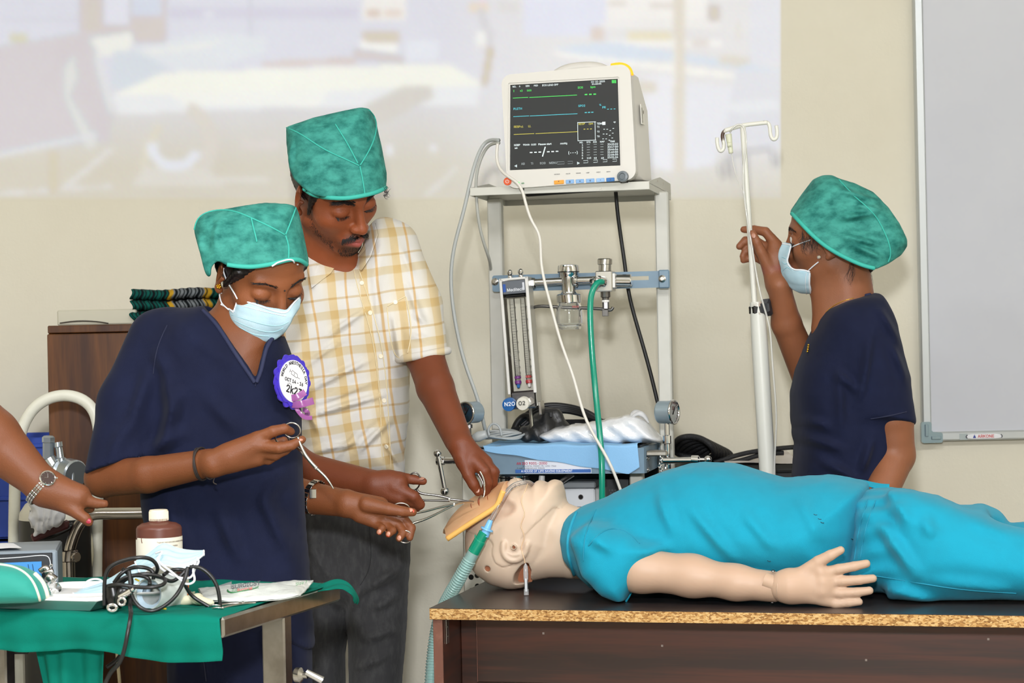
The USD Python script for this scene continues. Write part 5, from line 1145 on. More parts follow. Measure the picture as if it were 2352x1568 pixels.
    for i, s in enumerate(np.linspace(0, 1, n_)):
        for j, q in enumerate(np.linspace(0, 1, 8)): p = tp(1895 + 148 * s, 1094 + 17 * s + 14 * q * (s ** .5) + 2 * math.sin(9 * s), .36 + .02 * (1 - q)); g[i, j] = p
    put('hem_flap', sheet(T.w(g.reshape(-1, 3)).reshape(n_, 8, 3), .0018), M_teal, sm, True)
    bs = put('tie_tag', sheet(np.array([[U(1424 + 6 * i, 1138 - 3 * i + 3 * j, 3.98) for j in range(2)] for i in range(3)]), .001), M_teal, sm)
    # trousers
    tt = [(1962, 1140), (2000, 1124), (2045, 1124), (2100, 1129), (2150, 1140), (2200, 1163), (2245, 1186), (2300, 1207), (2360, 1217), (2560, 1238), (2760, 1250)]
    yl = .27; tl2 = lp(tt, .32); X2 = tl2[-1][0]
    pops = [('u', 0, infl(Polygon(tl2[:6] + [(tl2[5][0] + .05, .16), (tl2[5][0] + .05, .004), (tl2[0][0] - .02, .004)]).buffer(.001), T, .11, .20, .33, 2.4)), ('u', .03, infl(Polygon(lp(tt[2:], .22) + [(X2, .004), (tl2[2][0], .004)]).buffer(.001), T, .09, .105, .20, 2.3)),
            ('u', .03, infl(Polygon(lp([(2150, 1150), (2212, 1181), (2240, 1171), (2264, 1168), (2290, 1176), (2318, 1203), (2352, 1199), (2560, 1215), (2760, 1235)], .46) + [(X2, .004), (tl2[4][0], .004)]).buffer(.001), T, .08, .10, .46, 2.2))]
    fo2 = [((2010, 1180), (2120, 1330), .006), ((2120, 1180), (2150, 1230), .005), ((2020, 1340), (2160, 1385), .006), ((2220, 1190), (2330, 1230), .004), ((2130, 1330), (2330, 1350), .003), ((2060, 1150), (2090, 1200), .004)]
    FL2 = [(np.array(lp([a], .15)[0]), np.array(lp([b], .15)[0]), s) for a, b, s in fo2]
    xw = tl2[0][0]
    def folds2(P, d):
        nonlocal FL2
        q = T.l(P); o = np.zeros(d.shape)
        for (a, b, s) in FL2:
            v = b - a; u = np.clip(((q[..., [0, 2]] - a) @ v) / (v @ v), 0, 1); r = np.sqrt((((q[..., [0, 2]] - a) - u[..., None] * v) ** 2).sum(-1)); o += s * np.exp(-(r / .02) ** 2) * np.sin(np.pi * np.clip(u, .02, .98)) * np.cos(r / .010)
        wv = np.exp(-((q[..., 0] - xw - .05) / .05) ** 2) * np.sin(q[..., 2] * 160 + q[..., 1] * 60) * .0022
        return d + .012 * (cloud(P * np.array([10, 12, 16]), 3, 9) - .5) - 2 * o + wv
    pops += [('m', 0, folds2), ('i', .006, half(T.w((0, 0, .0015)), (0, 0, -1)))]
    c0, c1 = T.w((xw - .06, 0, -.02)), T.w((X2 + .02, .62, .34)); lo, hi = np.minimum(c0, c1) - .06, np.maximum(c0, c1) + .06; lo[2] = T.o[2] - .01
    tm = put('scrub_trousers', mesh_sdf(pops, lo, hi, .005), M_teal, t, True, label='turquoise drawstring scrub trousers')
    for a in ([(1998, 1320), (2090, 1335), (2200, 1352), (2340, 1362)], [(2012, 1148), (1990, 1210), (1975, 1290)], [(1995, 1145), (1975, 1210), (1962, 1290)]): put('seam_line', tube(on(pops, a, 3.4, .0004, 24), .0013, 6, 0), mat('teal_seam', '#1787a0', .8), tm, True)
    return ops


DUM = dummy()


def airway():
    t = thing('suture_pad', 'orange-pink silicone suture practice pad with cut slits draped over the dummy\'s forehead', 'suture pad', tw(1090, 1180, .26))
    near = spline(np.array([tw(*p, .205) for p in ((1027, 1236), (1075, 1204), (1122, 1174), (1142, 1158), (1150, 1140), (1156, 1126))]), 40); far = spline(np.array([tw(*p, .36) for p in ((1022, 1226), (1036, 1196), (1070, 1160), (1108, 1134), (1150, 1115), (1176, 1120))]), 40)
    s = np.linspace(0, 1, 24)[None, :, None]; g = near[:, None] * (1 - s) + far[:, None] * s + np.array([0, 0, 1]) * .012 * (np.sin(np.pi * s) ** .8)
    put('pad_skin', sheet(g, .009), M_orange_pad, t, 50); put('pad_edge', tube(near + np.array([0, -.001, -.001]), .0056, 10, 0), mat('pad_yellow', '#efb45f', .4, sss=.1), t, True, label='yellowish cut near edge of the pad')
    put('pad_underside', sheet(g[3:-3, 2:-2] - np.array([-.004, 0, .0085]), .005), mat('pad_red', '#d87a66', .45, sss=.1), t, True)
    from scipy.interpolate import LinearNDInterpolator
    Q = g[1:-1, 1:-1].reshape(-1, 3); dd = Q - EYE; px = np.c_[CX + FPX * (dd @ RT) / dd[:, 1], CY - FPX * (dd @ UPV) / dd[:, 1]]; lin3 = LinearNDInterpolator(px, Q)
    dk = mat('slit_dark', '#a3532f', .5); lt = mat('slit_light', '#f6cfa4', .5)
    def slit(pts, r, m_=dk):
        q = lin3(spline(np.array(pts, float), 16)); q = q[~np.isnan(q[:, 0])]
        if len(q) > 3: put('cut_slit', tube(q + np.array([-.0012, -.0036, .0028]), [.0004, r, r, .0004], 8, 0, flat=.6), m_, t, True)
    slit([(1087, 1153), (1084, 1162), (1088, 1174)], .0018); slit([(1108, 1138), (1102, 1152), (1104, 1167)], .0032); slit([(1123, 1131), (1122, 1145), (1124, 1156)], .0014)
    slit([(1074, 1167), (1066, 1180), (1056, 1192)], .0010, lt); slit([(1056, 1193), (1064, 1192), (1073, 1190)], .0009, dk); slit([(1041, 1193), (1040, 1203), (1039, 1214)], .0009)
    # tracheal tube and circuit
    t = thing('tracheal_tube', 'clear tracheal tube with pale blue connector curving out of the dummy\'s mouth', 'tube', tw(1180, 1130, .24))
    cl = film('pvc_clear', (.97, .96, .95), body=.12, bcol=(.95, .93, .9)); y = .225
    path = [tw(1226, 1116, .28), tw(1215, 1108, .26), tw(1200, 1108, .245), tw(1182, 1113, .235), tw(1164, 1130, .215), tw(1148, 1156, .205), tw(1135, 1180, .2), tw(1124, 1200, .198)]
    put('tube_shaft', tube(path, .0047, 14, 60, caps=False), cl, t, True); put('blue_line', tube([p + T.ey * -.0044 for p in path], .0005, 5, 60), mat('line_brown', '#6b4a3c', .5), t, True)
    A = tw(1126, 1196, .197); B = tw(1115, 1224, .195); ax = (B - A) / np.linalg.norm(B - A); L = np.linalg.norm(B - A)
    put('connector', lathe([(.0048, -.002), (.0058, .004), (.0068, L * .6), (.0125, L * .62), (.0128, L * .74), (.0088, L * .76), (.0088, L + .006), (.0, L + .006)], A, ax, 24), mat('connector_blue', '#79b9e4', .35), t, 35, label='pale blue tube connector')
    put('depth_marking', cat(*[text(s_, .0036, tw(px, py, yy) - T.ey * .0052, (tw(px + 5, py - 6, yy) - tw(px, py, yy)), (-.6, 0, .8), .0003) for s_, px, py, yy in (('21', 1184, 1120, .236), ('22', 1194, 1117, .24), ('ID 7.0', 1146, 1166, .203), ('20', 1176, 1127, .228))]), mat('print_black', '#33261f', .6), t)
    pl = [tw(1212, 1110, .25)] + [hit(DUM, px, py, 3.6)[0] - T.ey * .0015 for px, py in ((1206, 1128), (1198, 1145), (1200, 1160), (1205, 1178), (1200, 1195), (1197, 1208), (1203, 1225), (1203, 1240), (1198, 1256), (1202, 1275))] + [tw(1206, 1293, .20)]
    put('pilot_line', tube(pl, .0009, 6, 80), mat('pilot_line', '#e0c09a', .3), t, True); v0, v1 = tw(1207, 1293, .2), tw(1209, 1366, .195)
    put('pilot_valve', lathe([(.0012, 0), (.004, .006), (.0048, .02), (.0045, .032), (.0036, .034), (.0036, .05), (.0048, .051), (.0048, .062), (0, .062)], v0, v1 - v0, 16), film('valve_clear', body=.25, bcol=(.85, .85, .84), rough=.08), t, 40); put('valve_core', lathe([(.002, .03), (.0026, .034), (.0026, .055), (0, .056)], v0, v1 - v0, 10), mat('valve_white', '#d8dcdd', .3), t)
    t = thing('breathing_circuit', 'green connector with pale green corrugated hose running off the left end of the desk', 'hose', tw(1085, 1270, .2))
    A, B = tw(1113, 1222, .195), tw(1088, 1268, .195); ax = (B - A) / np.linalg.norm(B - A); L = np.linalg.norm(B - A)
    put('green_connector', lathe([(.0, 0), (.0095, 0), (.0108, .001), (.0108, L * .38), (.0118, L * .40), (.0122, L * .44), (.0122, L), (.0115, L + .001)], A, ax, 30), mat('circuit_green', '#0f9a78', .25, spec=.6, trans=.2), t, 35); put('connector_key', bx(-.0015, .0015, -.0016, .0016, -.006, .006, .0006, Frame(A + ax * .012 + np.array([-.0125, 0, 0]))), mat('circuit_green2', '#0c8466', .3), t)
    P = [tw(1090, 1264, .195), tw(1076, 1290, .197), tw(1054, 1330, .205), tw(1030, 1372, .23), tw(1010, 1420, .26), tw(998, 1480, .27), tw(992, 1540, .26), tw(988, 1620, .24)]
    q = spline(np.array(P), 420); rr = .0128 + .0012 * np.sin(np.linspace(0, 2 * np.pi * 62, 420)); rr[:34] = .0122
    put('corrugated_hose', tube(q, list(rr), 18, 0, caps=False), film('hose_film', (.86, .96, .93), body=.42, bcol=(.55, .80, .76), rough=.15), t, True); put('inner_wire', tube(P, .0078, 10, 80), mat('hose_core', '#6fc2b8', .4, alpha=.55), t, True)


airway()


# ---------------------------------------------------------------- people
def proj(ops, P, n=6):
    P = np.array(P, float); e = 4e-4
    for _ in range(n):
        d = ev(ops, P); g = np.stack([ev(ops, P + e * np.eye(3)[i]) - d for i in range(3)], -1) / e; g /= np.linalg.norm(g, axis=-1, keepdims=True) + 1e-9; P = P - g * np.clip(d, -.02, .02)[..., None]
    return P, g


def fold_op(fr, lines, amp=.008, freq=(9, 11, 8), seed=1, plane=0.0, width=.016):
    L = [(fr.hitp(*a, plane)[[0, 2]], fr.hitp(*b, plane)[[0, 2]], 2.1 * s) for a, b, s in lines]
    def f(P, d):
        q = fr.l(P)[..., [0, 2]]; o = np.zeros(d.shape)
        for a, b, s in L:
            v = b - a; u = np.clip(((q - a) @ v) / (v @ v), 0, 1); r = np.sqrt(((q - a - u[..., None] * v) ** 2).sum(-1)); o += s * np.exp(-(r / width) ** 2) * np.sin(np.pi * np.clip(u, .03, .97)) * np.cos(r / (width * .5))
        return d + amp * (cloud(P * np.array(freq), 3, seed) - .5) - o
    return ('m', 0, f)


def cut(a, b):
    return lambda P: np.maximum(a(P), b(P))


def hairs(ops, H, n, pick, comb, ln, width, name, parent, seed=0, lift=.25):
    """Short hairs rooted on a face: pick(rng) gives root (mm, head axes), comb(root) the lie."""
    r = np.random.default_rng(seed); R0 = np.array([pick(r) for _ in range(n)]); P, g = proj(ops, H.w(R0)); out = []
    for i in range(n):
        d = H.R @ np.asarray(comb(R0[i], r), float); d /= np.linalg.norm(d); d = d - g[i] * (d @ g[i]) + g[i] * lift; d /= np.linalg.norm(d); l = ln * r.uniform(.6, 1.2)
        out.append(np.array([P[i] - g[i] * .0005, P[i] + d * l * .5 + g[i] * .0003, P[i] + d * l - g[i] * l * .05]))
    return strands(out, width, name, parent, M_hair)


def brows(ops, H, parent, ln=.008, n=150, thick=3.2, w=.0007, sides=(1, -1)):
    for s in sides:
        def pk(r, s=s):
            u = r.uniform(-.06, 1); return (s * (13 + 37 * u), 84 - 20 * u * u, 17 + 5 * math.sin(u * 2.2) - 5 * max(0, u - .75) * 4 * .4 + r.normal(0, thick * (1.1 - .7 * u) * .5))
        hairs(ops, H, n, pk, lambda p, r, s=s: (s * .9, 0, .35 - .5 * (abs(p[0]) > 34) + r.normal(0, .15)), ln, w, 'eyebrow', parent, 3 + s)
        def lk(r, s=s):
            u = r.uniform(0, 1); return (s * (16 + 33 * u), 80 - 9 * u, -10 - 3 * math.sin(np.pi * u))
        hairs(ops, H, 80, lk, lambda p, r, s=s: (s * .35, .8, -.55), .0075, .0006, 'eyelash', parent, 9 + s, lift=.5)


def hair_cap(H, extra=(), k=1.0, front=26, nape=True):
    o = [('u', 0, H.el((0, -13, 33), (76 * k, 96 * k, 82 * k)))] + ([('u', .012, H.el((0, -50, 0), (66, 56, 62)))] if nape else [])
    nrm = H.R @ np.array([0, .72, -.42]); o.append(('i', .006, half(H.w((0, front, 0)), nrm))); o.append(('i', .008, half(H.w((0, -30, -72)), H.R @ np.array([0, .25, -1]))))
    for e in extra: o.append(('u', .008, e))
    o.append(('m', 0, lambda P, d: d + .0016 * np.sin(H.l(P)[..., 2] * .55 + H.l(P)[..., 1] * .25) * np.sin(H.l(P)[..., 0] * .3)))
    return o


def cap(H, d, poly, seams, hem, parent, W=.105, R=.095, yc=0.0, wr=(), shape=2.3, hemw=.0045, string=None, ext=(0, -.07)):
    fr = Frame((0, d, 0)); P2 = [tuple(fr.hitp(a, b)[[0, 2]]) for a, b in poly]
    sp_ = Polygon(P2).buffer(.003).buffer(-.006).buffer(.003); big = shapely.union_all([affinity.translate(sp_, ext[0] * k / 6, ext[1] * k / 6) for k in range(7)]).buffer(.004).buffer(-.004)
    ops = [('u', 0, infl(big, fr, R, W, yc, shape)), fold_op(fr, wr, .006, (22, 18, 24), 3, 0, .012), ('i', .002, slab(sp_, fr, taper=True))]
    lo, hi = np.array([min(p[0] for p in P2), d + yc - W - .02, min(p[1] for p in P2)]) - .012, np.array([max(p[0] for p in P2), d + yc + W + .02, max(p[1] for p in P2)]) + .012
    c = put('surgical_cap', mesh_sdf(ops, lo, hi, .0032), M_cap, parent, True, label='teal-green disposable surgical cap')
    for s in seams: put('cap_seam', tube(on(ops, s, d - .25, .0008, 30, d + .2), .0015, 8, 0), M_seam, c, True)
    h = on(ops, hem, d - .25, .0004, 40, d + .2); n = len(h); up = np.gradient(h, axis=0); cen = (lo + hi) / 2
    put('cap_hem', tube(h, hemw, 10, 0, flat=1), M_seam, c, True)
    if string: put('cap_string', tube(on(ops, string, d - .25, .0055, 30, d + .2), .0016, 8, 0), M_white, c, True)
    return c, ops


def mask(H, d, poly, bops, parent, edges, loops, pleats, yback=.03, mt=None):
    mt = mt or M_mask
    fr = Frame((0, d, 0)); P2 = Polygon([tuple(fr.hitp(a, b)[[0, 2]]) for a, b in poly]).buffer(-.0008).buffer(.0016).buffer(-.0008)
    if len(P2.exterior.coords) < 4: P2 = Polygon([tuple(fr.hitp(a, b)[[0, 2]]) for a, b in poly])
    o = [('u', 0, H.el((0, 46, -60), (71, 63, 70))), ('u', .02, H.rc((0, 95, -34), (0, 76, -104), 24, 25)), ('u', .02, H.rc((0, 90, -20), (0, 100, -42), 9, 14))]
    o.append(('i', .002, slab(P2, fr, taper=True))); o.append(('i', .002, half((0, d + yback, 0), (0, 1, 0))))
    o.append(('m', 0, lambda P, dd: dd - .0011 * np.abs(np.sin((H.l(P)[..., 2] + .18 * np.abs(H.l(P)[..., 0])) / 15.5 * np.pi / 2)) ** .35 + .0025 * (cloud(P * 60, 2, 4) - .5)))
    x0, z0, x1, z1 = P2.bounds
    m = put('face_mask', mesh_sdf(o, (x0 - .02, d - .17, z0 - .02), (x1 + .02, d + yback + .02, z1 + .02), .0025), mt, parent, True, label='light blue pleated surgical face mask')
    for e in edges: put('mask_binding', tube(on(o, e[:-1], d - .25, .0004, 30, d + .1), e[-1], 8, 0), M_white, m, True)
    for e in pleats: put('pleat', tube(on(o, e, d - .25, -.0003, 24, d + .1), .0011, 6, 0), mat('mask_pleat', '#9fcbd8', .8) if 'mp' not in names and not names.update({'mp': 0}) else '/World/Looks/mask_pleat', m, True)
    for l in loops: put('ear_loop', tube(l, .0013, 8, 30), M_white, m, True)
    return m, o


def skin(ops, lo, hi, h, base, H, lip, parent, extra=None, label='skin', seed=0):
    m = mesh_sdf(ops, lo, hi, h); t = skin_col(m.vertices, base, seed)
    if H is not None: t = lip_tint(H, m.vertices, t, lin(lip))
    if extra is not None: t = extra(m.vertices, t)
    return put('body', m, M_skin, parent, True, tint=t)


def nails(parent, items, col, w=.0048, l=.006, nm='fingernail'):
    mt = mat('nail_' + col[1:], col, .3)
    for p, n, f in items: put(nm, nail(p, np.asarray(n, float), np.asarray(f, float), w, l), mt, parent, True)


# ------------------------------------------------ the man in the checked shirt
def man():
    D = 4.27; H = Head(U(768, 436, 4.14), rot(47, 31, -18), 1.05); ft = U(790, 1400, D)
    t = thing('person', 'person with moustache in pale yellow checked shirt and teal cap, bending over the dummy', 'person', (ft[0], ft[1], 0))
    fr = Frame((0, D, 0)); P2 = lambda pts: Polygon([tuple(fr.hitp(a, b)[[0, 2]]) for a, b in pts])
    o = head_ops(H, 1.06); hb = list(o)
    nb = U(752, 640, D - .01)
    o.append(('u', .025, rcone(H.w((0, -28, -50)), nb, .056, .066))); o.append(('u', .02, rcone(H.w((0, 20, -75)), U(790, 615, D - .05), .026, .03)))
    chest = P2([(690, 600), (760, 585), (840, 590), (900, 600), (920, 700), (915, 1000), (660, 1000), (640, 700), (655, 610)]); o.append(('u', .03, infl(chest, fr, .09, .085)))
    ra = [U(655, 660, D), U(575, 985, 4.10), U(700, 1082, 4.02), U(848, 1110, 3.965)]; rr = [.055, .044, .0385, .0285]
    la = [U(900, 590, D), U(975, 815, 4.18), U(1000, 890, 4.12), U(1052, 1010, 4.03)]; lr = [.052, .040, .0385, .0285]
    for A, r in ((ra, rr), (la, lr)):
        for i in range(3): o.append(('u', .008, rcone(A[i], A[i + 1], r[i], r[i + 1])))
    # right hand (picture left), back of the hand to the camera, thumb through the forceps ring
    h = lambda x, y, dd=0: U(x, y, 3.955 + dd)
    o += [('u', .012, rcone(h(862, 1112), h(915, 1108, -.005), .022, .019)), ('u', .012, rcone(h(864, 1124), h(918, 1142, -.008), .019, .0165)), ('u', .012, rcone(h(864, 1106), h(895, 1098), .017, .016))]
    fingers(o, [([h(880, 1098), h(918, 1096, .005), h(950, 1101, .008), h(972, 1105, .008)], [.016, .0115, .0098, .0078]),
                ([h(905, 1118, -.01), h(950, 1140, -.014), h(964, 1158, -.004), h(950, 1166, .012)], [.0145, .0118, .0105, .009]),
                ([h(908, 1134, -.005), h(946, 1152, -.004), h(955, 1164, .008), h(938, 1168, .022)], [.013, .011, .0098, .0085]),
                ([h(902, 1146, .0), h(932, 1160, .006), h(938, 1166, .018), h(922, 1166, .03)], [.012, .0105, .009, .008]),
                ([h(892, 1150, .008), h(915, 1162, .014), h(922, 1166, .024), h(908, 1164, .034)], [.011, .0095, .0085, .0075])], .005)
    # left hand (picture right), pinching downwards
    g = lambda x, y, dd=0: U(x, y, 4.01 + dd)
    o += [('u', .012, rcone(g(1058, 1022), g(1082, 1062, -.004), .023, .022)), ('u', .012, rcone(g(1066, 1022), g(1112, 1064, .004), .019, .018)), ('u', .012, rcone(g(1054, 1030), g(1066, 1062, -.008), .016, .016))]
    fingers(o, [([g(1062, 1050, -.012), g(1076, 1090, -.018), g(1088, 1112, -.018), g(1098, 1130, -.014)], [.0165, .0125, .0115, .0085]),
                ([g(1088, 1058, -.014), g(1112, 1082, -.024), g(1120, 1108, -.018), g(1116, 1134, -.008)], [.0145, .0118, .0105, .008]),
                ([g(1108, 1062, -.002), g(1132, 1082, -.008), g(1132, 1108, .0), g(1122, 1128, .006)], [.0135, .0112, .010, .008]),
                ([g(1116, 1064, .012), g(1136, 1084, .012), g(1132, 1106, .016), g(1120, 1120, .02)], [.0125, .0105, .0095, .008]), ([g(1116, 1062, .024), g(1132, 1078, .028), g(1128, 1096, .03), g(1118, 1108, .032)], [.0115, .009, .0082, .007])], .005)
    def beard(P, c):
        q = H.l(P); x, y, z = np.abs(q[:, 0]), q[:, 1], q[:, 2]
        jaw = np.exp(-((z + 88 - .42 * np.maximum(0, x - 18)) / 15) ** 2) * (y > -12) * (z < -38); chin = np.exp(-((x / 22) ** 2 + ((z + 98) / 15) ** 2)) * (y > 45); mo = np.exp(-((x / 26) ** 4 + ((z + 58) / 7) ** 2)) * (y > 70); side = np.exp(-(((y - 8) / 14) ** 2)) * (x > 55) * (z > -45) * (z < 40)
        lipm = np.exp(-((x / 20) ** 4 + ((z + 71) / 8) ** 4)) * (y > 72)
        a = np.clip(.5 * jaw + .55 * chin + .6 * mo + .6 * side, 0, .8) * (1 - lipm) * (.65 + .7 * cloud(P * 260, 2, 3)); a = np.clip(a, 0, .85)[:, None]
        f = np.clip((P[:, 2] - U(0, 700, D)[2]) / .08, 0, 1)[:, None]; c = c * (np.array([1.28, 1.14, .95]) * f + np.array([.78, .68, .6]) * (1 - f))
        return c * (1 - a) + np.array(lin('#1c120e')) * a
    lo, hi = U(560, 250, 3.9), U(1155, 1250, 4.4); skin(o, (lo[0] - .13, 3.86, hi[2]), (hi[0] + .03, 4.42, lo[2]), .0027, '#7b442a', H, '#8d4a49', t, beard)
    brows(hb, H, t, .009, 280, 4.8, .0010)
    hairs(hb, H, 420, lambda r: (lambda x: (x, 92 - .012 * x * x, -56.5 - .008 * x * x + r.normal(0, 2.4)))(r.uniform(-33, 33)), lambda p, r: (np.sign(p[0]) * .7 + r.normal(0, .2), .3, -.75), .0095, .0009, 'moustache', t, 21)
    hairs(hb, H, 380, lambda r: (r.normal(0, 16), 70, -100 + r.normal(0, 7)), lambda p, r: (p[0] * .01, .4, -.8), .0045, .0007, 'beard', t, 22)
    hairs(hb, H, 500, lambda r: (lambda u: (np.sign(r.uniform(-1, 1)) * (62 - 34 * u), 10 + 44 * u, -52 - 42 * u + r.normal(0, 7)))(r.uniform(0, 1)), lambda p, r: (0, .4, -.8), .0035, .0006, 'beard', t, 23)
    hc = hair_cap(H, [H.rc((70, 22, 18), (70, 14, -28), 7, 4), H.rc((-70, 22, 18), (-70, 14, -28), 7, 4), H.rc((40, 68, 44), (58, 48, 24), 7, 4)], .995, 30, False)
    put('hair', mesh_sdf(hc, H.c - .14, H.c + .15, .0035), M_hair, t, True)
    r = np.random.default_rng(4); ws = []
    for i in range(26):
        s = r.uniform(0, 1); a = U(879 + 6 * r.uniform(0, 1), 428 + 24 * s, 4.09 + r.normal(0, .012)); ws.append(np.array([a, a + [.004, 0, -.004 + .006 * r.uniform(-.4, 1)], a + [.006 + .007 * r.uniform(0, 1) ** 2, 0, -.006 + .012 * r.uniform(-.6, 1)]]))
    strands(ws, .0009, 'hair_wisps', t, M_hair)
    cap(H, 4.13, [(656, 292), (720, 270), (780, 256), (830, 246), (850, 250), (864, 280), (877, 335), (889, 400), (887, 431), (872, 440), (838, 450), (800, 456), (762, 456), (718, 447), (697, 432), (674, 410), (664, 385), (659, 340)],
        [[(657, 293), (690, 308), (740, 340), (790, 364), (826, 381)], [(826, 381), (850, 340), (863, 300), (860, 270), (846, 252)], [(826, 381), (833, 415), (838, 449)], [(770, 285), (795, 325), (822, 376)]],
        [(698, 433), (718, 446), (762, 454), (800, 454), (838, 448), (872, 438), (886, 430)], t, .112, .10, -.005, [((680, 330), (672, 400), .003), ((700, 430), (720, 440), .002)], 2.3)
    # shirt
    N = {'g': ('geometry', {}), 'rt': ('mapping', {'rotation': (0, math.radians(7), 0)}), 'nz': ('noise_texture', {'scale': 4.0, 'detail': 2.0}), 'ns': ('vector_math', {'math_type': 'scale', 'scale': .035}), 'ad': ('vector_math', {'math_type': 'add'}), 's': ('separate_xyz', {}),
         'mx': ('math', {'math_type': 'multiply', 'value2': 14.2}), 'fx': ('math', {'math_type': 'fraction'}), 'mz': ('math', {'math_type': 'multiply', 'value2': 12.6}), 'fz': ('math', {'math_type': 'fraction'}),
         'rx': ('rgb_ramp', {'ramp': [(0, lin('#cfcbc2')), (.16, lin('#cfc6b4')), (.19, lin('#cbb893')), (.40, lin('#c9b48b')), (.43, lin('#cfcbc2')), (.66, lin('#cecbc6')), (.69, lin('#c9ac82')), (.735, lin('#c9ac82')), (.76, lin('#cecbc6')), (1, lin('#cfcbc2'))]}),
         'rz': ('rgb_ramp', {'ramp': [(0, (1, 1, 1)), (.2, (1, 1, 1)), (.24, lin('#f3e6c8')), (.44, lin('#f1e3c2')), (.46, (1, 1, 1)), (.72, (1, 1, 1)), (.74, lin('#ead8b8')), (.78, lin('#ead8b8')), (.8, (1, 1, 1)), (1, (1, 1, 1))]}),
         'm': ('mix', {'mix_type': 'multiply', 'fac': .85}), 'bn': ('noise_texture', {'scale': 900.0}), 'b': ('bump', {'distance': .0002}), 'p': ('principled_bsdf', {'roughness': .85, 'specular_ior_level': .2, 'sheen_weight': .1})}
    sh = usdkit.material(stage, '/World/Looks/checked_shirt', N, [('g.position', 'nz.vector'), ('nz.color', 'ns.vector1'), ('g.position', 'rt.vector'), ('rt.vector', 'ad.vector1'), ('ns.vector', 'ad.vector2'), ('ad.vector', 's.vector'), ('s.x', 'mx.value1'), ('mx.value', 'fx.value1'), ('s.z', 'mz.value1'), ('mz.value', 'fz.value1'), ('fx.value', 'rx.fac'), ('fz.value', 'rz.fac'), ('rx.color', 'm.color1'), ('rz.color', 'm.color2'), ('m.color', 'p.base_color'), ('g.position', 'bn.vector'), ('bn.fac', 'b.height'), ('b.normal', 'p.normal')], surface='p.BSDF')
    sp = P2([(668, 560), (700, 548), (740, 588), (810, 606), (842, 560), (870, 507), (896, 524), (918, 556), (936, 610), (945, 690), (944, 790), (938, 880), (935, 985), (930, 1070), (934, 1092), (880, 1104), (760, 1096), (640, 1090), (618, 950), (608, 800), (615, 660), (636, 590)]).buffer(-.004).buffer(.008).buffer(-.004)
    so = [('u', 0, infl(sp, fr, .10, .122, 0, 2.3))]
    so += [('u', .03, rcone(U(895, 575, D), U(945, 700, 4.23), .066, .063)), ('u', .012, cut(rcone(U(945, 700, 4.23), U(972, 830, 4.18), .060, .054), half(U(972, 820, 4.18), (.22, -.1, -1)))), ('u', .03, rcone(U(655, 640, D), U(590, 930, 4.13), .07, .06))]
    so.append(('s', .006, slab(P2([(690, 480), (735, 580), (775, 602), (812, 606), (832, 575), (838, 520), (760, 480)]), fr, -.3, .05, True)))
    so.append(fold_op(fr, [((700, 900), (860, 820), .005), ((690, 960), (900, 900), .006), ((820, 1040), (900, 960), .005), ((740, 780), (860, 700), .004), ((930, 640), (980, 760), .004), ((900, 700), (925, 860), .004), ((700, 1040), (840, 1010), .004), ((680, 880), (740, 1000), .005), ((915, 560), (950, 640), .003), ((880, 1000), (925, 1085), .005), ((860, 620), (880, 800), .003), ((690, 850), (800, 770), .003), ((720, 930), (870, 870), .003), ((760, 1060), (860, 960), .003), ((945, 720), (985, 740), .003), ((940, 770), (990, 780), .003)], .017, (11, 12, 10), 2, -.1, .011))
    smesh = mesh_sdf(so, (U(490, 0, 4.2)[0], D - .24, U(0, 1115, D)[2]), (U(1020, 0, D)[0], D + .16, U(0, 490, D)[2]), .0045)
    s = put('shirt', smesh, sh, t, True, label='pale yellow and cream checked shirt with rolled sleeves')
    def onS(pts, l=.001, n=30): return on(so, pts, 4.0, l, n, 4.45)
    # collar flaps, placket, pocket, cuff, buttons
    for pts, nm in (([(692, 552), (712, 640), (716, 662), (760, 628), (771, 612), (735, 575)], 0), ([(812, 606), (830, 622), (852, 588), (868, 540), (862, 512), (838, 560)], 1)):
        q = np.array([hit(so, a, b, 3.95, 4.4)[0] for a, b in pts]); q[:, 1] = np.minimum(q[:, 1], np.median(q[:, 1]) + .03) - .006; c = q.mean(0) - [0, .004, 0]; n = len(q); grid = np.array([[c + (q[i % n] - c) * w for w in (0.02, .4, .75, 1.0)] for i in range(n + 1)]); put('collar', sheet(grid, .003), sh, s, True)
    put('placket', tube(onS([(812, 612), (830, 680), (852, 760), (870, 850), (878, 950), (884, 1085)], -.001, 60), .0135, 10, 0, flat=.18), sh, s, True) if False else None
    ed = mat('shirt_seam', '#d8c8a2', .85)
    for l in ([(811, 610), (822, 660), (848, 750), (866, 850), (874, 950), (878, 1085)], [(824, 618), (838, 660), (866, 750), (884, 850), (892, 950), (898, 1085)]): put('placket_edge', tube(onS(l, .0005, 50), .0012, 6, 0), ed, s, True)
    for l in ([(889, 703), (932, 680)], [(932, 680), (944, 760), (936, 812)], [(889, 703), (902, 800), (918, 822), (936, 812)]): put('pocket_seam', tube(onS(l, .0005, 24), .0013, 6, 0), ed, s, True)
    bt = mat('button_pearl', '#e8dfc8', .3)
    for a, b in ((831, 650), (850, 718), (874, 818), (882, 920), (888, 1025), (908, 694)): p, n = hit(so, a, b, 4.0, 4.4); put('button', lathe([(0, .0018), (.0042, .0022), (.005, .0015), (.005, 0)], p, n, 14), bt, s, 30)
    cu = U(972, 815, 4.185); cp_ = (U(990, 812, 4.16) - U(952, 835, 4.16)); put('sleeve_cuff', tube([cu + .054 * (math.cos(a) * np.array([.96, 0, .26]) + math.sin(a) * np.array([0.03, 1, 0])) + [.0, 0, -.006 * math.cos(a)] for a in np.linspace(0, 6.28, 20, endpoint=False)], .0085, 10, closed=True, flat=1), sh, s, True)
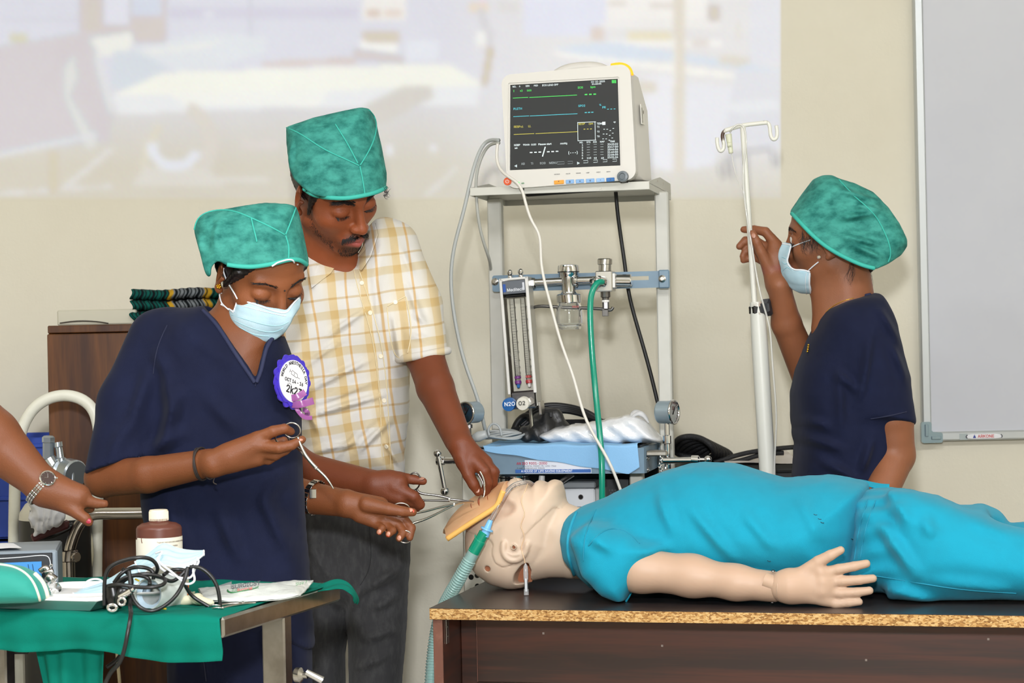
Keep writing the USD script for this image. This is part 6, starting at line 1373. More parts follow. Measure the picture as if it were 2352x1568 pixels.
    # trousers and shoes
    tr = mat('grey_linen', '#3a3a3b', .85, spec=.15, bump=(500, .0004), vary=('#484848', 90, .45, .7, (1, 1, .35)), sheen=.1)
    q = lambda a, b: tuple(fr.hitp(a, b)[[0, 2]])
    zt = lambda x, y: (fr.hitp(x, y)[0], y)
    def leg(xs, ank): return Polygon([q(a, b) for a, b in xs] + ank)
    zb = .09; x1, x2, x3, x4 = q(700, 1500)[0], q(800, 1500)[0], q(805, 1500)[0], q(922, 1500)[0]
    to = [('u', 0, infl(leg([(640, 1095), (700, 1100), (800, 1105), (930, 1096), (938, 1180), (941, 1260), (938, 1330), (820, 1400), (640, 1330)], []), fr, .09, .115, 0, 2.4)),
          ('u', .012, infl(leg([(830, 1240), (941, 1240), (940, 1340), (934, 1450), (926, 1568)], [(x4 - .02, zb), (x3 + .0, zb)] + [q(800, 1480), q(800, 1400)]), fr, .06, .078, -.03, 2.2)), ('u', .012, infl(leg([(650, 1240), (800, 1260), (806, 1400), (792, 1500)], [(x2 - .02, zb), (x1 - .06, zb), q(650, 1480)]), fr, .06, .078, .02, 2.2)),
          fold_op(fr, [((940, 1290), (830, 1360), .006), ((835, 1330), (800, 1420), .006), ((820, 1470), (925, 1440), .004), ((800, 1540), (900, 1500), .004), ((700, 1220), (760, 1330), .003), ((925, 1360), (850, 1400), .005)], .010, (8, 8, 9), 6, -.1)]
    tm = put('trousers', mesh_sdf(to, (q(570, 0)[0], D - .17, .05), (q(960, 0)[0], D + .16, q(0, 1085)[1]), .0055), tr, t, True, label='dark grey trousers')
    put('fly_seam', tube(on(to, [(846, 1190), (852, 1260), (846, 1310), (826, 1345)], 4.0, .0002, 30), .0008, 6, 0), mat('seam_grey', '#2a2a2b', .85), tm, True)
    bo = on(to, [(650, 1104), (720, 1108), (800, 1112), (880, 1110), (934, 1102)], 4.0, .001, 40)
    for xx, yy in ((x2 - .06, .02), (x3 + .06, -.03)):
        put('shoe', mesh_sdf([('u', 0, rcone((xx, D + yy + .02, .06), (xx, D + yy - .15, .045), .05, .042)), ('i', .004, half((0, 0, .004), (0, 0, -1)))], (xx - .08, D + yy - .22, -.01), (xx + .08, D + yy + .1, .12), .007), M_black, t, True)
    nails(t, [(h(968, 1098.5, .002), (-.1, -.45, .9), (1, 0, -.1)), (g(1096, 1125, -.0225), (-.2, -.95, .2), (.3, 0, -1))], '#a87a66', .005, .0062)
    return dict(t=t, h=h, g=g)


MAN = man()


# ------------------------------------------------ the masked woman with the badge
def scrub_neck(so, pts, d, parent, r=.004, lift=.0008, m=None):
    put('neck_band', tube(on(so, pts, d - .3, lift, 40, d + .1), r, 8, 0), m or mat('navy_band', '#1f2544', .8), parent, True)


def woman_badge():
    D = 3.76; H = Head(U(600, 624, 3.74), rot(38, 32, -6), 1.02); ft = U(540, 1400, D)
    t = thing('person', 'person in navy scrubs, blue mask and teal cap, wearing a purple rosette badge', 'person', (ft[0], ft[1], 0))
    fr = Frame((0, D, 0)); P2 = lambda pts: Polygon([tuple(fr.hitp(a, b)[[0, 2]]) for a, b in pts])
    o = head_ops(H, .9, ears=(1, 1)); hb = list(o)
    o.append(('u', .025, rcone(H.w((0, -30, -50)), U(545, 765, D), .048, .054))); o.append(('u', .02, rcone(H.w((0, 6, -70)), U(575, 770, D - .04), .03, .03)))
    ch = P2([(455, 725), (520, 718), (600, 740), (640, 770), (655, 830), (665, 1000), (340, 1000), (345, 840), (380, 760)]); o.append(('u', .03, infl(ch, fr, .09, .088)))
    ra = [U(352, 800, D), U(238, 1098, 3.66), U(340, 1090, 3.60), U(478, 1063, 3.565)]; rr = [.05, .0345, .0325, .0255]
    la = [U(612, 880, D + .05), U(600, 1100, 3.93), U(690, 1139, 3.875), U(790, 1155, 3.84)]; lr = [.040, .036, .033, .0265]
    for A, r in ((ra, rr), (la, lr)):
        for i in range(3): o.append(('u', .007, rcone(A[i], A[i + 1], r[i], r[i + 1])))
    h = lambda x, y, dd=0: U(x, y, 3.55 + dd)
    o += [('u', .01, rcone(h(490, 1060), h(585, 1022, -.004), .0225, .0165)), ('u', .012, rcone(h(490, 1070), h(590, 1052, .004), .020, .0155)), ('u', .02, rcone(h(530, 1045), h(596, 1010), .018, .0135))]
    fingers(o, [([h(520, 1050, .02), h(580, 1040, .035), h(625, 1022, .04), h(652, 1012, .035)], [.015, .0115, .0098, .008]),
                ([h(592, 1006, -.006), h(628, 990, -.012), h(654, 984, -.006), h(668, 991, .004)], [.0122, .0102, .009, .0076]),
                ([h(598, 1024, -.008), h(640, 1028, -.016), h(670, 1022, -.012), h(694, 1009, -.006)], [.0122, .0102, .009, .0072]),
                ([h(596, 1038, .0), h(632, 1044, .0), h(655, 1034, .008), h(672, 1022, .014)], [.0115, .0098, .0085, .007]),
                ([h(590, 1052, .008), h(616, 1056, .012), h(636, 1046, .018), h(648, 1034, .022)], [.0105, .0088, .0078, .0066])], .005)
    g = lambda x, y, dd=0: U(x, y, 3.83 + dd)
    o += [('u', .012, rcone(g(800, 1152), g(872, 1162), .0215, .0185)), ('u', .012, rcone(g(800, 1164), g(868, 1186), .019, .0155)), ('u', .01, rcone(g(826, 1186, -.006), g(856, 1197, -.006), .012, .0115))]
    fingers(o, [([g(842, 1158, -.014), g(892, 1168, -.022), g(924, 1174, -.022), g(948, 1176, -.018)], [.0165, .0118, .0098, .0082]),
                ([g(880, 1178, .004), g(926, 1190, .004), g(945, 1212, -.004), g(941, 1234, -.012)], [.0125, .0095, .0085, .0072]),
                ([g(874, 1188, .0), g(914, 1204, -.002), g(926, 1222, -.012), g(917, 1236, -.022)], [.012, .0092, .0082, .0072]),
                ([g(862, 1194, -.002), g(888, 1208, -.008), g(902, 1218, -.02), g(892, 1227, -.03)], [.011, .0086, .0078, .0068]),
                ([g(850, 1196, -.006), g(866, 1206, -.014), g(878, 1212, -.026), g(871, 1222, -.034)], [.010, .008, .0072, .0062])], .0025)
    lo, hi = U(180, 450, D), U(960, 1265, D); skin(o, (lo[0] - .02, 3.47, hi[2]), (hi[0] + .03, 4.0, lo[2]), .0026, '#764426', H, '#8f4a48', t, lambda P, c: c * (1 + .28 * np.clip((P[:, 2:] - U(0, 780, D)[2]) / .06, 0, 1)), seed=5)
    brows(hb, H, t, .007, 130, 2.4, .0007)
    hc = hair_cap(H, [H.rc((68, 30, 24), (73, 4, -18), 9, 5), H.rc((-68, 30, 24), (-73, 4, -18), 9, 5), H.rc((0, -86, -30), (20, -70, -60), 22, 14)], 1.01, 34)
    put('hair', mesh_sdf(hc, H.c - .15, H.c + .15, .0035), M_hair, t, True)
    b = trimesh.creation.icosphere(2, .0017); p, g_ = proj(hb, H.w([[0, 90, 12]])); b.apply_translation(p[0]); put('forehead_dot', b, M_blackg, t, True)
    p, n = hit(hb, 503, 657, 3.5, 3.9); er = [];
    for k in range(7): s_ = trimesh.creation.icosphere(1, .0023); s_.apply_translation(p - [0, .002, 0] + np.array([.0035 * math.cos(k), 0, .0035 * math.sin(k)]) * (k > 0)); er.append(s_)
    put('earring', cat(er), M_gold, t, True)
    put('necklace', tube(on(o, [(466, 708), (474, 722), (486, 742)], 3.5, .0008, 16), .0007, 6, 0), M_gold, t, True)
    cap(H, 3.73, [(445, 525), (452, 503), (475, 487), (515, 480), (560, 472), (610, 465), (660, 468), (680, 473), (687, 492), (697, 535), (706, 580), (710, 604), (706, 611), (690, 599), (665, 597), (640, 604), (600, 612), (560, 614), (518, 608), (500, 598), (486, 612), (483, 645), (470, 624), (459, 580), (449, 545)],
        [[(447, 530), (455, 503), (480, 487), (530, 484), (580, 502), (625, 523), (655, 540)], [(655, 540), (668, 507), (679, 477)], [(655, 540), (662, 565), (662, 596)], [(577, 500), (584, 530), (590, 556)]],
        [(520, 607), (560, 612), (600, 610), (640, 602), (665, 596), (690, 598), (705, 608)], t, .108, .095, 0.0, [((470, 540), (478, 590), .003), ((520, 500), (510, 590), .003), ((600, 530), (590, 590), .002)], 2.3, .0042, [(622, 607), (645, 600), (665, 596), (686, 601)])
    mp = [(547, 684), (562, 682), (564, 689), (609, 704), (659, 714), (667, 702), (690, 678), (691, 684), (687, 707), (672, 729), (667, 742), (653, 763), (631, 780), (609, 785), (586, 782), (564, 768), (546, 751), (527, 729), (516, 709), (505, 696), (520, 704), (537, 717)]
    m, mo = mask(H, 3.74, mp, hb, t, [[(548, 688), (564, 692), (609, 707), (659, 717), (668, 704), (690, 681), .0016], [(549, 700), (610, 716), (658, 726), .0006], [(547, 686), (541, 704), (537, 716), .0016], [(507, 698), (521, 706), (537, 717), .0018]], [], [[(530, 722), (580, 738), (640, 748), (664, 738)], [(535, 734), (580, 754), (630, 762), (652, 752)], [(548, 750), (585, 768), (620, 772)]])
    for l in ([(550, 688), (538, 664), (524, 636), (515, 610)], [(530, 714), (515, 700), (511, 688), (508, 670)]): put('ear_loop', tube(on(o, l, 3.45, .005, 16, 3.95), .0014, 8, 0), M_white, m, True)
    # scrub top
    sp = P2([(438, 706), (468, 698), (505, 712), (560, 740), (610, 752), (640, 752), (655, 775), (668, 812), (682, 872), (690, 950), (692, 1060), (698, 1180), (708, 1280), (718, 1420), (724, 1490), (366, 1494), (360, 1400), (350, 1260), (330, 1180), (322, 1080), (322, 960), (330, 860), (352, 772), (392, 722)]).buffer(-.004).buffer(.008).buffer(-.004)
    so = [('u', 0, infl(sp, fr, .10, .118, 0, 2.2))]
    so += [('u', .035, rcone(U(372, 785, D), U(305, 930, 3.72), .064, .064)), ('u', .02, cut(rcone(U(305, 930, 3.72), U(262, 1100, 3.655), .063, .055), half(U(262, 1070, 3.66), (.30, -.12, -.94))))]
    v = P2([(452, 640), (470, 704), (500, 735), (540, 795), (572, 842), (588, 872), (594, 840), (606, 790), (640, 745), (640, 640)])
    so.append(('s', .004, slab(v, fr, -.3, .015, True)))
    so.append(fold_op(fr, [((345, 830), (300, 1010), .006), ((390, 850), (395, 960), .006), ((425, 880), (370, 1040), .008), ((440, 980), (330, 1050), .006), ((300, 960), (262, 1060), .004), ((380, 1130), (440, 1300), .006), ((500, 1150), (560, 1300), .005), ((600, 1120), (670, 1290), .006), ((420, 760), (560, 850), .002), ((640, 1080), (600, 1180), .004), ((350, 790), (390, 870), .004), ((470, 900), (560, 1000), .003)], .010, (8, 9, 7), 11, -.1, .022))
    s = put('scrub_top', mesh_sdf(so, (U(185, 0, D)[0], D - .22, U(0, 1535, D)[2]), (U(735, 0, D)[0], D + .15, U(0, 690, D)[2]), .0045), M_navy, t, True, label='navy short-sleeved V-neck scrub top')
    scrub_neck(so, [(464, 712), (494, 743), (533, 801), (566, 850), (586, 880)], D, s); scrub_neck(so, [(588, 880), (600, 848), (612, 800), (630, 772), (644, 760)], D, s)
    nv = mat('navy_seam', '#181d38', .8); put('seam_line', tube(on(so, [(385, 745), (362, 800), (352, 860)], D - .3, .0003, 24), .0012, 6, 0), nv, s, True); put('seam_line', tube(on(so, [(588, 876), (586, 888)], D - .3, .0003, 8), .0011, 6, 0), nv, s, True)
    put('sleeve_hem', tube(on(so, [(206, 1088), (240, 1080), (285, 1064), (322, 1048)], 3.5, .0, 24), .0018, 8, 0), nv, s, True)
    # trousers
    q = lambda a, b: tuple(fr.hitp(a, b)[[0, 2]]); x0, x1, xm = q(372, 1500)[0], q(724, 1500)[0], q(545, 1500)[0]
    to = [('u', 0, infl(Polygon([q(380, 1320), q(708, 1320), q(716, 1480), (x1 - .005, .5), (x1 - .03, .12), (xm + .01, .12), (xm, .55), (xm - .01, .12), (x0 + .03, .12), (x0 + .01, .5), q(386, 1480)]), fr, .09, .108, 0, 2.2)), fold_op(fr, [((470, 1420), (480, 1568), .006), ((600, 1400), (640, 1568), .004), ((420, 1450), (400, 1568), .003)], .010, (7, 8, 5), 8, -.1)]
    tm = put('scrub_trousers', mesh_sdf(to, (x0 - .03, D - .16, .08), (x1 + .03, D + .16, q(0, 1310)[1]), .0055), M_navy, t, True, label='navy scrub trousers')
    put('seam_line', tube(on(to, [(460, 1440), (466, 1500), (474, 1566)], D - .3, .0003, 20), .0012, 6, 0), nv, tm, True)
    for xx in (x0 + .09, x1 - .09): put('shoe', mesh_sdf([('u', 0, rcone((xx, D + .02, .055), (xx, D - .14, .04), .046, .038)), ('i', .004, half((0, 0, .004), (0, 0, -1)))], (xx - .08, D - .22, -.01), (xx + .08, D + .1, .12), .007), M_black, t, True)
    # wristwatch, thread bracelet, nails
    wc = g(722, 1142, .03); wc = U(722, 1142, 3.866); ax = la[3] - la[1]; ax /= np.linalg.norm(ax); e1 = np.cross(ax, [0, 1, 0]); e1 /= np.linalg.norm(e1); e2 = np.cross(ax, e1); R_ = .0335
    ws = thing('wristwatch', 'steel link wristwatch on the wrist reaching out beyond the purple rosette badge', 'watch', wc)
    put('clasp', bx(-.007, .007, -.0015, .0015, -.009, .009, .0008, (lambda f: f)(Frame(wc + e2 * 0 + np.array([.001, -.0355, .010])))), M_chrome, ws)
    for k in range(26):
        a = 2 * math.pi * k / 26; n = e1 * math.cos(a) + e2 * math.sin(a); tn = -e1 * math.sin(a) + e2 * math.cos(a); lk = bx(-.006, .006, -.0034, .0034, -.0013, .0013, .0005); lk.vertices = wc + n * R_ + lk.vertices @ np.stack([ax, tn, n]); put('link', lk, M_chrome if k % 2 else M_steel_dark, ws)
    bc = U(459, 1066, 3.57); bx_ = ra[3] - ra[2]; bx_ /= np.linalg.norm(bx_); f1 = np.cross(bx_, [0, 1, 0]); f1 /= np.linalg.norm(f1); f2 = np.cross(bx_, f1)
    br = thing('bracelet', 'twisted black thread bracelet on the bare forearm in front of the navy top', 'bracelet', bc)
    for k in range(2): put('thread', tube([bc + .0288 * (math.cos(a) * f1 + math.sin(a) * f2) + bx_ * (.004 * math.sin(a + k * 2.2) + .004 * k) for a in np.linspace(0, 6.28, 20, endpoint=False)], .0019, 8, closed=True), mat('thread_%d' % k, '#2a211d', .7), br, True)
    put('knot', tube(UL([(472, 1093), (484, 1100), (494, 1094), (490, 1106), (498, 1112)], 3.55), .0012, 6), '/World/Looks/thread_0', br)
    nails(t, [(g(943, 1171, -.0255), (0, -.9, .45), (1, 0, 0)), (g(892, 1226, -.0362), (-.1, -.95, .1), (-.3, 0, -1)), (g(871, 1221, -.0398), (-.1, -.95, .1), (-.3, 0, -1)), (g(917, 1235, -.0288), (-.1, -.95, .1), (-.2, 0, -1)), (h(691, 1008, -.0122), (.2, -.8, .5), (1, 0, .5))], '#b98068', .004, .005)
    nails(t, [(g(950, 1173.5, -.0262), (0, -.9, .4), (1, 0, 0)), (g(891, 1230, -.0362), (-.1, -.95, .1), (-.3, 0, -1)), (g(870.5, 1224.5, -.0398), (-.1, -.95, .1), (-.3, 0, -1))], '#b8452c', .0036, .0018, 'nail_polish')
    return t, so, s


WB, WBS, WBT = woman_badge()


def rosette():
    p, n_ = hit(WBS, 664, 878, 3.45, 3.9); a = math.radians(56); e0 = np.array([math.cos(a), math.sin(a), 0]); n = np.array([math.sin(a), -math.cos(a), .06]); n /= np.linalg.norm(n); r = math.radians(-15); z0 = np.cross(n, -e0) * 1; z0 = np.cross(e0, n) * -1; z0 = z0 if z0[2] > 0 else -z0
    ex = e0 * math.cos(r) + z0 * math.sin(r); ez = z0 * math.cos(r) - e0 * math.sin(r); c = U(669, 876, p[1] - .03) ; k = .041
    t = thing('rosette_badge', 'round white badge with frilled purple rim and mauve ribbon pinned to the navy scrub top', 'badge', c)
    class Fb: pass
    def disc(poly, h0, h1):
        q = trimesh.creation.extrude_polygon(poly, h1 - h0, engine='earcut'); v = np.asarray(q.vertices); q.vertices = c + v[:, :1] * ex + v[:, 1:2] * ez + (v[:, 2:] + h0) * n; return q
    th = np.linspace(0, 2 * np.pi, 240, endpoint=False); fr_ = k * (1.0 + .07 * np.abs(np.sin(th * 8)) + .03 * np.sin(th * 13))
    put('frilled_rim', cat(disc(Polygon(np.c_[fr_ * 1.16 * np.cos(th), fr_ * 1.16 * np.sin(th)]), 0, .003), disc(Polygon(np.c_[fr_ * 1.05 * np.cos(th + .2), fr_ * 1.05 * np.sin(th + .2)]), .003, .005)), mat('rosette_purple', '#3a22b4', .45, sheen=.2), t)
    fc = put('badge_face', disc(Point(0, 0).buffer(k * .96, 48), .005, .0065), mat('badge_white', '#e6e4e6', .5), t); pb = mat('badge_print', '#1c1a20', .6); at = lambda x, y: c + ex * x + ez * y + n * .0066
    put('lettering', cat(text('OCT 14 - 16', .0062, at(0, -.0035), ex, ez, .0003, True, True), text('2k23', .0135, at(.002, -.0235), ex, ez, .0003, True, True)), pb, fc)
    s_ = 'WORLD ANESTHESIA DAY'; L = []
    for i, ch in enumerate(s_):
        if ch == ' ': continue
        a_ = math.radians(172 - i * 164 / (len(s_) - 1)); q = np.array([math.cos(a_), math.sin(a_)]); e = ex * math.sin(a_) - ez * math.cos(a_); u = ex * q[0] + ez * q[1]; L.append(text(ch, .0058, at(*(q * k * .77)), e, u, .0003, True, True))
    put('rim_lettering', cat(L), pb, fc)
    sy = [tube([at(*x) for x in l], .00035, 5, 0) for l in ([(-.010, .012), (.006, .008), (.009, .011), (.007, .015), (-.008, .019), (-.010, .012)], [(.008, .0095), (.015, .008)], [(-.009, .0155), (-.014, .017)], [(-.0145, .014), (-.0135, .020)], [(-.002, .0105), (-.0005, .0165)], [(-.017, .004 - .012), (-.012, .006 - .012), (-.006, .0035 - .012)])]
    put('syringe_drawing', cat(sy), pb, fc)
    rb = mat('ribbon_mauve', '#8e4c8a', .25, sheen=.3); f = lambda pts, dd: [U(x, y, p[1] - .03 + dd + z) for x, y, z in pts]
    def ribbon(px, w, dd):
        q = spline(np.array([U(x, y, p[1] - .035 + dd + z) for x, y, z in px]), 24); wv = np.gradient(q, axis=0); wv /= np.linalg.norm(wv, axis=1, keepdims=True); sd = np.cross(wv, [0, 1, 0]); sd /= np.linalg.norm(sd, axis=1, keepdims=True); return sheet(np.stack([q + sd * w, q + sd * w * .3, q - sd * w * .3, q - sd * w], 1), .0006)
    for px, w in (([(660, 914, .0), (680, 912, -.006), (692, 906, -.004), (701, 900, 0)], .006), ([(668, 928, .002), (690, 928, -.008), (706, 924, -.004), (720, 920, .004)], .0065), ([(680, 936, .0), (688, 948, -.004), (700, 958, -.002), (717, 959, .004)], .0038), ([(696, 940, .004), (704, 944, -.002), (707, 950, .004), (700, 950, .008)], .004)): put('ribbon', ribbon(px, w, -.004), rb, t, True)


rosette()


# ------------------------------------------------ the woman at the drip stand
def woman_drip():
    D = 4.42; H = Head(U(1904, 541, D), rot(-108, -1, 11), 1.0); ft = U(1960, 1300, D)
    t = thing('person', 'masked person in navy scrubs seen from the side, one hand on the drip stand', 'person', (ft[0], ft[1], 0))
    fr = Frame((0, D, 0)); P2 = lambda pts: Polygon([tuple(fr.hitp(a, b)[[0, 2]]) for a, b in pts])
    o = head_ops(H, .88, lids=False); hb = list(o)
    o.append(('u', .03, rcone(H.w((0, -34, -46)), U(1950, 725, D + .01), .050, .062))); o.append(('u', .03, rcone(H.w((0, 14, -72)), U(1905, 745, D - .0), .03, .036)))
    o.append(('u', .04, infl(P2([(1880, 760), (1940, 715), (2000, 715), (2040, 780), (2050, 1000), (1850, 1000), (1845, 860)]), fr, .08, .12)))
    la = [U(1995, 770, D - .12), U(2050, 960, D - .13), U(2056, 1045, D - .12), U(2005, 1180, D - .20)]; lr = [.05, .0445, .0425, .032]
    ra = [U(1945, 770, D + .12), U(1872, 900, D + .14), U(1806, 742, D + .07), U(1790, 655, D + .03)]; rr = [.048, .040, .0335, .0245]
    for A, r in ((la, lr), (ra, rr)):
        for i in range(3): o.append(('u', .008, rcone(A[i], A[i + 1], r[i], r[i + 1])))
    h = lambda x, y, dd=0: U(x, y, D + .05 + dd)
    o += [('u', .02, rcone(h(1788, 650), h(1784, 590), .023, .019)), ('u', .02, rcone(h(1782, 648), h(1762, 600), .02, .017)), ('u', .015, rcone(h(1784, 600), h(1778, 566), .018, .014))]
    fingers(o, [([h(1770, 622, -.008), h(1748, 578, -.018), h(1738, 556, -.022), h(1729, 536, -.022)], [.0155, .0122, .0105, .0085]),
                ([h(1784, 562), h(1758, 532, .01), h(1732, 527, .022), h(1708, 527, .03)], [.0128, .0108, .0096, .0078]), ([h(1774, 578, .008), h(1738, 555, .022), h(1712, 552, .034), h(1698, 566, .03)], [.0125, .0106, .0094, .0078]),
                ([h(1768, 592, .012), h(1734, 570, .026), h(1714, 574, .036), h(1706, 588, .032)], [.0118, .0098, .0088, .0074]), ([h(1764, 606, .014), h(1738, 592, .028), h(1718, 594, .036), h(1707, 598, .034)], [.0108, .0088, .008, .0068])], .005)
    lo, hi = U(1670, 390, D), U(2120, 1200, D); skin(o, (lo[0] - .02, 4.15, hi[2]), (hi[0] + .02, 4.68, lo[2]), .0028, '#8a5639', H, '#8f4a48', t, seed=9)
    brows(hb, H, t, .007, 150, 3.0, .0009, (-1,))
    ew, ek = mat('eye_white', '#d9d4cc', .2), mat('iris_brown', '#22120b', .15)
    s_ = trimesh.creation.icosphere(3, .0128 * H.k); s_.apply_translation(H.w((-31, 69.2, -2))); ey = put('eye', s_, ew, t, True); s_ = trimesh.creation.icosphere(2, .0062 * H.k); s_.apply_translation(H.w((-29.5, 77, -2))); put('iris', s_, ek, ey, True)
    hc = hair_cap(H, [H.rc((-72, 28, 30), (-77, 10, 4), 6, 4), H.rc((-60, -60, -20), (-40, -84, -48), 20, 20), H.rc((0, -92, -40), (0, -84, -72), 30, 14)], 1.0, 8)
    put('hair', mesh_sdf(hc, H.c - .15, H.c + .15, .0035), M_hair, t, True)
    r = np.random.default_rng(8); ws = []
    for i in range(70):
        x, y = r.uniform(1842, 1880), r.uniform(540, 572); p = hit(hb, x, min(y, 600), D - .3, D)[0] if i % 4 == 0 else U(x, y, D - .082); a = r.uniform(2, 5); ws.append(np.array([p + [0, -.002, .012], p + [-.004 * r.uniform(0, 1), -.004, 0], p + [-.010 * r.uniform(-.3, 1), -.003, -.012 * r.uniform(.3, 1)], p + [-.006 * r.uniform(-1, 1), -.002, -.022 * r.uniform(.5, 1)]]))
    for i in range(110):
        a = r.uniform(0, 1); p = U(1950 + 50 * a, 606 + 14 * a + r.normal(0, 6), D - .06 + .06 * a); c = r.uniform(-1, 1); ws.append(np.array([p, p + [.004 * c, -.003, -.012], p + [.010 * c - .004, -.003, -.026], p + [.004 * c - .010 * r.uniform(0, 1), -.001, -.034 - .012 * r.uniform(0, 1)]]))
    strands(ws, .0006, 'hair_wisps', t, M_hair)
    p, n = hit(hb, 1881, 590, D - .3, D); put('earring', lathe([(0, .004), (.003, .0038), (.0046, .002), (.0046, 0), (0, 0)], p, n * .3 + np.array([0, -1, 0]), 16), mat('stud', '#e8e4e0', .1, metal=.9), t, 30)
    put('necklace', tube(on(o, [(1896, 718), (1915, 702), (1940, 690), (1962, 684)], D - .3, .0008, 20), .0008, 6, 0), M_gold, t, True)
    cap(H, D, [(1814, 486), (1841, 446), (1868, 411), (1889, 402), (1912, 402), (1928, 410), (1962, 420), (2005, 440), (2040, 475), (2066, 512), (2083, 548), (2084, 566), (2070, 586), (2040, 606), (2010, 619), (1985, 613), (1945, 596), (1910, 577), (1875, 551), (1845, 521), (1825, 504)],
        [[(1925, 411), (1950, 438), (1985, 470), (2010, 495), (2030, 530), (2042, 560), (2045, 588), (2038, 603)]], [(1818, 489), (1845, 518), (1875, 548), (1910, 574), (1945, 593), (1985, 610), (2010, 616)], t, .118, .06, 0.01, ext=(-.039, -.058), wr=[((1905, 545), (2000, 570), .004), ((1900, 510), (2005, 495), .004), ((1920, 560), (2010, 600), .004), ((1940, 480), (2010, 490), .003), ((1900, 440), (1990, 470), .003)], shape=2.2, hemw=.0046)
    mp = [(1798, 556), (1819, 561), (1812, 586), (1809, 600), (1821, 619), (1840, 621), (1862, 624), (1861, 650), (1866, 685), (1848, 678), (1820, 664), (1800, 645), (1788, 622), (1783, 592), (1790, 572)]
    m, mo = mask(H, D, mp, hb, t, [[(1817, 564), (1811, 588), (1809, 602), (1822, 618), (1842, 620), (1861, 625), .0018], [(1860, 626), (1859, 650), (1863, 680), .0018], [(1852, 626), (1850, 650), (1853, 676), .0006], [(1797, 559), (1816, 563), .0016]], [], [[(1796, 600), (1802, 606), (1809, 604)], [(1798, 622), (1808, 614), (1818, 620)], [(1796, 590), (1806, 594)]], .02)
    for l in ([(1815, 570), (1838, 560), (1864, 550)], [(1852, 627), (1866, 612), (1881, 600)]): put('ear_loop', tube(on(o, l, D - .3, .002, 14, D + .1), .0014, 8, 0), M_white, m, True)
    sp = P2([(1880, 735), (1896, 712), (1935, 694), (1985, 676), (2018, 672), (2030, 690), (2048, 740), (2064, 800), (2082, 862), (2076, 980), (2060, 1080), (2050, 1180), (1826, 1180), (1824, 1090), (1828, 1020), (1820, 960), (1820, 900), (1830, 850), (1856, 788)]).buffer(-.004).buffer(.008).buffer(-.004)
    so = [('u', 0, infl(sp, fr, .10, .17, 0, 2.3))]
    so += [('u', .04, cut(rcone(U(1985, 765, D - .10), U(2043, 975, D - .13), .062, .055), half(U(2043, 958, D - .13), (-.24, -.1, -1)))), ('u', .03, rcone(U(1940, 770, D + .12), U(1890, 880, D + .15), .06, .05))]
    so.append(('s', .004, slab(P2([(1870, 640), (1882, 728), (1900, 706), (1940, 690), (1985, 678), (2000, 640)]), fr, -.3, .12, True)))
    so.append(fold_op(fr, [((2000, 700), (2062, 800), .005), ((2030, 780), (2070, 880), .005), ((1985, 760), (1960, 930), .005), ((1905, 850), (1960, 900), .004), ((1835, 1000), (1930, 1030), .004), ((1870, 1050), (1960, 1100), .004), ((1990, 1000), (1960, 1090), .005), ((1915, 830), (1920, 1000), .003), ((1840, 960), (1900, 980), .003)], .010, (9, 9, 8), 14, -.1))
    s = put('scrub_top', mesh_sdf(so, (U(1800, 0, D)[0], D - .24, U(0, 1225, D)[2]), (U(2110, 0, D)[0], D + .26, U(0, 655, D)[2]), .0048), M_navy, t, True, label='navy short-sleeved scrub top')
    scrub_neck(so, [(1884, 730), (1902, 709), (1940, 693), (1975, 682), (2000, 676)], D, s, .003)
    put('sleeve_hem', tube(on(so, [(1998, 962), (2030, 957), (2060, 951), (2084, 945)], D - .35, .0, 20), .0016, 8, 0), mat('navy_seam_dark', '#181d38', .8), s, True)
    for k in range(4): s_ = trimesh.creation.icosphere(1, .0024); s_.apply_translation(U(1857 - .8 * k, 792 + 5 * k, D - .13)); put('brooch_bead', s_, M_gold, s, True)
    q = lambda a, b: tuple(fr.hitp(a, b)[[0, 2]]); x0, x1 = q(1830, 1180)[0], q(2050, 1180)[0]
    to = [('u', 0, infl(Polygon([(x0, q(0, 1170)[1]), (x1, q(0, 1170)[1]), (x1, .6), (x1 - .04, .12), (x0 + .04, .12), (x0, .6)]), fr, .08, .15, 0, 2.3))]
    put('scrub_trousers', mesh_sdf(to, (x0 - .03, D - .2, .08), (x1 + .03, D + .2, q(0, 1165)[1] + .01), .008), M_navy, t, True)
    for yy in (-.08, .08): put('shoe', mesh_sdf([('u', 0, rcone((x1 - .1, D + yy, .055), (x0 + .02, D + yy, .04), .046, .038)), ('i', .004, half((0, 0, .004), (0, 0, -1)))], (x0 - .08, D + yy - .07, -.01), (x1 + .02, D + yy + .07, .12), .008), M_black, t, True)
    nails(t, [(h(1731, 541, -.031), (-.2, -.95, .2), (-.3, 0, 1))], '#a9765f', .005, .006)


woman_drip()


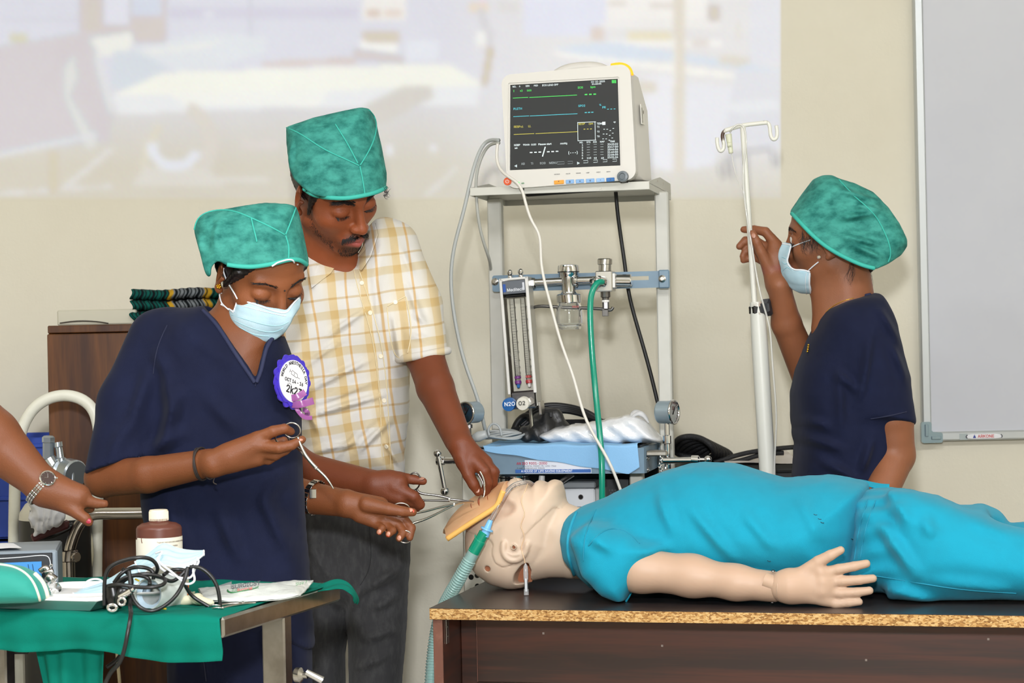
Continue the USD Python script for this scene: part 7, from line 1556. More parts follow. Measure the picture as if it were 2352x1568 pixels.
# ------------------------------------------------ the person at the left edge: an arm in view, the rest outside the frame
def left_person():
    D = 3.42; sh = U(-330, 640, D + .02); ft = U(-420, 1400, D)
    t = thing('person', 'person at the left edge, bare arm with steel watch reaching over the tray', 'person', (ft[0], ft[1], 0))
    H = Head(U(-520, 430, D), rot(40, 20, 0), 1.0); o = head_ops(H); fr = Frame((0, D, 0))
    o.append(('u', .03, rcone(H.w((0, -30, -50)), U(-520, 640, D + .03), .05, .055))); o.append(('u', .05, rcone(U(-680, 700, D + .03), sh, .06, .06)))
    A = [sh, U(-190, 850, D), U(-20, 1005, D), U(100, 1116, D - .005)]; r = [.055, .056, .050, .0285]
    for i in range(3): o.append(('u', .008, rcone(A[i], A[i + 1], r[i], r[i + 1])))
    h = lambda x, y, dd=0: U(x, y, D - .005 + dd)
    o += [('u', .02, rcone(h(104, 1118), h(176, 1140), .025, .0175)), ('u', .02, rcone(h(108, 1130), h(165, 1162), .022, .016)), ('u', .02, rcone(h(120, 1118), h(184, 1136), .018, .0145))]
    fingers(o, [([h(150, 1158, -.008), h(178, 1178, -.012), h(196, 1190, -.012), h(204, 1199, -.01)], [.0135, .0105, .0095, .008]), ([h(180, 1142), h(206, 1152, .0), h(222, 1156, .004), h(240, 1157, .008)], [.013, .0098, .0088, .0075]), ([h(172, 1150, .01), h(196, 1160, .014), h(206, 1166, .026), h(196, 1170, .036)], [.0125, .0098, .009, .0078]), ([h(166, 1150, .022), h(188, 1158, .028), h(196, 1164, .038), h(186, 1168, .046)], [.0115, .0092, .0085, .0072]), ([h(158, 1150, .03), h(176, 1158, .036), h(184, 1162, .044), h(176, 1166, .05)], [.0105, .0084, .0078, .0066])], .005)
    lo, hi = U(-760, 280, D), U(262, 1240, D); skin(o, (lo[0], D - .17, hi[2]), (hi[0], D + .2, lo[2]), .0034, '#764529', H, '#8f4a48', t, seed=3)
    nails(t, [(h(203, 1196, -.0195), (-.2, -.9, .35), (.7, 0, -.6))], '#9c2438', .0046, .0056, 'nail_polish')
    P2 = Polygon([tuple(fr.hitp(a, b)[[0, 2]]) for a, b in [(-760, 680), (-600, 620), (-440, 620), (-270, 660), (-250, 760), (-300, 1000), (-290, 1300), (-740, 1300), (-730, 1000), (-790, 760)]])
    put('scrub_top', mesh_sdf([('u', 0, infl(P2, fr, .1, .12, .03)), ('u', .03, rcone(sh, U(-230, 800, D), .075, .07))], (U(-820, 0, D)[0], D - .15, U(0, 1320, D)[2]), (U(-170, 0, D)[0], D + .2, U(0, 590, D)[2]), .007), M_navy, t, True)
    q = lambda a, b: tuple(fr.hitp(a, b)[[0, 2]]); x0, x1 = q(-730, 0)[0], q(-300, 0)[0]
    put('scrub_trousers', mesh_sdf([('u', 0, infl(Polygon([(x0, .75), (x0, q(0, 1280)[1]), (x1, q(0, 1280)[1]), (x1, .5), (x1 - .03, .1), ((x0 + x1) / 2 + .01, .1), ((x0 + x1) / 2, .55), ((x0 + x1) / 2 - .01, .1), (x0 + .03, .1)]), fr, .09, .11, .03))], (x0 - .02, D - .12, .06), (x1 + .02, D + .18, q(0, 1270)[1]), .009), M_navy, t, True)
    for xx in (x0 + .09, x1 - .09): put('shoe', mesh_sdf([('u', 0, rcone((xx, D + .05, .055), (xx, D - .1, .04), .046, .038)), ('i', .004, half((0, 0, .004), (0, 0, -1)))], (xx - .08, D - .18, -.01), (xx + .08, D + .12, .12), .009), M_black, t, True)
    cp_ = put('surgical_cap', mesh_sdf([('u', 0, H.el((0, -14, 44), (86, 104, 84))), ('i', .01, half(H.w((0, 40, 22)), H.R @ np.array([0, .2, -1])))], H.c - .16, H.c + .17, .008), M_cap, t, True)
    # watch
    wc = U(98, 1120, D - .004); ax = A[3] - A[2]; ax /= np.linalg.norm(ax); e1 = np.cross(ax, [0, 1, 0]); e1 /= np.linalg.norm(e1); e2 = np.cross(ax, e1); R_ = .0335
    w = thing('wristwatch', 'steel wristwatch with round dark dial on the wrist at the left edge', 'watch', wc)
    for k in range(30):
        a = 2 * math.pi * k / 30; n = e1 * math.cos(a) + e2 * math.sin(a); tn = -e1 * math.sin(a) + e2 * math.cos(a); lk = cat(*[bx(-.006 + .0042 * j, -.0024 + .0042 * j, -.003, .003, -.0012, .0012, .0006) for j in range(3)]); lk.vertices = wc + n * R_ + lk.vertices @ np.stack([ax, tn, n]); put('link', lk, M_steel, w)
    dn = U(110, 1096, 3.3) - wc; dn = np.array([.22, -.72, .62]); dn = dn - ax * (dn @ ax); dn /= np.linalg.norm(dn); dc = wc + dn * R_
    put('case', lathe([(0, -.002), (.0135, -.002), (.0145, .001), (.0145, .005), (.013, .0068), (.0118, .006)], dc, dn, 32), M_chrome, w, 35); dl = put('dial', lathe([(.012, .0058), (0, .0058)], dc, dn, 32), mat('dial_dark', '#3a2a26', .25), w)
    f1 = np.cross(dn, [0, 0, 1]); f1 /= np.linalg.norm(f1); f2 = np.cross(f1, dn)
    put('hand', cat(tube([dc + dn * .0062, dc + dn * .0062 + f1 * .006 + f2 * .001], .0004, 5, 2), tube([dc + dn * .0062, dc + dn * .0062 + f2 * .008 - f1 * .001], .0003, 5, 2)), M_chrome, dl); put('hour_mark', cat([tube([dc + dn * .006 + (f1 * math.cos(a) + f2 * math.sin(a)) * .0098, dc + dn * .006 + (f1 * math.cos(a) + f2 * math.sin(a)) * .0112], .0004, 5, 2) for a in np.arange(0, 6.2, 6.2832 / 12)]), M_chrome, dl)
    s_ = lathe([(.002, 0), (.0022, .003), (0, .0035)], dc + f1 * -.0145 + dn * .002, -f1, 10); put('crown', s_, M_chrome, w)


left_person()


# ------------------------------------------------ forceps
def forceps(name, label, d, rings, arms, tip, r=.0022, pivot=None, dark=False):
    c = np.mean([U(*x) for x in tip], axis=0); t = thing(name, label, 'forceps', c); m = M_steel_dark if dark else M_steel
    for (x, y, rx_, ry_, dd, an) in rings:
        a = math.radians(an); put('finger_ring', tube([U(x + rx_ * math.cos(u) * math.cos(a) - ry_ * math.sin(u) * math.sin(a), y + rx_ * math.cos(u) * math.sin(a) + ry_ * math.sin(u) * math.cos(a), dd + .006 * math.sin(u)) for u in np.linspace(0, 6.28, 20, endpoint=False)], .0016, 8, closed=True), m, t, True)
    for pts, rr in arms: put('shank', tube([U(*p) for p in pts], rr, 10, 40), m, t, True)
    put('jaw', tube([U(*p) for p in tip], [.0026, .0022, .0012], 10, 24), m, t, True)
    if pivot: put('box_joint', lathe([(0, .0035), (.0024, .0032), (.003, 0), (.0024, -.0032), (0, -.0035)], U(*pivot), (0, 1, 0), 12), M_chrome, t, 30)
    return t


forceps('forceps', 'dark steel forceps whose upper ring holds the thumb of the checked-shirt wearer', 3.95, [(951, 1105, 14, 20, 3.962, 8), (950, 1150, 13, 18, 3.965, 0)],
        [([(958, 1124, 3.95), (962, 1130, 3.95), (1000, 1137, 3.95), (1032, 1144, 3.95)], [.0026, .0024, .0026]), ([(958, 1148, 3.955), (1000, 1149, 3.952), (1032, 1149, 3.95)], [.0022, .0022, .0026])], [(1030, 1146, 3.95), (1060, 1149, 3.95), (1088, 1152, 3.955)], pivot=(1032, 1146, 3.948), dark=True)
forceps('forceps', 'bright steel forceps held thumb-up by the hand with orange nail tips', 3.83, [(921, 1170, 20, 15, 3.818, 0), (930, 1232, 16, 14, 3.82, 10)],
        [([(938, 1178, 3.82), (960, 1177, 3.83), (1010, 1165, 3.87), (1044, 1158, 3.90)], [.0022, .0022, .0026]), ([(944, 1222, 3.82), (945, 1205, 3.825), (965, 1196, 3.835), (1020, 1171, 3.88), (1044, 1159, 3.90)], [.003, .0026, .0022, .0026])], [(1042, 1158, 3.90), (1066, 1153, 3.925), (1086, 1152, 3.95)], pivot=(1043, 1158, 3.897))
forceps('forceps', 'long curved steel forceps pointing down from the raised hand with the thread bracelet', 3.53, [(671, 988, 19, 17, 3.545, 20), (648, 1006, 16, 13, 3.565, 20)],
        [([(684, 1003, 3.54), (690, 1020, 3.535), (702, 1045, 3.53), (728, 1076, 3.53)], [.0022, .003, .0032]), ([(662, 1014, 3.56), (682, 1028, 3.55), (704, 1050, 3.536), (728, 1077, 3.532)], [.002, .0026, .003])], [(727, 1075, 3.53), (750, 1098, 3.53), (766, 1122, 3.53)], pivot=(726, 1074, 3.527))
forceps('forceps', 'small curved steel forceps pinched between thumb and finger above the orange pad', 3.97, [], [([(1102, 1082, 3.975), (1110, 1098, 3.975), (1113, 1116, 3.975)], [.0022, .0024]), ([(1098, 1088, 3.98), (1106, 1102, 3.978), (1112, 1118, 3.976)], [.0018, .002])], [(1112, 1114, 3.975), (1113, 1130, 3.975), (1110, 1142, 3.97)])


# ---------------------------------------------------------------- instrument trolley in front, things on it, and the left background
TR = Frame(U(512, 1420, 3.10), 19); TZ = TR.o[2]
def rp(px, py, y=0): return TR.hitp(px, py, y)
def tz(px, py, z=0.0):
    """World point where a pixel's ray meets the tray's level z (above the tray)."""
    r = ray(px, py); t = (TZ + z - EYE[2]) / r[2]; return EYE + t * r


def trolley():
    t = thing('instrument_trolley', 'stainless steel instrument trolley with raised rim in the left foreground', 'trolley', (TR.o[0] - .3, TR.o[1] + .2, 0)); X0, Dp = -.62, .44
    put('tray_top', bx(X0, 0, 0, Dp, -.008, -.005, .001, TR), M_steel, t)
    for n, a in (('front_rim', (X0, 0, -.004, .012, -.030, .002)), ('back_rim', (X0, 0, Dp - .012, Dp + .004, -.030, .002)), ('side_rim', (-.014, .003, -.004, Dp + .004, -.030, .002)), ('side_rim', (X0 - .003, X0 + .014, -.004, Dp + .004, -.030, .002))): put(n, bx(*a, .004, TR), M_steel, t)
    put('inner_lip', bx(-.030, -.014, .012, Dp - .012, -.006, -.001, .002, TR), M_steel, t)
    xl = min(-.022, rp(668, 1500, .22)[0]); ls = mat('leg_steel', '#a9a49d', .32, metal=1, vary=('#8d877f', 14, .4, .65))
    for x in (xl, X0 + .06):
        put('leg', bx(x - .021, x + .021, .22, .25, -TZ + .06, -.012, .003, TR), ls, t); put('foot_beam', bx(x - .02, x + .02, .0, Dp, -TZ + .05, -TZ + .085, .004, TR), ls, t)
        for y in (.03, Dp - .03): put('castor', lathe([(0, .011), (.024, .011), (.026, 0), (.024, -.011), (0, -.011)], TR.w((x, y, -TZ + .0265)), (0, 1, 0), 20), M_black, t)
    a = rp(712, 1551, .235); k = put('clamp_screw', cat(lathe([(.010, 0), (.013, .003), (.013, .011), (.008, .014), (.0055, .016), (.0055, .024)], TR.w((a[0] - .028, a[1], a[2])), TR.ex, 16)), M_steel, t, 30)
    put('clamp_handle', tube([U(703, 1543, 3.28), U(741, 1562, 3.28)], [.0055, .0065], 12, 2), M_chrome, k, 30)
    put('lower_rail', bx(X0 + .06, xl, .225, .245, -TZ + .26, -TZ + .285, .003, TR), M_steel, t)
    # green cloth
    n, m_ = 110, 46; x1 = rp(506, 1440, -.008)[0]; g = np.zeros((n, m_, 3))
    for i, s in enumerate(np.linspace(0, 1, n)):
        x = X0 - .02 + (x1 - X0 + .02) * s; drop = .060 + .006 * math.sin(7 * s + 1) + .004 * math.sin(17 * s) - .012 * max(0, .35 - s)
        for j, q in enumerate(np.linspace(0, 1, m_)):
            if q < .68: y = .425 - .434 * q / .68; z = .0036 + .0012 * math.sin(30 * s + 9 * q) + .0008 * math.sin(51 * s - 14 * q); xx = x - (.028 if s > .97 else 0) * 0
            else: k = (q - .68) / .32; y = -.009 - .004 * math.sin(np.pi * min(1, k * 1.3)) - .003 * math.sin(26 * s + 2) * k - .0025 * math.sin(61 * s) * k; z = .0036 - .006 * min(1, k * 6) - drop * k
            g[i, j] = (x + (.004 * math.sin(9 * q)) * s, y, z)
    cl = put('green_cloth', sheet(TR.w(g.reshape(-1, 3)).reshape(n, m_, 3), .0014), M_green, None, True, label='emerald green surgical cloth spread over the instrument trolley, its edge hanging in front', cat='cloth')
    # second cloth: hanging corner below, and the bunch at the far right corner
    n, m_ = 40, 40; g = np.zeros((n, m_, 3)); pl = rp(66, 1460, .03); pr = rp(246, 1470, .03)
    for i, s in enumerate(np.linspace(0, 1, n)):
        for j, q in enumerate(np.linspace(0, 1, m_)):
            xa, xb = pl[0] + .04 * q * (1 - s), pr[0] - .012 * q * s; g[i, j] = (xa + (xb - xa) * s, .03 + .012 * math.sin(9 * s + 1.3) * (.3 + q) + .004 * math.sin(23 * s), -.022 - .20 * q - .03 * s * q)
    put('hanging_cloth', sheet(TR.w(g.reshape(-1, 3)).reshape(n, m_, 3), .0014), M_green, None, True, label='green cloth corner hanging below the front edge of the instrument trolley', cat='cloth')
    n, m_ = 44, 30; g = np.zeros((n, m_, 3)); P = [(690, 1362), (712, 1350), (745, 1338), (775, 1332), (800, 1340), (815, 1356), (824, 1376), (820, 1386)]; Q = [(700, 1366), (730, 1360), (760, 1354), (786, 1350), (800, 1358), (808, 1366), (812, 1376), (812, 1382)]
    p, q_ = spline(np.array(P, float), n), spline(np.array(Q, float), n)
    for i in range(n):
        for j, w in enumerate(np.linspace(0, 1, m_)): a = p[i] * (1 - w) + q_[i] * w + np.array([0, 2.2 * math.sin(w * 9 + i * .2)]); g[i, j] = U(a[0], a[1], 3.50 - .075 * w + .012 * math.sin(i * .33))
    put('green_cloth_bunch', sheet(g, .0016), M_green, None, True, label='bunched end of a green cloth hanging over the far right corner of the trolley', cat='cloth')


trolley()


def on_tray():
    # brown antiseptic bottle
    o = tz(372, 1400, .004) * 1.0; o = U(369, 1400, 3.36); o[2] = TZ + .004; s = 3.36 / FPX
    t = thing('bottle', 'brown antiseptic bottle with ribbed cream screw cap and white label standing behind the masks', 'bottle', o); zc = lambda py: U(369, py, 3.36)[2] - o[2]; R = 52 * s
    put('bottle_body', lathe([(0, 0), (R - .004, 0), (R, .004), (R, zc(1213)), (R - .002, zc(1207)), (R - .009, zc(1201)), (R * .62, zc(1200)), (22 * s, zc(1197)), (22 * s, zc(1190)), (0, zc(1190))], o, (0, 0, 1), 48), mat('bottle_brown', '#5e3226', .4, spec=.5), t, 35)
    cap_ = lathe([(0, zc(1170)), (20 * s, zc(1170)), (21.5 * s, zc(1172)), (22 * s, zc(1195)), (0, zc(1195))], o, (0, 0, 1), 44); put('screw_cap', cat(cap_, *[tube([o + np.array([21.6 * s * math.cos(a), 21.6 * s * math.sin(a), zc(1194)]), o + np.array([21.3 * s * math.cos(a), 21.3 * s * math.sin(a), zc(1174)])], .0008, 5, 2) for a in np.arange(0, 6.28, .157)]), mat('cap_cream', '#e6dcc2', .45), t, 40)
    th = np.linspace(math.radians(-200), math.radians(20), 60); lb = np.array([[o + np.array([(R + .0004) * math.cos(a), (R + .0004) * math.sin(a), z]) for z in (zc(1231) if a > -2.6 else zc(1236), zc(1275), zc(1330))] for a in th])
    L = put('label', sheet(lb, .0003), mat('label_paper', '#dcd7c6', .6), t, True); ink = mat('label_ink', '#6a5a4a', .7)
    tx = []
    for k, (sx, w) in enumerate(((.55, 'Topical microbicidal solution for hospital use'), (.55, 'Povidone iodine solution'), (.55, 'Composition'), (.55, 'Store below 25 C and protect from light'), (.55, 'Keep away from children'))):
        a0 = math.radians(-86); q = text(w, .0024, (0, 0, 0), (1, 0, 0), (0, 1, 0), .0002); v = np.array(q.vertices); v = v[:, :]; an = a0 + v[:, 0] / R; q.vertices = np.stack([o[0] + (R + .0008 + v[:, 2]) * np.cos(an), o[1] + (R + .0008 + v[:, 2]) * np.sin(an), o[2] + zc(1242 + 9 * k + (6 if k > 1 else 0)) + v[:, 1]], 1); tx.append(q)
    put('label_print', cat(tx), ink, L); put('drip_stain', tube([o + np.array([R * math.cos(a), R * math.sin(a), z]) for a, z in ((-2.25, zc(1231)), (-2.24, zc(1238)), (-2.2, zc(1242)))], .0012, 6), mat('stain', '#6b4228', .5), t)
    # small bottle with orange label
    o = U(417, 1372, 3.33); o[2] = TZ + .004; s = 3.33 / FPX; zc = lambda py: U(417, py, 3.33)[2] - o[2]
    t = thing('small_bottle', 'small brown bottle with bright orange label half hidden behind the plastic ring', 'bottle', o); R = 17 * s
    put('bottle_body', lathe([(0, 0), (R - .002, 0), (R, .002), (R, zc(1322)), (R * .6, zc(1312)), (R * .55, zc(1302)), (0, zc(1302))], o, (0, 0, 1), 30), '/World/Looks/bottle_brown', t, 35)
    L = put('label', lathe([(R + .0004, zc(1366)), (R + .0004, zc(1340))], o, (0, 0, 1), 30), mat('label_orange', '#e2731f', .5), t, True); put('label_top', lathe([(R + .0003, zc(1340)), (R + .0003, zc(1324))], o, (0, 0, 1), 30), mat('label_cream', '#d8cfb8', .5), t, True); put('label_print', text('POVIDONE', .004, o + np.array([-.004, -R - .0008, zc(1362)]), (1, 0, 0), (0, 0, 1), .0002), mat('label_pale', '#f4d9b4', .6), L); put('bottle_cap', lathe([(R * .6, zc(1304)), (R * .62, zc(1288)), (0, zc(1288))], o, (0, 0, 1), 24), '/World/Looks/cap_cream', t, 35)
    # white basin, steel tray
    z = TZ + .0045
    def dish(name, label, poly, d0, hgt, th_, m, rimr):
        c = np.mean(poly, axis=0); t = thing(name, label, 'tray', (c[0], c[1], z)); pg = Polygon(poly[:, :2]).buffer(-.02).buffer(.02); ins = pg.buffer(-th_); bot = pg.buffer(-.02)
        f_ = Frame((0, 0, 0)); f_.ey, f_.ez = np.array([0, 0, 1.0]), np.array([0, 1.0, 0]); f_.M = np.stack([f_.ex, f_.ey, f_.ez])
        def ring(a, b, z0, z1):
            A = np.array([a.exterior.interpolate(u, True).coords[0] for u in np.linspace(0, 1, 96, endpoint=False)]); B = np.array([b.exterior.interpolate(u, True).coords[0] for u in np.linspace(0, 1, 96, endpoint=False)]); v = np.vstack([np.c_[A, np.full(96, z0)], np.c_[B, np.full(96, z1)]]); f = [[i, (i + 1) % 96, 96 + (i + 1) % 96] for i in range(96)] + [[i, 96 + (i + 1) % 96, 96 + i] for i in range(96)]; return trimesh.Trimesh(v, f, process=False)
        fl = trimesh.creation.extrude_polygon(bot, .002, engine='earcut'); fl.apply_translation([0, 0, z])
        put('dish_wall', cat(ring(bot, pg, z, z + hgt), ring(bot.buffer(-.002), ins, z + .002, z + hgt)), m, t, True); put('dish_floor', fl, m, t); put('dish_rim', tube([(x, y, z + hgt) for x, y in np.array(pg.exterior.coords)[:-1][::max(1, len(pg.exterior.coords) // 60)]], rimr, 10, closed=True), m, t, True)
    w = mat('enamel_white', '#e4e4e0', .3); P = lambda *a: np.array([tz(x, y, .03) for x, y in a])
    dish('enamel_basin', 'white rectangular enamel basin under the blue face masks', np.array([tz(130, 1345, .022), tz(118, 1374, .022), tz(380, 1368, .022), tz(400, 1340, .022)]), 0, .022, .003, w, .0025)
    fr = TR; a = rp(-160, 1400, .02); b = rp(236, 1400, .02); st = mat('polished_steel', '#cfd0d0', .18, metal=.9)
    t = thing('instrument_tray', 'shallow white-topped polished steel instrument tray in the near left corner of the green cloth', 'tray', TR.w((b[0] - .1, .05, .004)))
    put('tray_side', trimesh.convex.convex_hull(TR.w(np.array([(x, y, zz) for zz, e in ((.0046, .018), (.021, 0)) for x, y in ((a[0] + e, .004 + e * .4), (b[0] - e, .004 + e * .4), (b[0] + .008 - e, .12 - e), (a[0] + e, .12 - e))]))), st, t); put('tray_lid', trimesh.convex.convex_hull(TR.w(np.array([(x, y, zz) for zz, e in ((.021, 0), (.026, .004)) for x, y in ((a[0], .002 + e), (b[0] - .018 - e, .002 + e), (b[0] + .004 - e, .03), (b[0] + .008 - e, .12 - e), (a[0], .12 - e))]))), mat('tray_white', '#dededb', .3), t)
    # plastic ring
    t = thing('plastic_ring', 'frosted translucent plastic airway cup lying open end forward under the black cable', 'cup', tz(345, 1398, .004)); c = U(350, 1364, 3.22); n = np.array([-.35, -.9, .1]); n /= np.linalg.norm(n); k = 3.22 / FPX
    fz = mat('frosted', '#d3dad4', .3, alpha=.82); put('cup_wall', lathe([(33 * k, .012), (36 * k, .014), (38 * k, .010), (46 * k, -.03), (50 * k, -.05), (47 * k, -.05), (43 * k, -.03), (34 * k, .006), (33 * k, .012)], c, n, 44), fz, t, 40); put('cup_floor', lathe([(44 * k, -.045), (0, -.048)], c, n, 40), mat('frosted_floor', '#c9cdbf', .4, alpha=.9), t); put('liner', lathe([(24 * k, .004), (33 * k, .010), (34 * k, -.02), (25 * k, -.024)], c, n, 40), mat('liner_blue', '#bcd2e0', .35, alpha=.85), t, 40)
    put('yellow_tag', cat(tube([U(360, 1397, 3.17), U(382, 1398, 3.17)], .003, 8, 2, flat=.5), tube([U(310, 1329, 3.2), U(320, 1334, 3.2)], .003, 8, 2, flat=.5)), mat('tag_yellow', '#e2c41e', .5), t)
    # loose face masks
    def loose(label, A, B, d, nm=None, bulge=.02, loops=()):
        n, m_ = 40, 24; p, q = spline(np.array(A, float), n), spline(np.array(B, float), n); g = np.zeros((n, m_, 3))
        for i in range(n):
            for j, w in enumerate(np.linspace(0, 1, m_)): a = p[i] * (1 - w) + q[i] * w; g[i, j] = U(a[0], a[1], d[0] + (d[1] - d[0]) * w) + np.array([0, -bulge * math.sin(np.pi * w) * math.sin(np.pi * (i + 1) / (n + 1)), .0012 * math.sin(w * 26)])
        t = thing('loose_mask', label, 'face mask', g[n // 2, m_ // 2]); put('mask_panel', sheet(g, .0016), M_mask, t, True); put('mask_edge', cat(*[tube(g[:, j], .0012, 6, 0) for j in (0, m_ - 1)]), M_white, t, True); put('mask_end', cat(*[tube(g[i], .0016, 6, 0) for i in (0, n - 1)]), M_white, t, True)
        for l in loops: put('ear_loop', tube([U(*x) for x in l], .0018, 8, 50), M_white, t, True)
    loose('pale blue face mask folded open in front of the brown bottle, its white loops dangling', [(310, 1290), (345, 1268), (376, 1248), (400, 1256), (440, 1264), (468, 1265)], [(325, 1322), (355, 1302), (385, 1300), (420, 1306), (445, 1294), (468, 1274)], (3.29, 3.235), bulge=.012, loops=([(362, 1280, 3.22), (366, 1300, 3.2), (385, 1315, 3.19), (412, 1326, 3.19), (438, 1325, 3.19), (448, 1305, 3.2), (456, 1288, 3.22), (452, 1280, 3.22)], [(358, 1270, 3.22), (372, 1268, 3.2), (364, 1284, 3.19), (385, 1306, 3.185), (418, 1334, 3.18), (430, 1341, 3.18), (446, 1334, 3.18), (444, 1314, 3.185), (450, 1290, 3.2)]))
    loose('blue face mask lying in the white enamel basin', [(165, 1360), (200, 1350), (250, 1330), (300, 1300), (330, 1290)], [(170, 1366), (210, 1366), (255, 1364), (300, 1350), (335, 1330)], (3.30, 3.22), bulge=.01, loops=([(188, 1348, 3.27), (206, 1332, 3.27), (226, 1330, 3.27), (236, 1336, 3.26)],))
    # black cable bundle
    t = thing('cable_bundle', 'tangled black cable with chrome plug in front of the masks, one end hanging down', 'cable', tz(300, 1400, .004)); c = mat('cable_black', '#161616', .35, spec=.5)
    lines = [[(240, 1390, 3.16), (240, 1340, 3.16), (250, 1305, 3.16), (280, 1288, 3.16), (320, 1280, 3.16), (350, 1286, 3.17), (362, 1305, 3.18), (356, 1318, 3.19)], [(262, 1338, 3.17), (285, 1312, 3.17), (320, 1302, 3.18), (350, 1312, 3.18), (352, 1330, 3.18)], [(250, 1345, 3.15), (272, 1342, 3.14), (310, 1347, 3.14), (350, 1348, 3.14), (374, 1342, 3.15), (378, 1330, 3.17), (352, 1322, 3.19)], [(262, 1358, 3.17), (290, 1330, 3.17), (330, 1318, 3.17), (372, 1326, 3.18), (396, 1334, 3.19), (430, 1306, 3.2)], [(376, 1320, 3.18), (400, 1308, 3.2), (425, 1310, 3.2), (430, 1318, 3.19)],
             [(436, 1302, 3.19), (460, 1304, 3.19), (490, 1330, 3.19), (502, 1360, 3.19), (506, 1396, 3.19)], [(432, 1302, 3.19), (424, 1330, 3.18), (405, 1366, 3.16), (382, 1388, 3.15), (352, 1402, 3.14), (325, 1396, 3.14), (306, 1374, 3.14), (298, 1345, 3.14)], [(422, 1336, 3.19), (440, 1366, 3.2), (465, 1384, 3.2), (486, 1396, 3.2)], [(296, 1310, 3.16), (300, 1350, 3.15), (299, 1390, 3.13), (300, 1415, 3.075), (293, 1455, 3.06), (287, 1485, 3.06), (275, 1520, 3.07), (258, 1540, 3.09), (246, 1560, 3.1), (230, 1600, 3.1)], [(260, 1370, 3.16), (270, 1340, 3.16), (300, 1322, 3.16), (340, 1328, 3.17), (344, 1342, 3.16)], [(281, 1306, 3.17), (302, 1330, 3.18), (296, 1360, 3.17)]]
    put('cable_loop', cat([tube([U(*x) for x in l], .0032, 10, 70) for l in lines[:-3]]), c, t, True); put('hanging_end', tube([U(*x) for x in lines[-3]], .0034, 10, 90), c, t, True); put('inner_loop', cat([tube([U(*x) for x in l], .0032, 10, 50) for l in lines[-2:]]), c, t, True)
    put('plug_body', cat(tube([U(256, 1340, 3.17), U(262, 1372, 3.17), U(262, 1396, 3.17)], [.014, .016, .012], 14), tube([U(284, 1350, 3.15), U(278, 1385, 3.15)], .012, 12, 3)), M_blackg, t, True); put('chrome_plug', cat(tube([U(276, 1372, 3.14), U(302, 1356, 3.135)], .0055, 14, 2), tube([U(303, 1355, 3.135), U(308, 1351, 3.134)], .003, 10, 2)), M_chrome, t, 30); put('plug_ring', cat(tube([U(280 + 8 * math.cos(a), 1381 + 8 * math.sin(a), 3.13) for a in np.linspace(0, 6.28, 14, endpoint=False)], .0022, 8, closed=True), tube([U(258 + 10 * math.cos(a), 1395 + 7 * math.sin(a), 3.13) for a in np.linspace(0, 6.28, 14, endpoint=False)], .0026, 8, closed=True)), M_chrome, t, True)
    # glove packet
    A = np.array([(455, 1366), (500, 1358), (560, 1348), (640, 1342), (720, 1334)], float); B = np.array([(470, 1380), (520, 1380), (580, 1378), (640, 1376), (690, 1366)], float); n, m_ = 60, 22; p, q = spline(A, n), spline(B, n); G1, G2 = [np.zeros((n, m_, 3)) for _ in range(2)]
    for i in range(n):
        for j, w in enumerate(np.linspace(0, 1, m_)):
            a = p[i] * (1 - w) + q[i] * w; h_ = .026 * math.sin(np.pi * w) ** .6 * math.sin(np.pi * min(1, (i + 1) / n * 1.02)) ** .4; P = U(a[0], a[1], 3.44 - .20 * w); P[2] = max(P[2], TZ + .006); wv = .005 * (cloud(np.array([[i * .13, j * .19, 3.0]]))[0] - .5) * 2; G1[i, j] = P + [0, 0, h_ * .55 + wv]; G2[i, j] = P + [0, 0, -.001]
    pk = mat('packet_white', '#dfe3dc', .35, spec=.5, coat=.3, bump=(60, .002)); t = thing('glove_packet', 'crumpled white plastic glove packet with green and red print lying on the green cloth', 'packet', G2[n // 2, m_ // 2]); put('packet_front', sheet(G1, .001), pk, t, True); put('packet_back', sheet(G2, .001), pk, t, True)
    dd = (G1 - EYE).reshape(-1, 3); gp = np.c_[CX + FPX * (dd @ RT) / dd[:, 1], CY - FPX * (dd @ UPV) / dd[:, 1]]
    def on_pk(px, py): return G1.reshape(-1, 3)[np.argmin(((gp - (px, py)) ** 2).sum(1))] + [0, -.0025, .001]
    gi = mat('packet_green', '#2f7a45', .5); ri = mat('packet_red', '#b5413f', .5); ki = mat('packet_dark', '#31343a', .5)
    put('brand_swoosh', tube([on_pk(x, y) for x, y in ((523, 1354), (524, 1359), (535, 1361), (560, 1358), (584, 1353), (592, 1347))], [.0008, .0022, .0018, .0012, .0006], 8, flat=.5), gi, t, True); put('brand_lettering', text('SURGICST', .0068, on_pk(532, 1352), (1, .1, .12), (0, .5, .8), .0003, True), ki, t); put('brand_lettering_red', text('Surgical', .0048, on_pk(546, 1358), (1, .1, .12), (0, .5, .8), .0003, True), ri, t); put('print_lines', cat([text('SURGICAL GLOVES', .0035, on_pk(534, 1360), (1, .05, .1), (0, .4, .9), .0003), text('Size 7', .005, on_pk(680, 1346), (1, .05, .2), (0, .4, .9), .0003)]), '/World/Looks/packet_green', t)
    f1 = film('sachet_film', body=.3, bcol=(.8, .82, .8)); put('clear_edge', sheet(np.array([[U(448 + 28 * i, 1362 - 9 * i + 8 * j, 3.42 - .05 * j) for j in range(3)] for i in range(4)]), .0006), f1, t)
    gl = mat('latex_cream', '#d9d3b4', .5); t = thing('folded_glove', 'folded cream latex glove lying beside the small bottle', 'glove', U(445, 1378, 3.24)); c0 = U(450, 1376, 3.25)
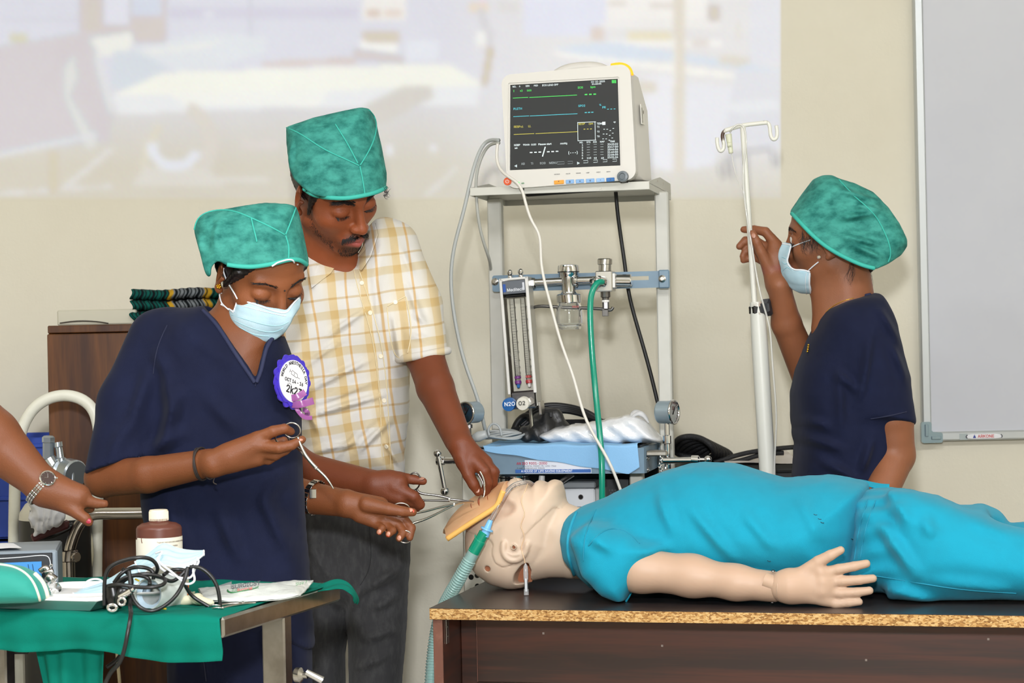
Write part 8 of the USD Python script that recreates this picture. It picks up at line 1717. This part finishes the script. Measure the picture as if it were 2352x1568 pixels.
    put('glove_body', mesh_sdf([('u', 0, rcone(U(420, 1380, 3.25), U(455, 1374, 3.25), .008, .0085)), ('u', .006, rcone(U(450, 1376, 3.24), U(486, 1384, 3.24), .008, .005)), ('u', .006, rcone(U(430, 1374, 3.27), U(470, 1378, 3.27), .006, .006)), ('m', 0, lambda P, d: d + .003 * (cloud(P * 60) - .5))], c0 - .05, c0 + .05, .0022), gl, t, True)
    forceps('forceps', 'steel forceps lying on the green cloth in front of the glove packet', 3.2, [(494, 1393, 12, 4, 3.19, 0), (500, 1399, 12, 4, 3.17, 0)], [([(505, 1390, 3.20), (530, 1386, 3.215), (560, 1386, 3.22)], [.0022, .0024]), ([(510, 1396, 3.18), (535, 1390, 3.2), (560, 1386, 3.22)], [.0022, .0024])], [(558, 1386, 3.22), (575, 1385, 3.23), (588, 1384, 3.235)], pivot=(558, 1385, 3.22))
    # blue-fronted stimulator box with paper, teal pouch, steel cup
    f = Frame(U(133, 1340, 3.36), -10); a, b = f.hitp(-170, 1340), f.hitp(133, 1262); Hh = f.hitp(120, 1263)[2]
    gy = mat('box_grey', '#7f8a92', .4, metal=.2); t = thing('nerve_stimulator', 'grey metal device box with black and blue front panel behind the green pouch', 'device', f.w((-.1, .05, 0)))
    put('case', bx(a[0], 0, .002, .17, -.02, Hh, .003, f), gy, t); fp = put('front_panel', bx(a[0], -.008, -.002, .002, -.016, Hh - .004, .001, f), mat('panel_dark', '#14181d', .35), t)
    put('blue_display', bx(a[0] + .02, -.026, -.0028, -.002, .006, Hh - .018, .001, f), mat('panel_blue', '#2f7fbd', .4, emit=('#2f7fbd', .05)), fp); put('panel_line', tube(f.w([(a[0], -.003, Hh - .0105), (-.05, -.003, Hh - .009), (-.018, -.003, Hh - .009), (-.013, -.003, Hh - .014), (-.013, -.003, .0)]), .0007, 6, 60), mat('line_white', '#d8dcdf', .5), fp); put('panel_screw', ring_bolt(f.w((-.0105, -.002, Hh * .55)), -f.ey, .003, .002, 0), M_chrome, fp); put('panel_print', cat(*[tube(f.w([(x, -.0035, Hh - .022), (x + .002, -.0035, Hh - .036)]), .0005, 5, 2) for x in (-.048, -.041, -.09)]), mat('panel_ink', '#0f2c46', .5), fp)
    put('paper_slip', sheet(np.array([[f.w((a[0] - .01 + (.145 + .02 * (1 - j / 4)) * i / 9 + .0, .02 + .09 * j / 4, Hh + .003 + .0015 * math.sin(i))) for j in range(5)] for i in range(10)]), .0006), mat('paper_white', '#d9d9d8', .7), None, True, label='white paper slip on top of the grey device box', cat='paper')
    pc = mat('pouch_teal', '#1f8f80', .75, bump=(500, .0003), sheen=.1); fr3 = Frame((0, 3.22, 0)); P2 = Polygon([tuple(fr3.hitp(x, y)[[0, 2]]) for x, y in [(-220, 1372), (-200, 1310), (-100, 1292), (0, 1294), (50, 1302), (85, 1320), (108, 1352), (114, 1378), (60, 1384), (-200, 1384)]]).buffer(-.003).buffer(.003); po = [('u', 0, infl(P2, fr3, .03, .05, 0, 2.5))]
    t = thing('teal_pouch', 'teal cloth pouch with cream piping on the near left of the tray', 'pouch', U(20, 1380, 3.22)); put('pouch_body', mesh_sdf(po, (U(-240, 0, 3.22)[0], 3.15, U(0, 1392, 3.22)[2]), (U(122, 0, 3.22)[0], 3.29, U(0, 1280, 3.22)[2]), .004), pc, t, True); pp = mat('piping_cream', '#d8d3c0', .7)
    put('piping', tube(on(po, [(-100, 1296), (0, 1297), (40, 1306), (66, 1324), (82, 1350), (92, 1380)], 3.05, .0005, 40, 3.3), .0022, 8, 0), pp, t, True); put('piping', tube(on(po, [(78, 1318), (96, 1338), (105, 1360), (109, 1380)], 3.05, .001, 24, 3.3), .0042, 8, 0), pp, t, True)
    o = U(122, 1352, 3.27); t = thing('steel_cup', 'small shiny steel cup and wing nut between the teal pouch and the device box', 'cup', o); put('cup_wall', lathe([(0, -.012), (.010, -.012), (.014, 0), (.0135, .004), (.0125, .003), (.009, -.009), (0, -.009)], o, (.4, -.5, .8), 24), M_chrome, t, 40); put('wing_nut', cat(tube([U(92, 1312, 3.29), U(106, 1304, 3.29), U(112, 1314, 3.29)], .005, 10), tube([U(104, 1316, 3.285), U(122, 1310, 3.285)], .0045, 10, 2), tube([U(108, 1322, 3.285), U(126, 1334, 3.285)], .009, 12, 3)), M_steel, t, True)


on_tray()


def left_back():
    # blue crates
    d = 4.72; f = Frame(U(-170, 1250, d)); b = mat('crate_blue', '#1b3f9e', .45, vary=('#1a3a90', 8, .4, .7)); a, e = f.hitp(-170, 1250), f.hitp(108, 1004)
    for k in range(3):
        zt = e[2] - k * .245; zb = max(zt - .238, -f.o[2] + .0); t = thing('crate', ('blue plastic crate, topmost of the stack at the left edge', 'blue plastic crate, second in the stack at the left edge', 'blue plastic crate, third from the top at the left edge')[k], 'crate', f.w((e[0] / 2, .1, zb)), group=None)
        put('crate_wall', cat(bx(a[0], e[0], 0, .006, zb, zt, .002, f), bx(a[0], e[0], .294, .3, zb, zt, .002, f), bx(a[0], a[0] + .006, 0, .3, zb, zt, .002, f), bx(e[0] - .006, e[0], 0, .3, zb, zt, .002, f)), b, t); put('crate_rim', bx(a[0] - .006, e[0] + .006, -.008, .308, zt - .024, zt - .014, .002, f), b, t); put('crate_rib', bx(a[0], e[0], -.006, 0, zb + .09, zb + .10, .002, f), b, t); put('crate_floor', bx(a[0], e[0], 0, .3, zb, zb + .005, .001, f), b, t)
    bz = -f.o[2]; put('low_box', bx(a[0], e[0], 0, .3, bz, e[2] - .735, .004, f), mat('crate_dark', '#1c1d22', .6), None, label='low dark box under the blue crates', cat='box') if e[2] - .735 > bz + .01 else None
    # cylinder trolley: white bent tube, cylinder, regulator
    d = 4.40; t = thing('cylinder_trolley', 'white bent-tube oxygen cylinder trolley standing in front of the wooden cupboard', 'trolley', (U(130, 1300, d)[0], d, 0)); wp = mat('trolley_white', '#d6d5c6', .4, vary=('#c9c7b6', 12, .45, .7))
    q = [U(30, 1700, d), U(32, 1300, d), U(34, 1120, d), U(44, 1010, d), (U(82, 934, d)), U(150, 908, d), U(205, 930, d), U(226, 985, d), U(226, 1100, d), U(222, 1300, d), U(222, 1700, d)]; q[0][2] = q[-1][2] = .06
    put('bent_tube', tube(q, .0128, 16, 140), wp, t, True); put('hose_tube', tube([U(186, 1170, d - .03), U(200, 1220, d - .03), U(206, 1270, d - .03), U(200, 1310, d - .03), U(188, 1340, d - .03), U(150, 1400, d - .03)], .009, 10, 50), mat('hose_cream', '#cfc9ad', .5), t, True)
    put('foot_plate', bx(U(25, 0, d)[0], U(230, 0, d)[0], d - .13, d + .1, .03, .05, .003), wp, t)
    for x in (U(30, 0, d)[0], U(222, 0, d)[0]): put('wheel', lathe([(0, .012), (.045, .012), (.05, .006), (.05, -.006), (.045, -.012), (0, -.012)], (x, d, .0505), (1, 0, 0), 24), M_black, t)
    put('cross_tube', tube([U(34, 1420, d), U(222, 1420, d)], .01, 10, 2), wp, t)
    o = U(128, 1240, d - .035); R = .078; t = thing('oxygen_cylinder', 'black oxygen cylinder with white shoulder and silver regulator head', 'gas cylinder', (o[0], o[1], .05)); z = lambda py: U(128, py, d - .035)[2]
    put('cylinder_body', lathe([(0, .052), (R, .055), (R, z(1190)), (0, z(1190))], (o[0], o[1], 0), (0, 0, 1), 44), mat('cylinder_black', '#151515', .4), t, 40); put('cylinder_shoulder', lathe([(R, z(1190)), (R * .98, z(1175)), (R * .82, z(1155)), (R * .5, z(1138)), (.016, z(1132)), (.016, z(1110)), (0, z(1110))], (o[0], o[1], 0), (0, 0, 1), 44), mat('shoulder_white', '#c9c6b6', .4), t, 40)
    t = thing('regulator', 'silver gas regulator with fittings above the black oxygen cylinder', 'regulator', U(140, 1090, d - .06)); al = mat('regulator_silver', '#b4bcc2', .28, metal=.9); dd = d - .06
    c = U(150, 1084, dd); put('regulator_body', lathe([(0, -.04), (.024, -.04), (.030, -.034), (.030, -.006), (.024, -.002), (.024, .004), (.032, .008), (.032, .034), (.029, .038), (0, .038)], c, (.75, -.62, -.12), 30), al, t, 35); put('gauge_ring', tube([U(152, 1098, dd - .03) + .026 * (math.cos(a) * np.array([.5, .1, 0]) + math.sin(a) * np.array([.06, 0, 1])) for a in np.linspace(0, 6.28, 20, endpoint=False)], .005, 10, closed=True), al, t, True)
    put('inlet_fitting', cat(lathe([(.013, -.045), (.013, -.03), (.009, -.028), (.009, -.018), (.0125, -.016), (.0125, .018), (.014, .02), (.014, .03), (.010, .034), (0, .034)], U(111, 1036, dd), (.02, 0, 1), 6), tube([U(113, 1052, dd), U(130, 1080, dd)], .014, 12, 3)), al, t); put('outlet_fitting', lathe([(.011, -.03), (.011, -.012), (.008, -.01), (.008, .012), (.0095, .014), (.0095, .024), (0, .024)], U(137, 1040, dd), (-.15, 0, 1), 12), al, t, 30); put('neck_stem', tube([U(150, 1100, dd), U(134, 1118, d - .035), U(128, 1128, d - .035)], .012, 12), al, t, True)
    # chrome stand with padded holder
    d2 = 4.1; t = thing('chrome_stand', 'chrome stand with curved horizontal rail and clamp beside the device box', 'stand', (U(165, 1340, d2)[0], d2, 0)); ch = mat('stand_steel', '#a49d94', .22, metal=1)
    put('rail', tube([U(420, 1178, d2), U(325, 1179, d2), U(250, 1180, d2), U(215, 1182, d2), U(190, 1195, d2), U(172, 1225, d2), U(160, 1265, d2), U(157, 1290, d2)], .0115, 14, 90), ch, t, True); put('rail_stripe', cat(tube([U(325, 1170, d2 - .004), U(216, 1171, d2 - .004)], .0045, 8, 2)), mat('stripe_cream', '#cfc8b0', .4), t); bt = U(157, 1290, d2); put('upright', tube([bt, np.array([bt[0] + .004, bt[1], .05])], .0135, 14, 2), ch, t, 30)
    put('clamp', cat(lathe([(.016, -.012), (.019, -.01), (.019, .01), (.016, .012)], U(158, 1276, d2), (0, 0, 1), 16), tube([U(138, 1284, d2), U(160, 1276, d2), U(176, 1278, d2)], .0085, 10), lathe([(0, .008), (.009, .008), (.011, .005), (.011, -.003), (.009, -.008), (.005, -.008)], U(172, 1279, d2 - .01), (.8, -.6, .1), 14)), ch, t, 30)
    for a in (.4, 2.5, 4.6): e = np.array([math.cos(a), math.sin(a), 0]) * .17; put('base_leg', tube([np.array([bt[0], bt[1], .07]), np.array([bt[0], bt[1], .03]) + e], .009, 10, 2), ch, t)
    put('holder', bx(-.05, .03, -.01, .02, -.012, .006, .004, (lambda f_: (setattr(f_, 'ex', (U(150, 1200, d2) - U(80, 1228, d2)) / np.linalg.norm(U(150, 1200, d2) - U(80, 1228, d2))), setattr(f_, 'M', np.stack([f_.ex, f_.ey, np.cross(f_.ex, f_.ey)])), f_)[2])(Frame(U(124, 1212, d2)))), mat('holder_maroon', '#4a1d20', .35), t, label='dark maroon padded holder'); put('holder_under', tube([U(78, 1236, d2 + .01), U(120, 1226, d2 + .01), U(168, 1206, d2 + .01)], [.006, .009, .007], 10), M_blackg, t, True)
    c = U(110, 1184, d2 - .03); fo = [('u', 0, ellip(U(95, 1195, d2 - .03), (.030, .024, .030))), ('u', .012, ellip(U(125, 1185, d2 - .03), (.026, .022, .022))), ('u', .01, ellip(U(85, 1160, d2 - .03), (.018, .016, .02))), ('u', .008, rcone(U(82, 1225, d2 - .03), U(95, 1205, d2 - .03), .009, .016)), ('u', .008, rcone(U(148, 1192, d2 - .03), U(120, 1180, d2 - .03), .006, .014))]
    fo.append(('m', 0, lambda P, q_: q_ + .030 * (cloud(P * np.array([34, 24, 44]), 3, 2) - .5) + .005 * np.abs(np.sin(P[..., 0] * 160 + 14 * cloud(P * 20)))))
    put('gauze', mesh_sdf(fo, c - [.08, .06, .08], c + [.08, .06, .08], .0028), mat('gauze_white', '#dcdde0', .85), None, True, label='crumpled white gauze on the maroon holder under the wristwatch hand', cat='gauze')
    # floor cables behind the trolley
    put('floor_cable', tube([U(275, 1568, 3.9), U(268, 1480, 3.9), U(266, 1400, 3.9), U(262, 1340, 4.0)], .0035, 8, 30), mat('cord_beige', '#c4b48c', .5), None, True, label='beige cord hanging behind the hanging green cloth', cat='cord')
    put('floor_cable', tube([U(245, 1532, 3.5), U(272, 1510, 3.5), U(284, 1478, 3.5), U(282, 1440, 3.5), U(290, 1400, 3.5)], .0035, 8, 30), M_black, None, True, label='thin black cord curving behind the hanging green cloth', cat='cord')
    f = Frame(U(-40, 1500, 3.75)); t = thing('low_stool', 'dark stool half hidden under the instrument trolley at the left edge', 'stool', (f.o[0], f.o[1], 0)); a = f.hitp(70, 1466)
    put('stool_seat', bx(-.15, a[0], 0, .3, a[2] - .03, a[2], .008, f), M_black, t)
    for x in (-.12, a[0] - .03): put('stool_leg', cat(*[tube([f.w((x, y, a[2] - .03)), np.array([*f.w((x, y, 0))[:2], 0])], .011, 10, 2) for y in (.03, .27)]), M_cream, t)


left_back()
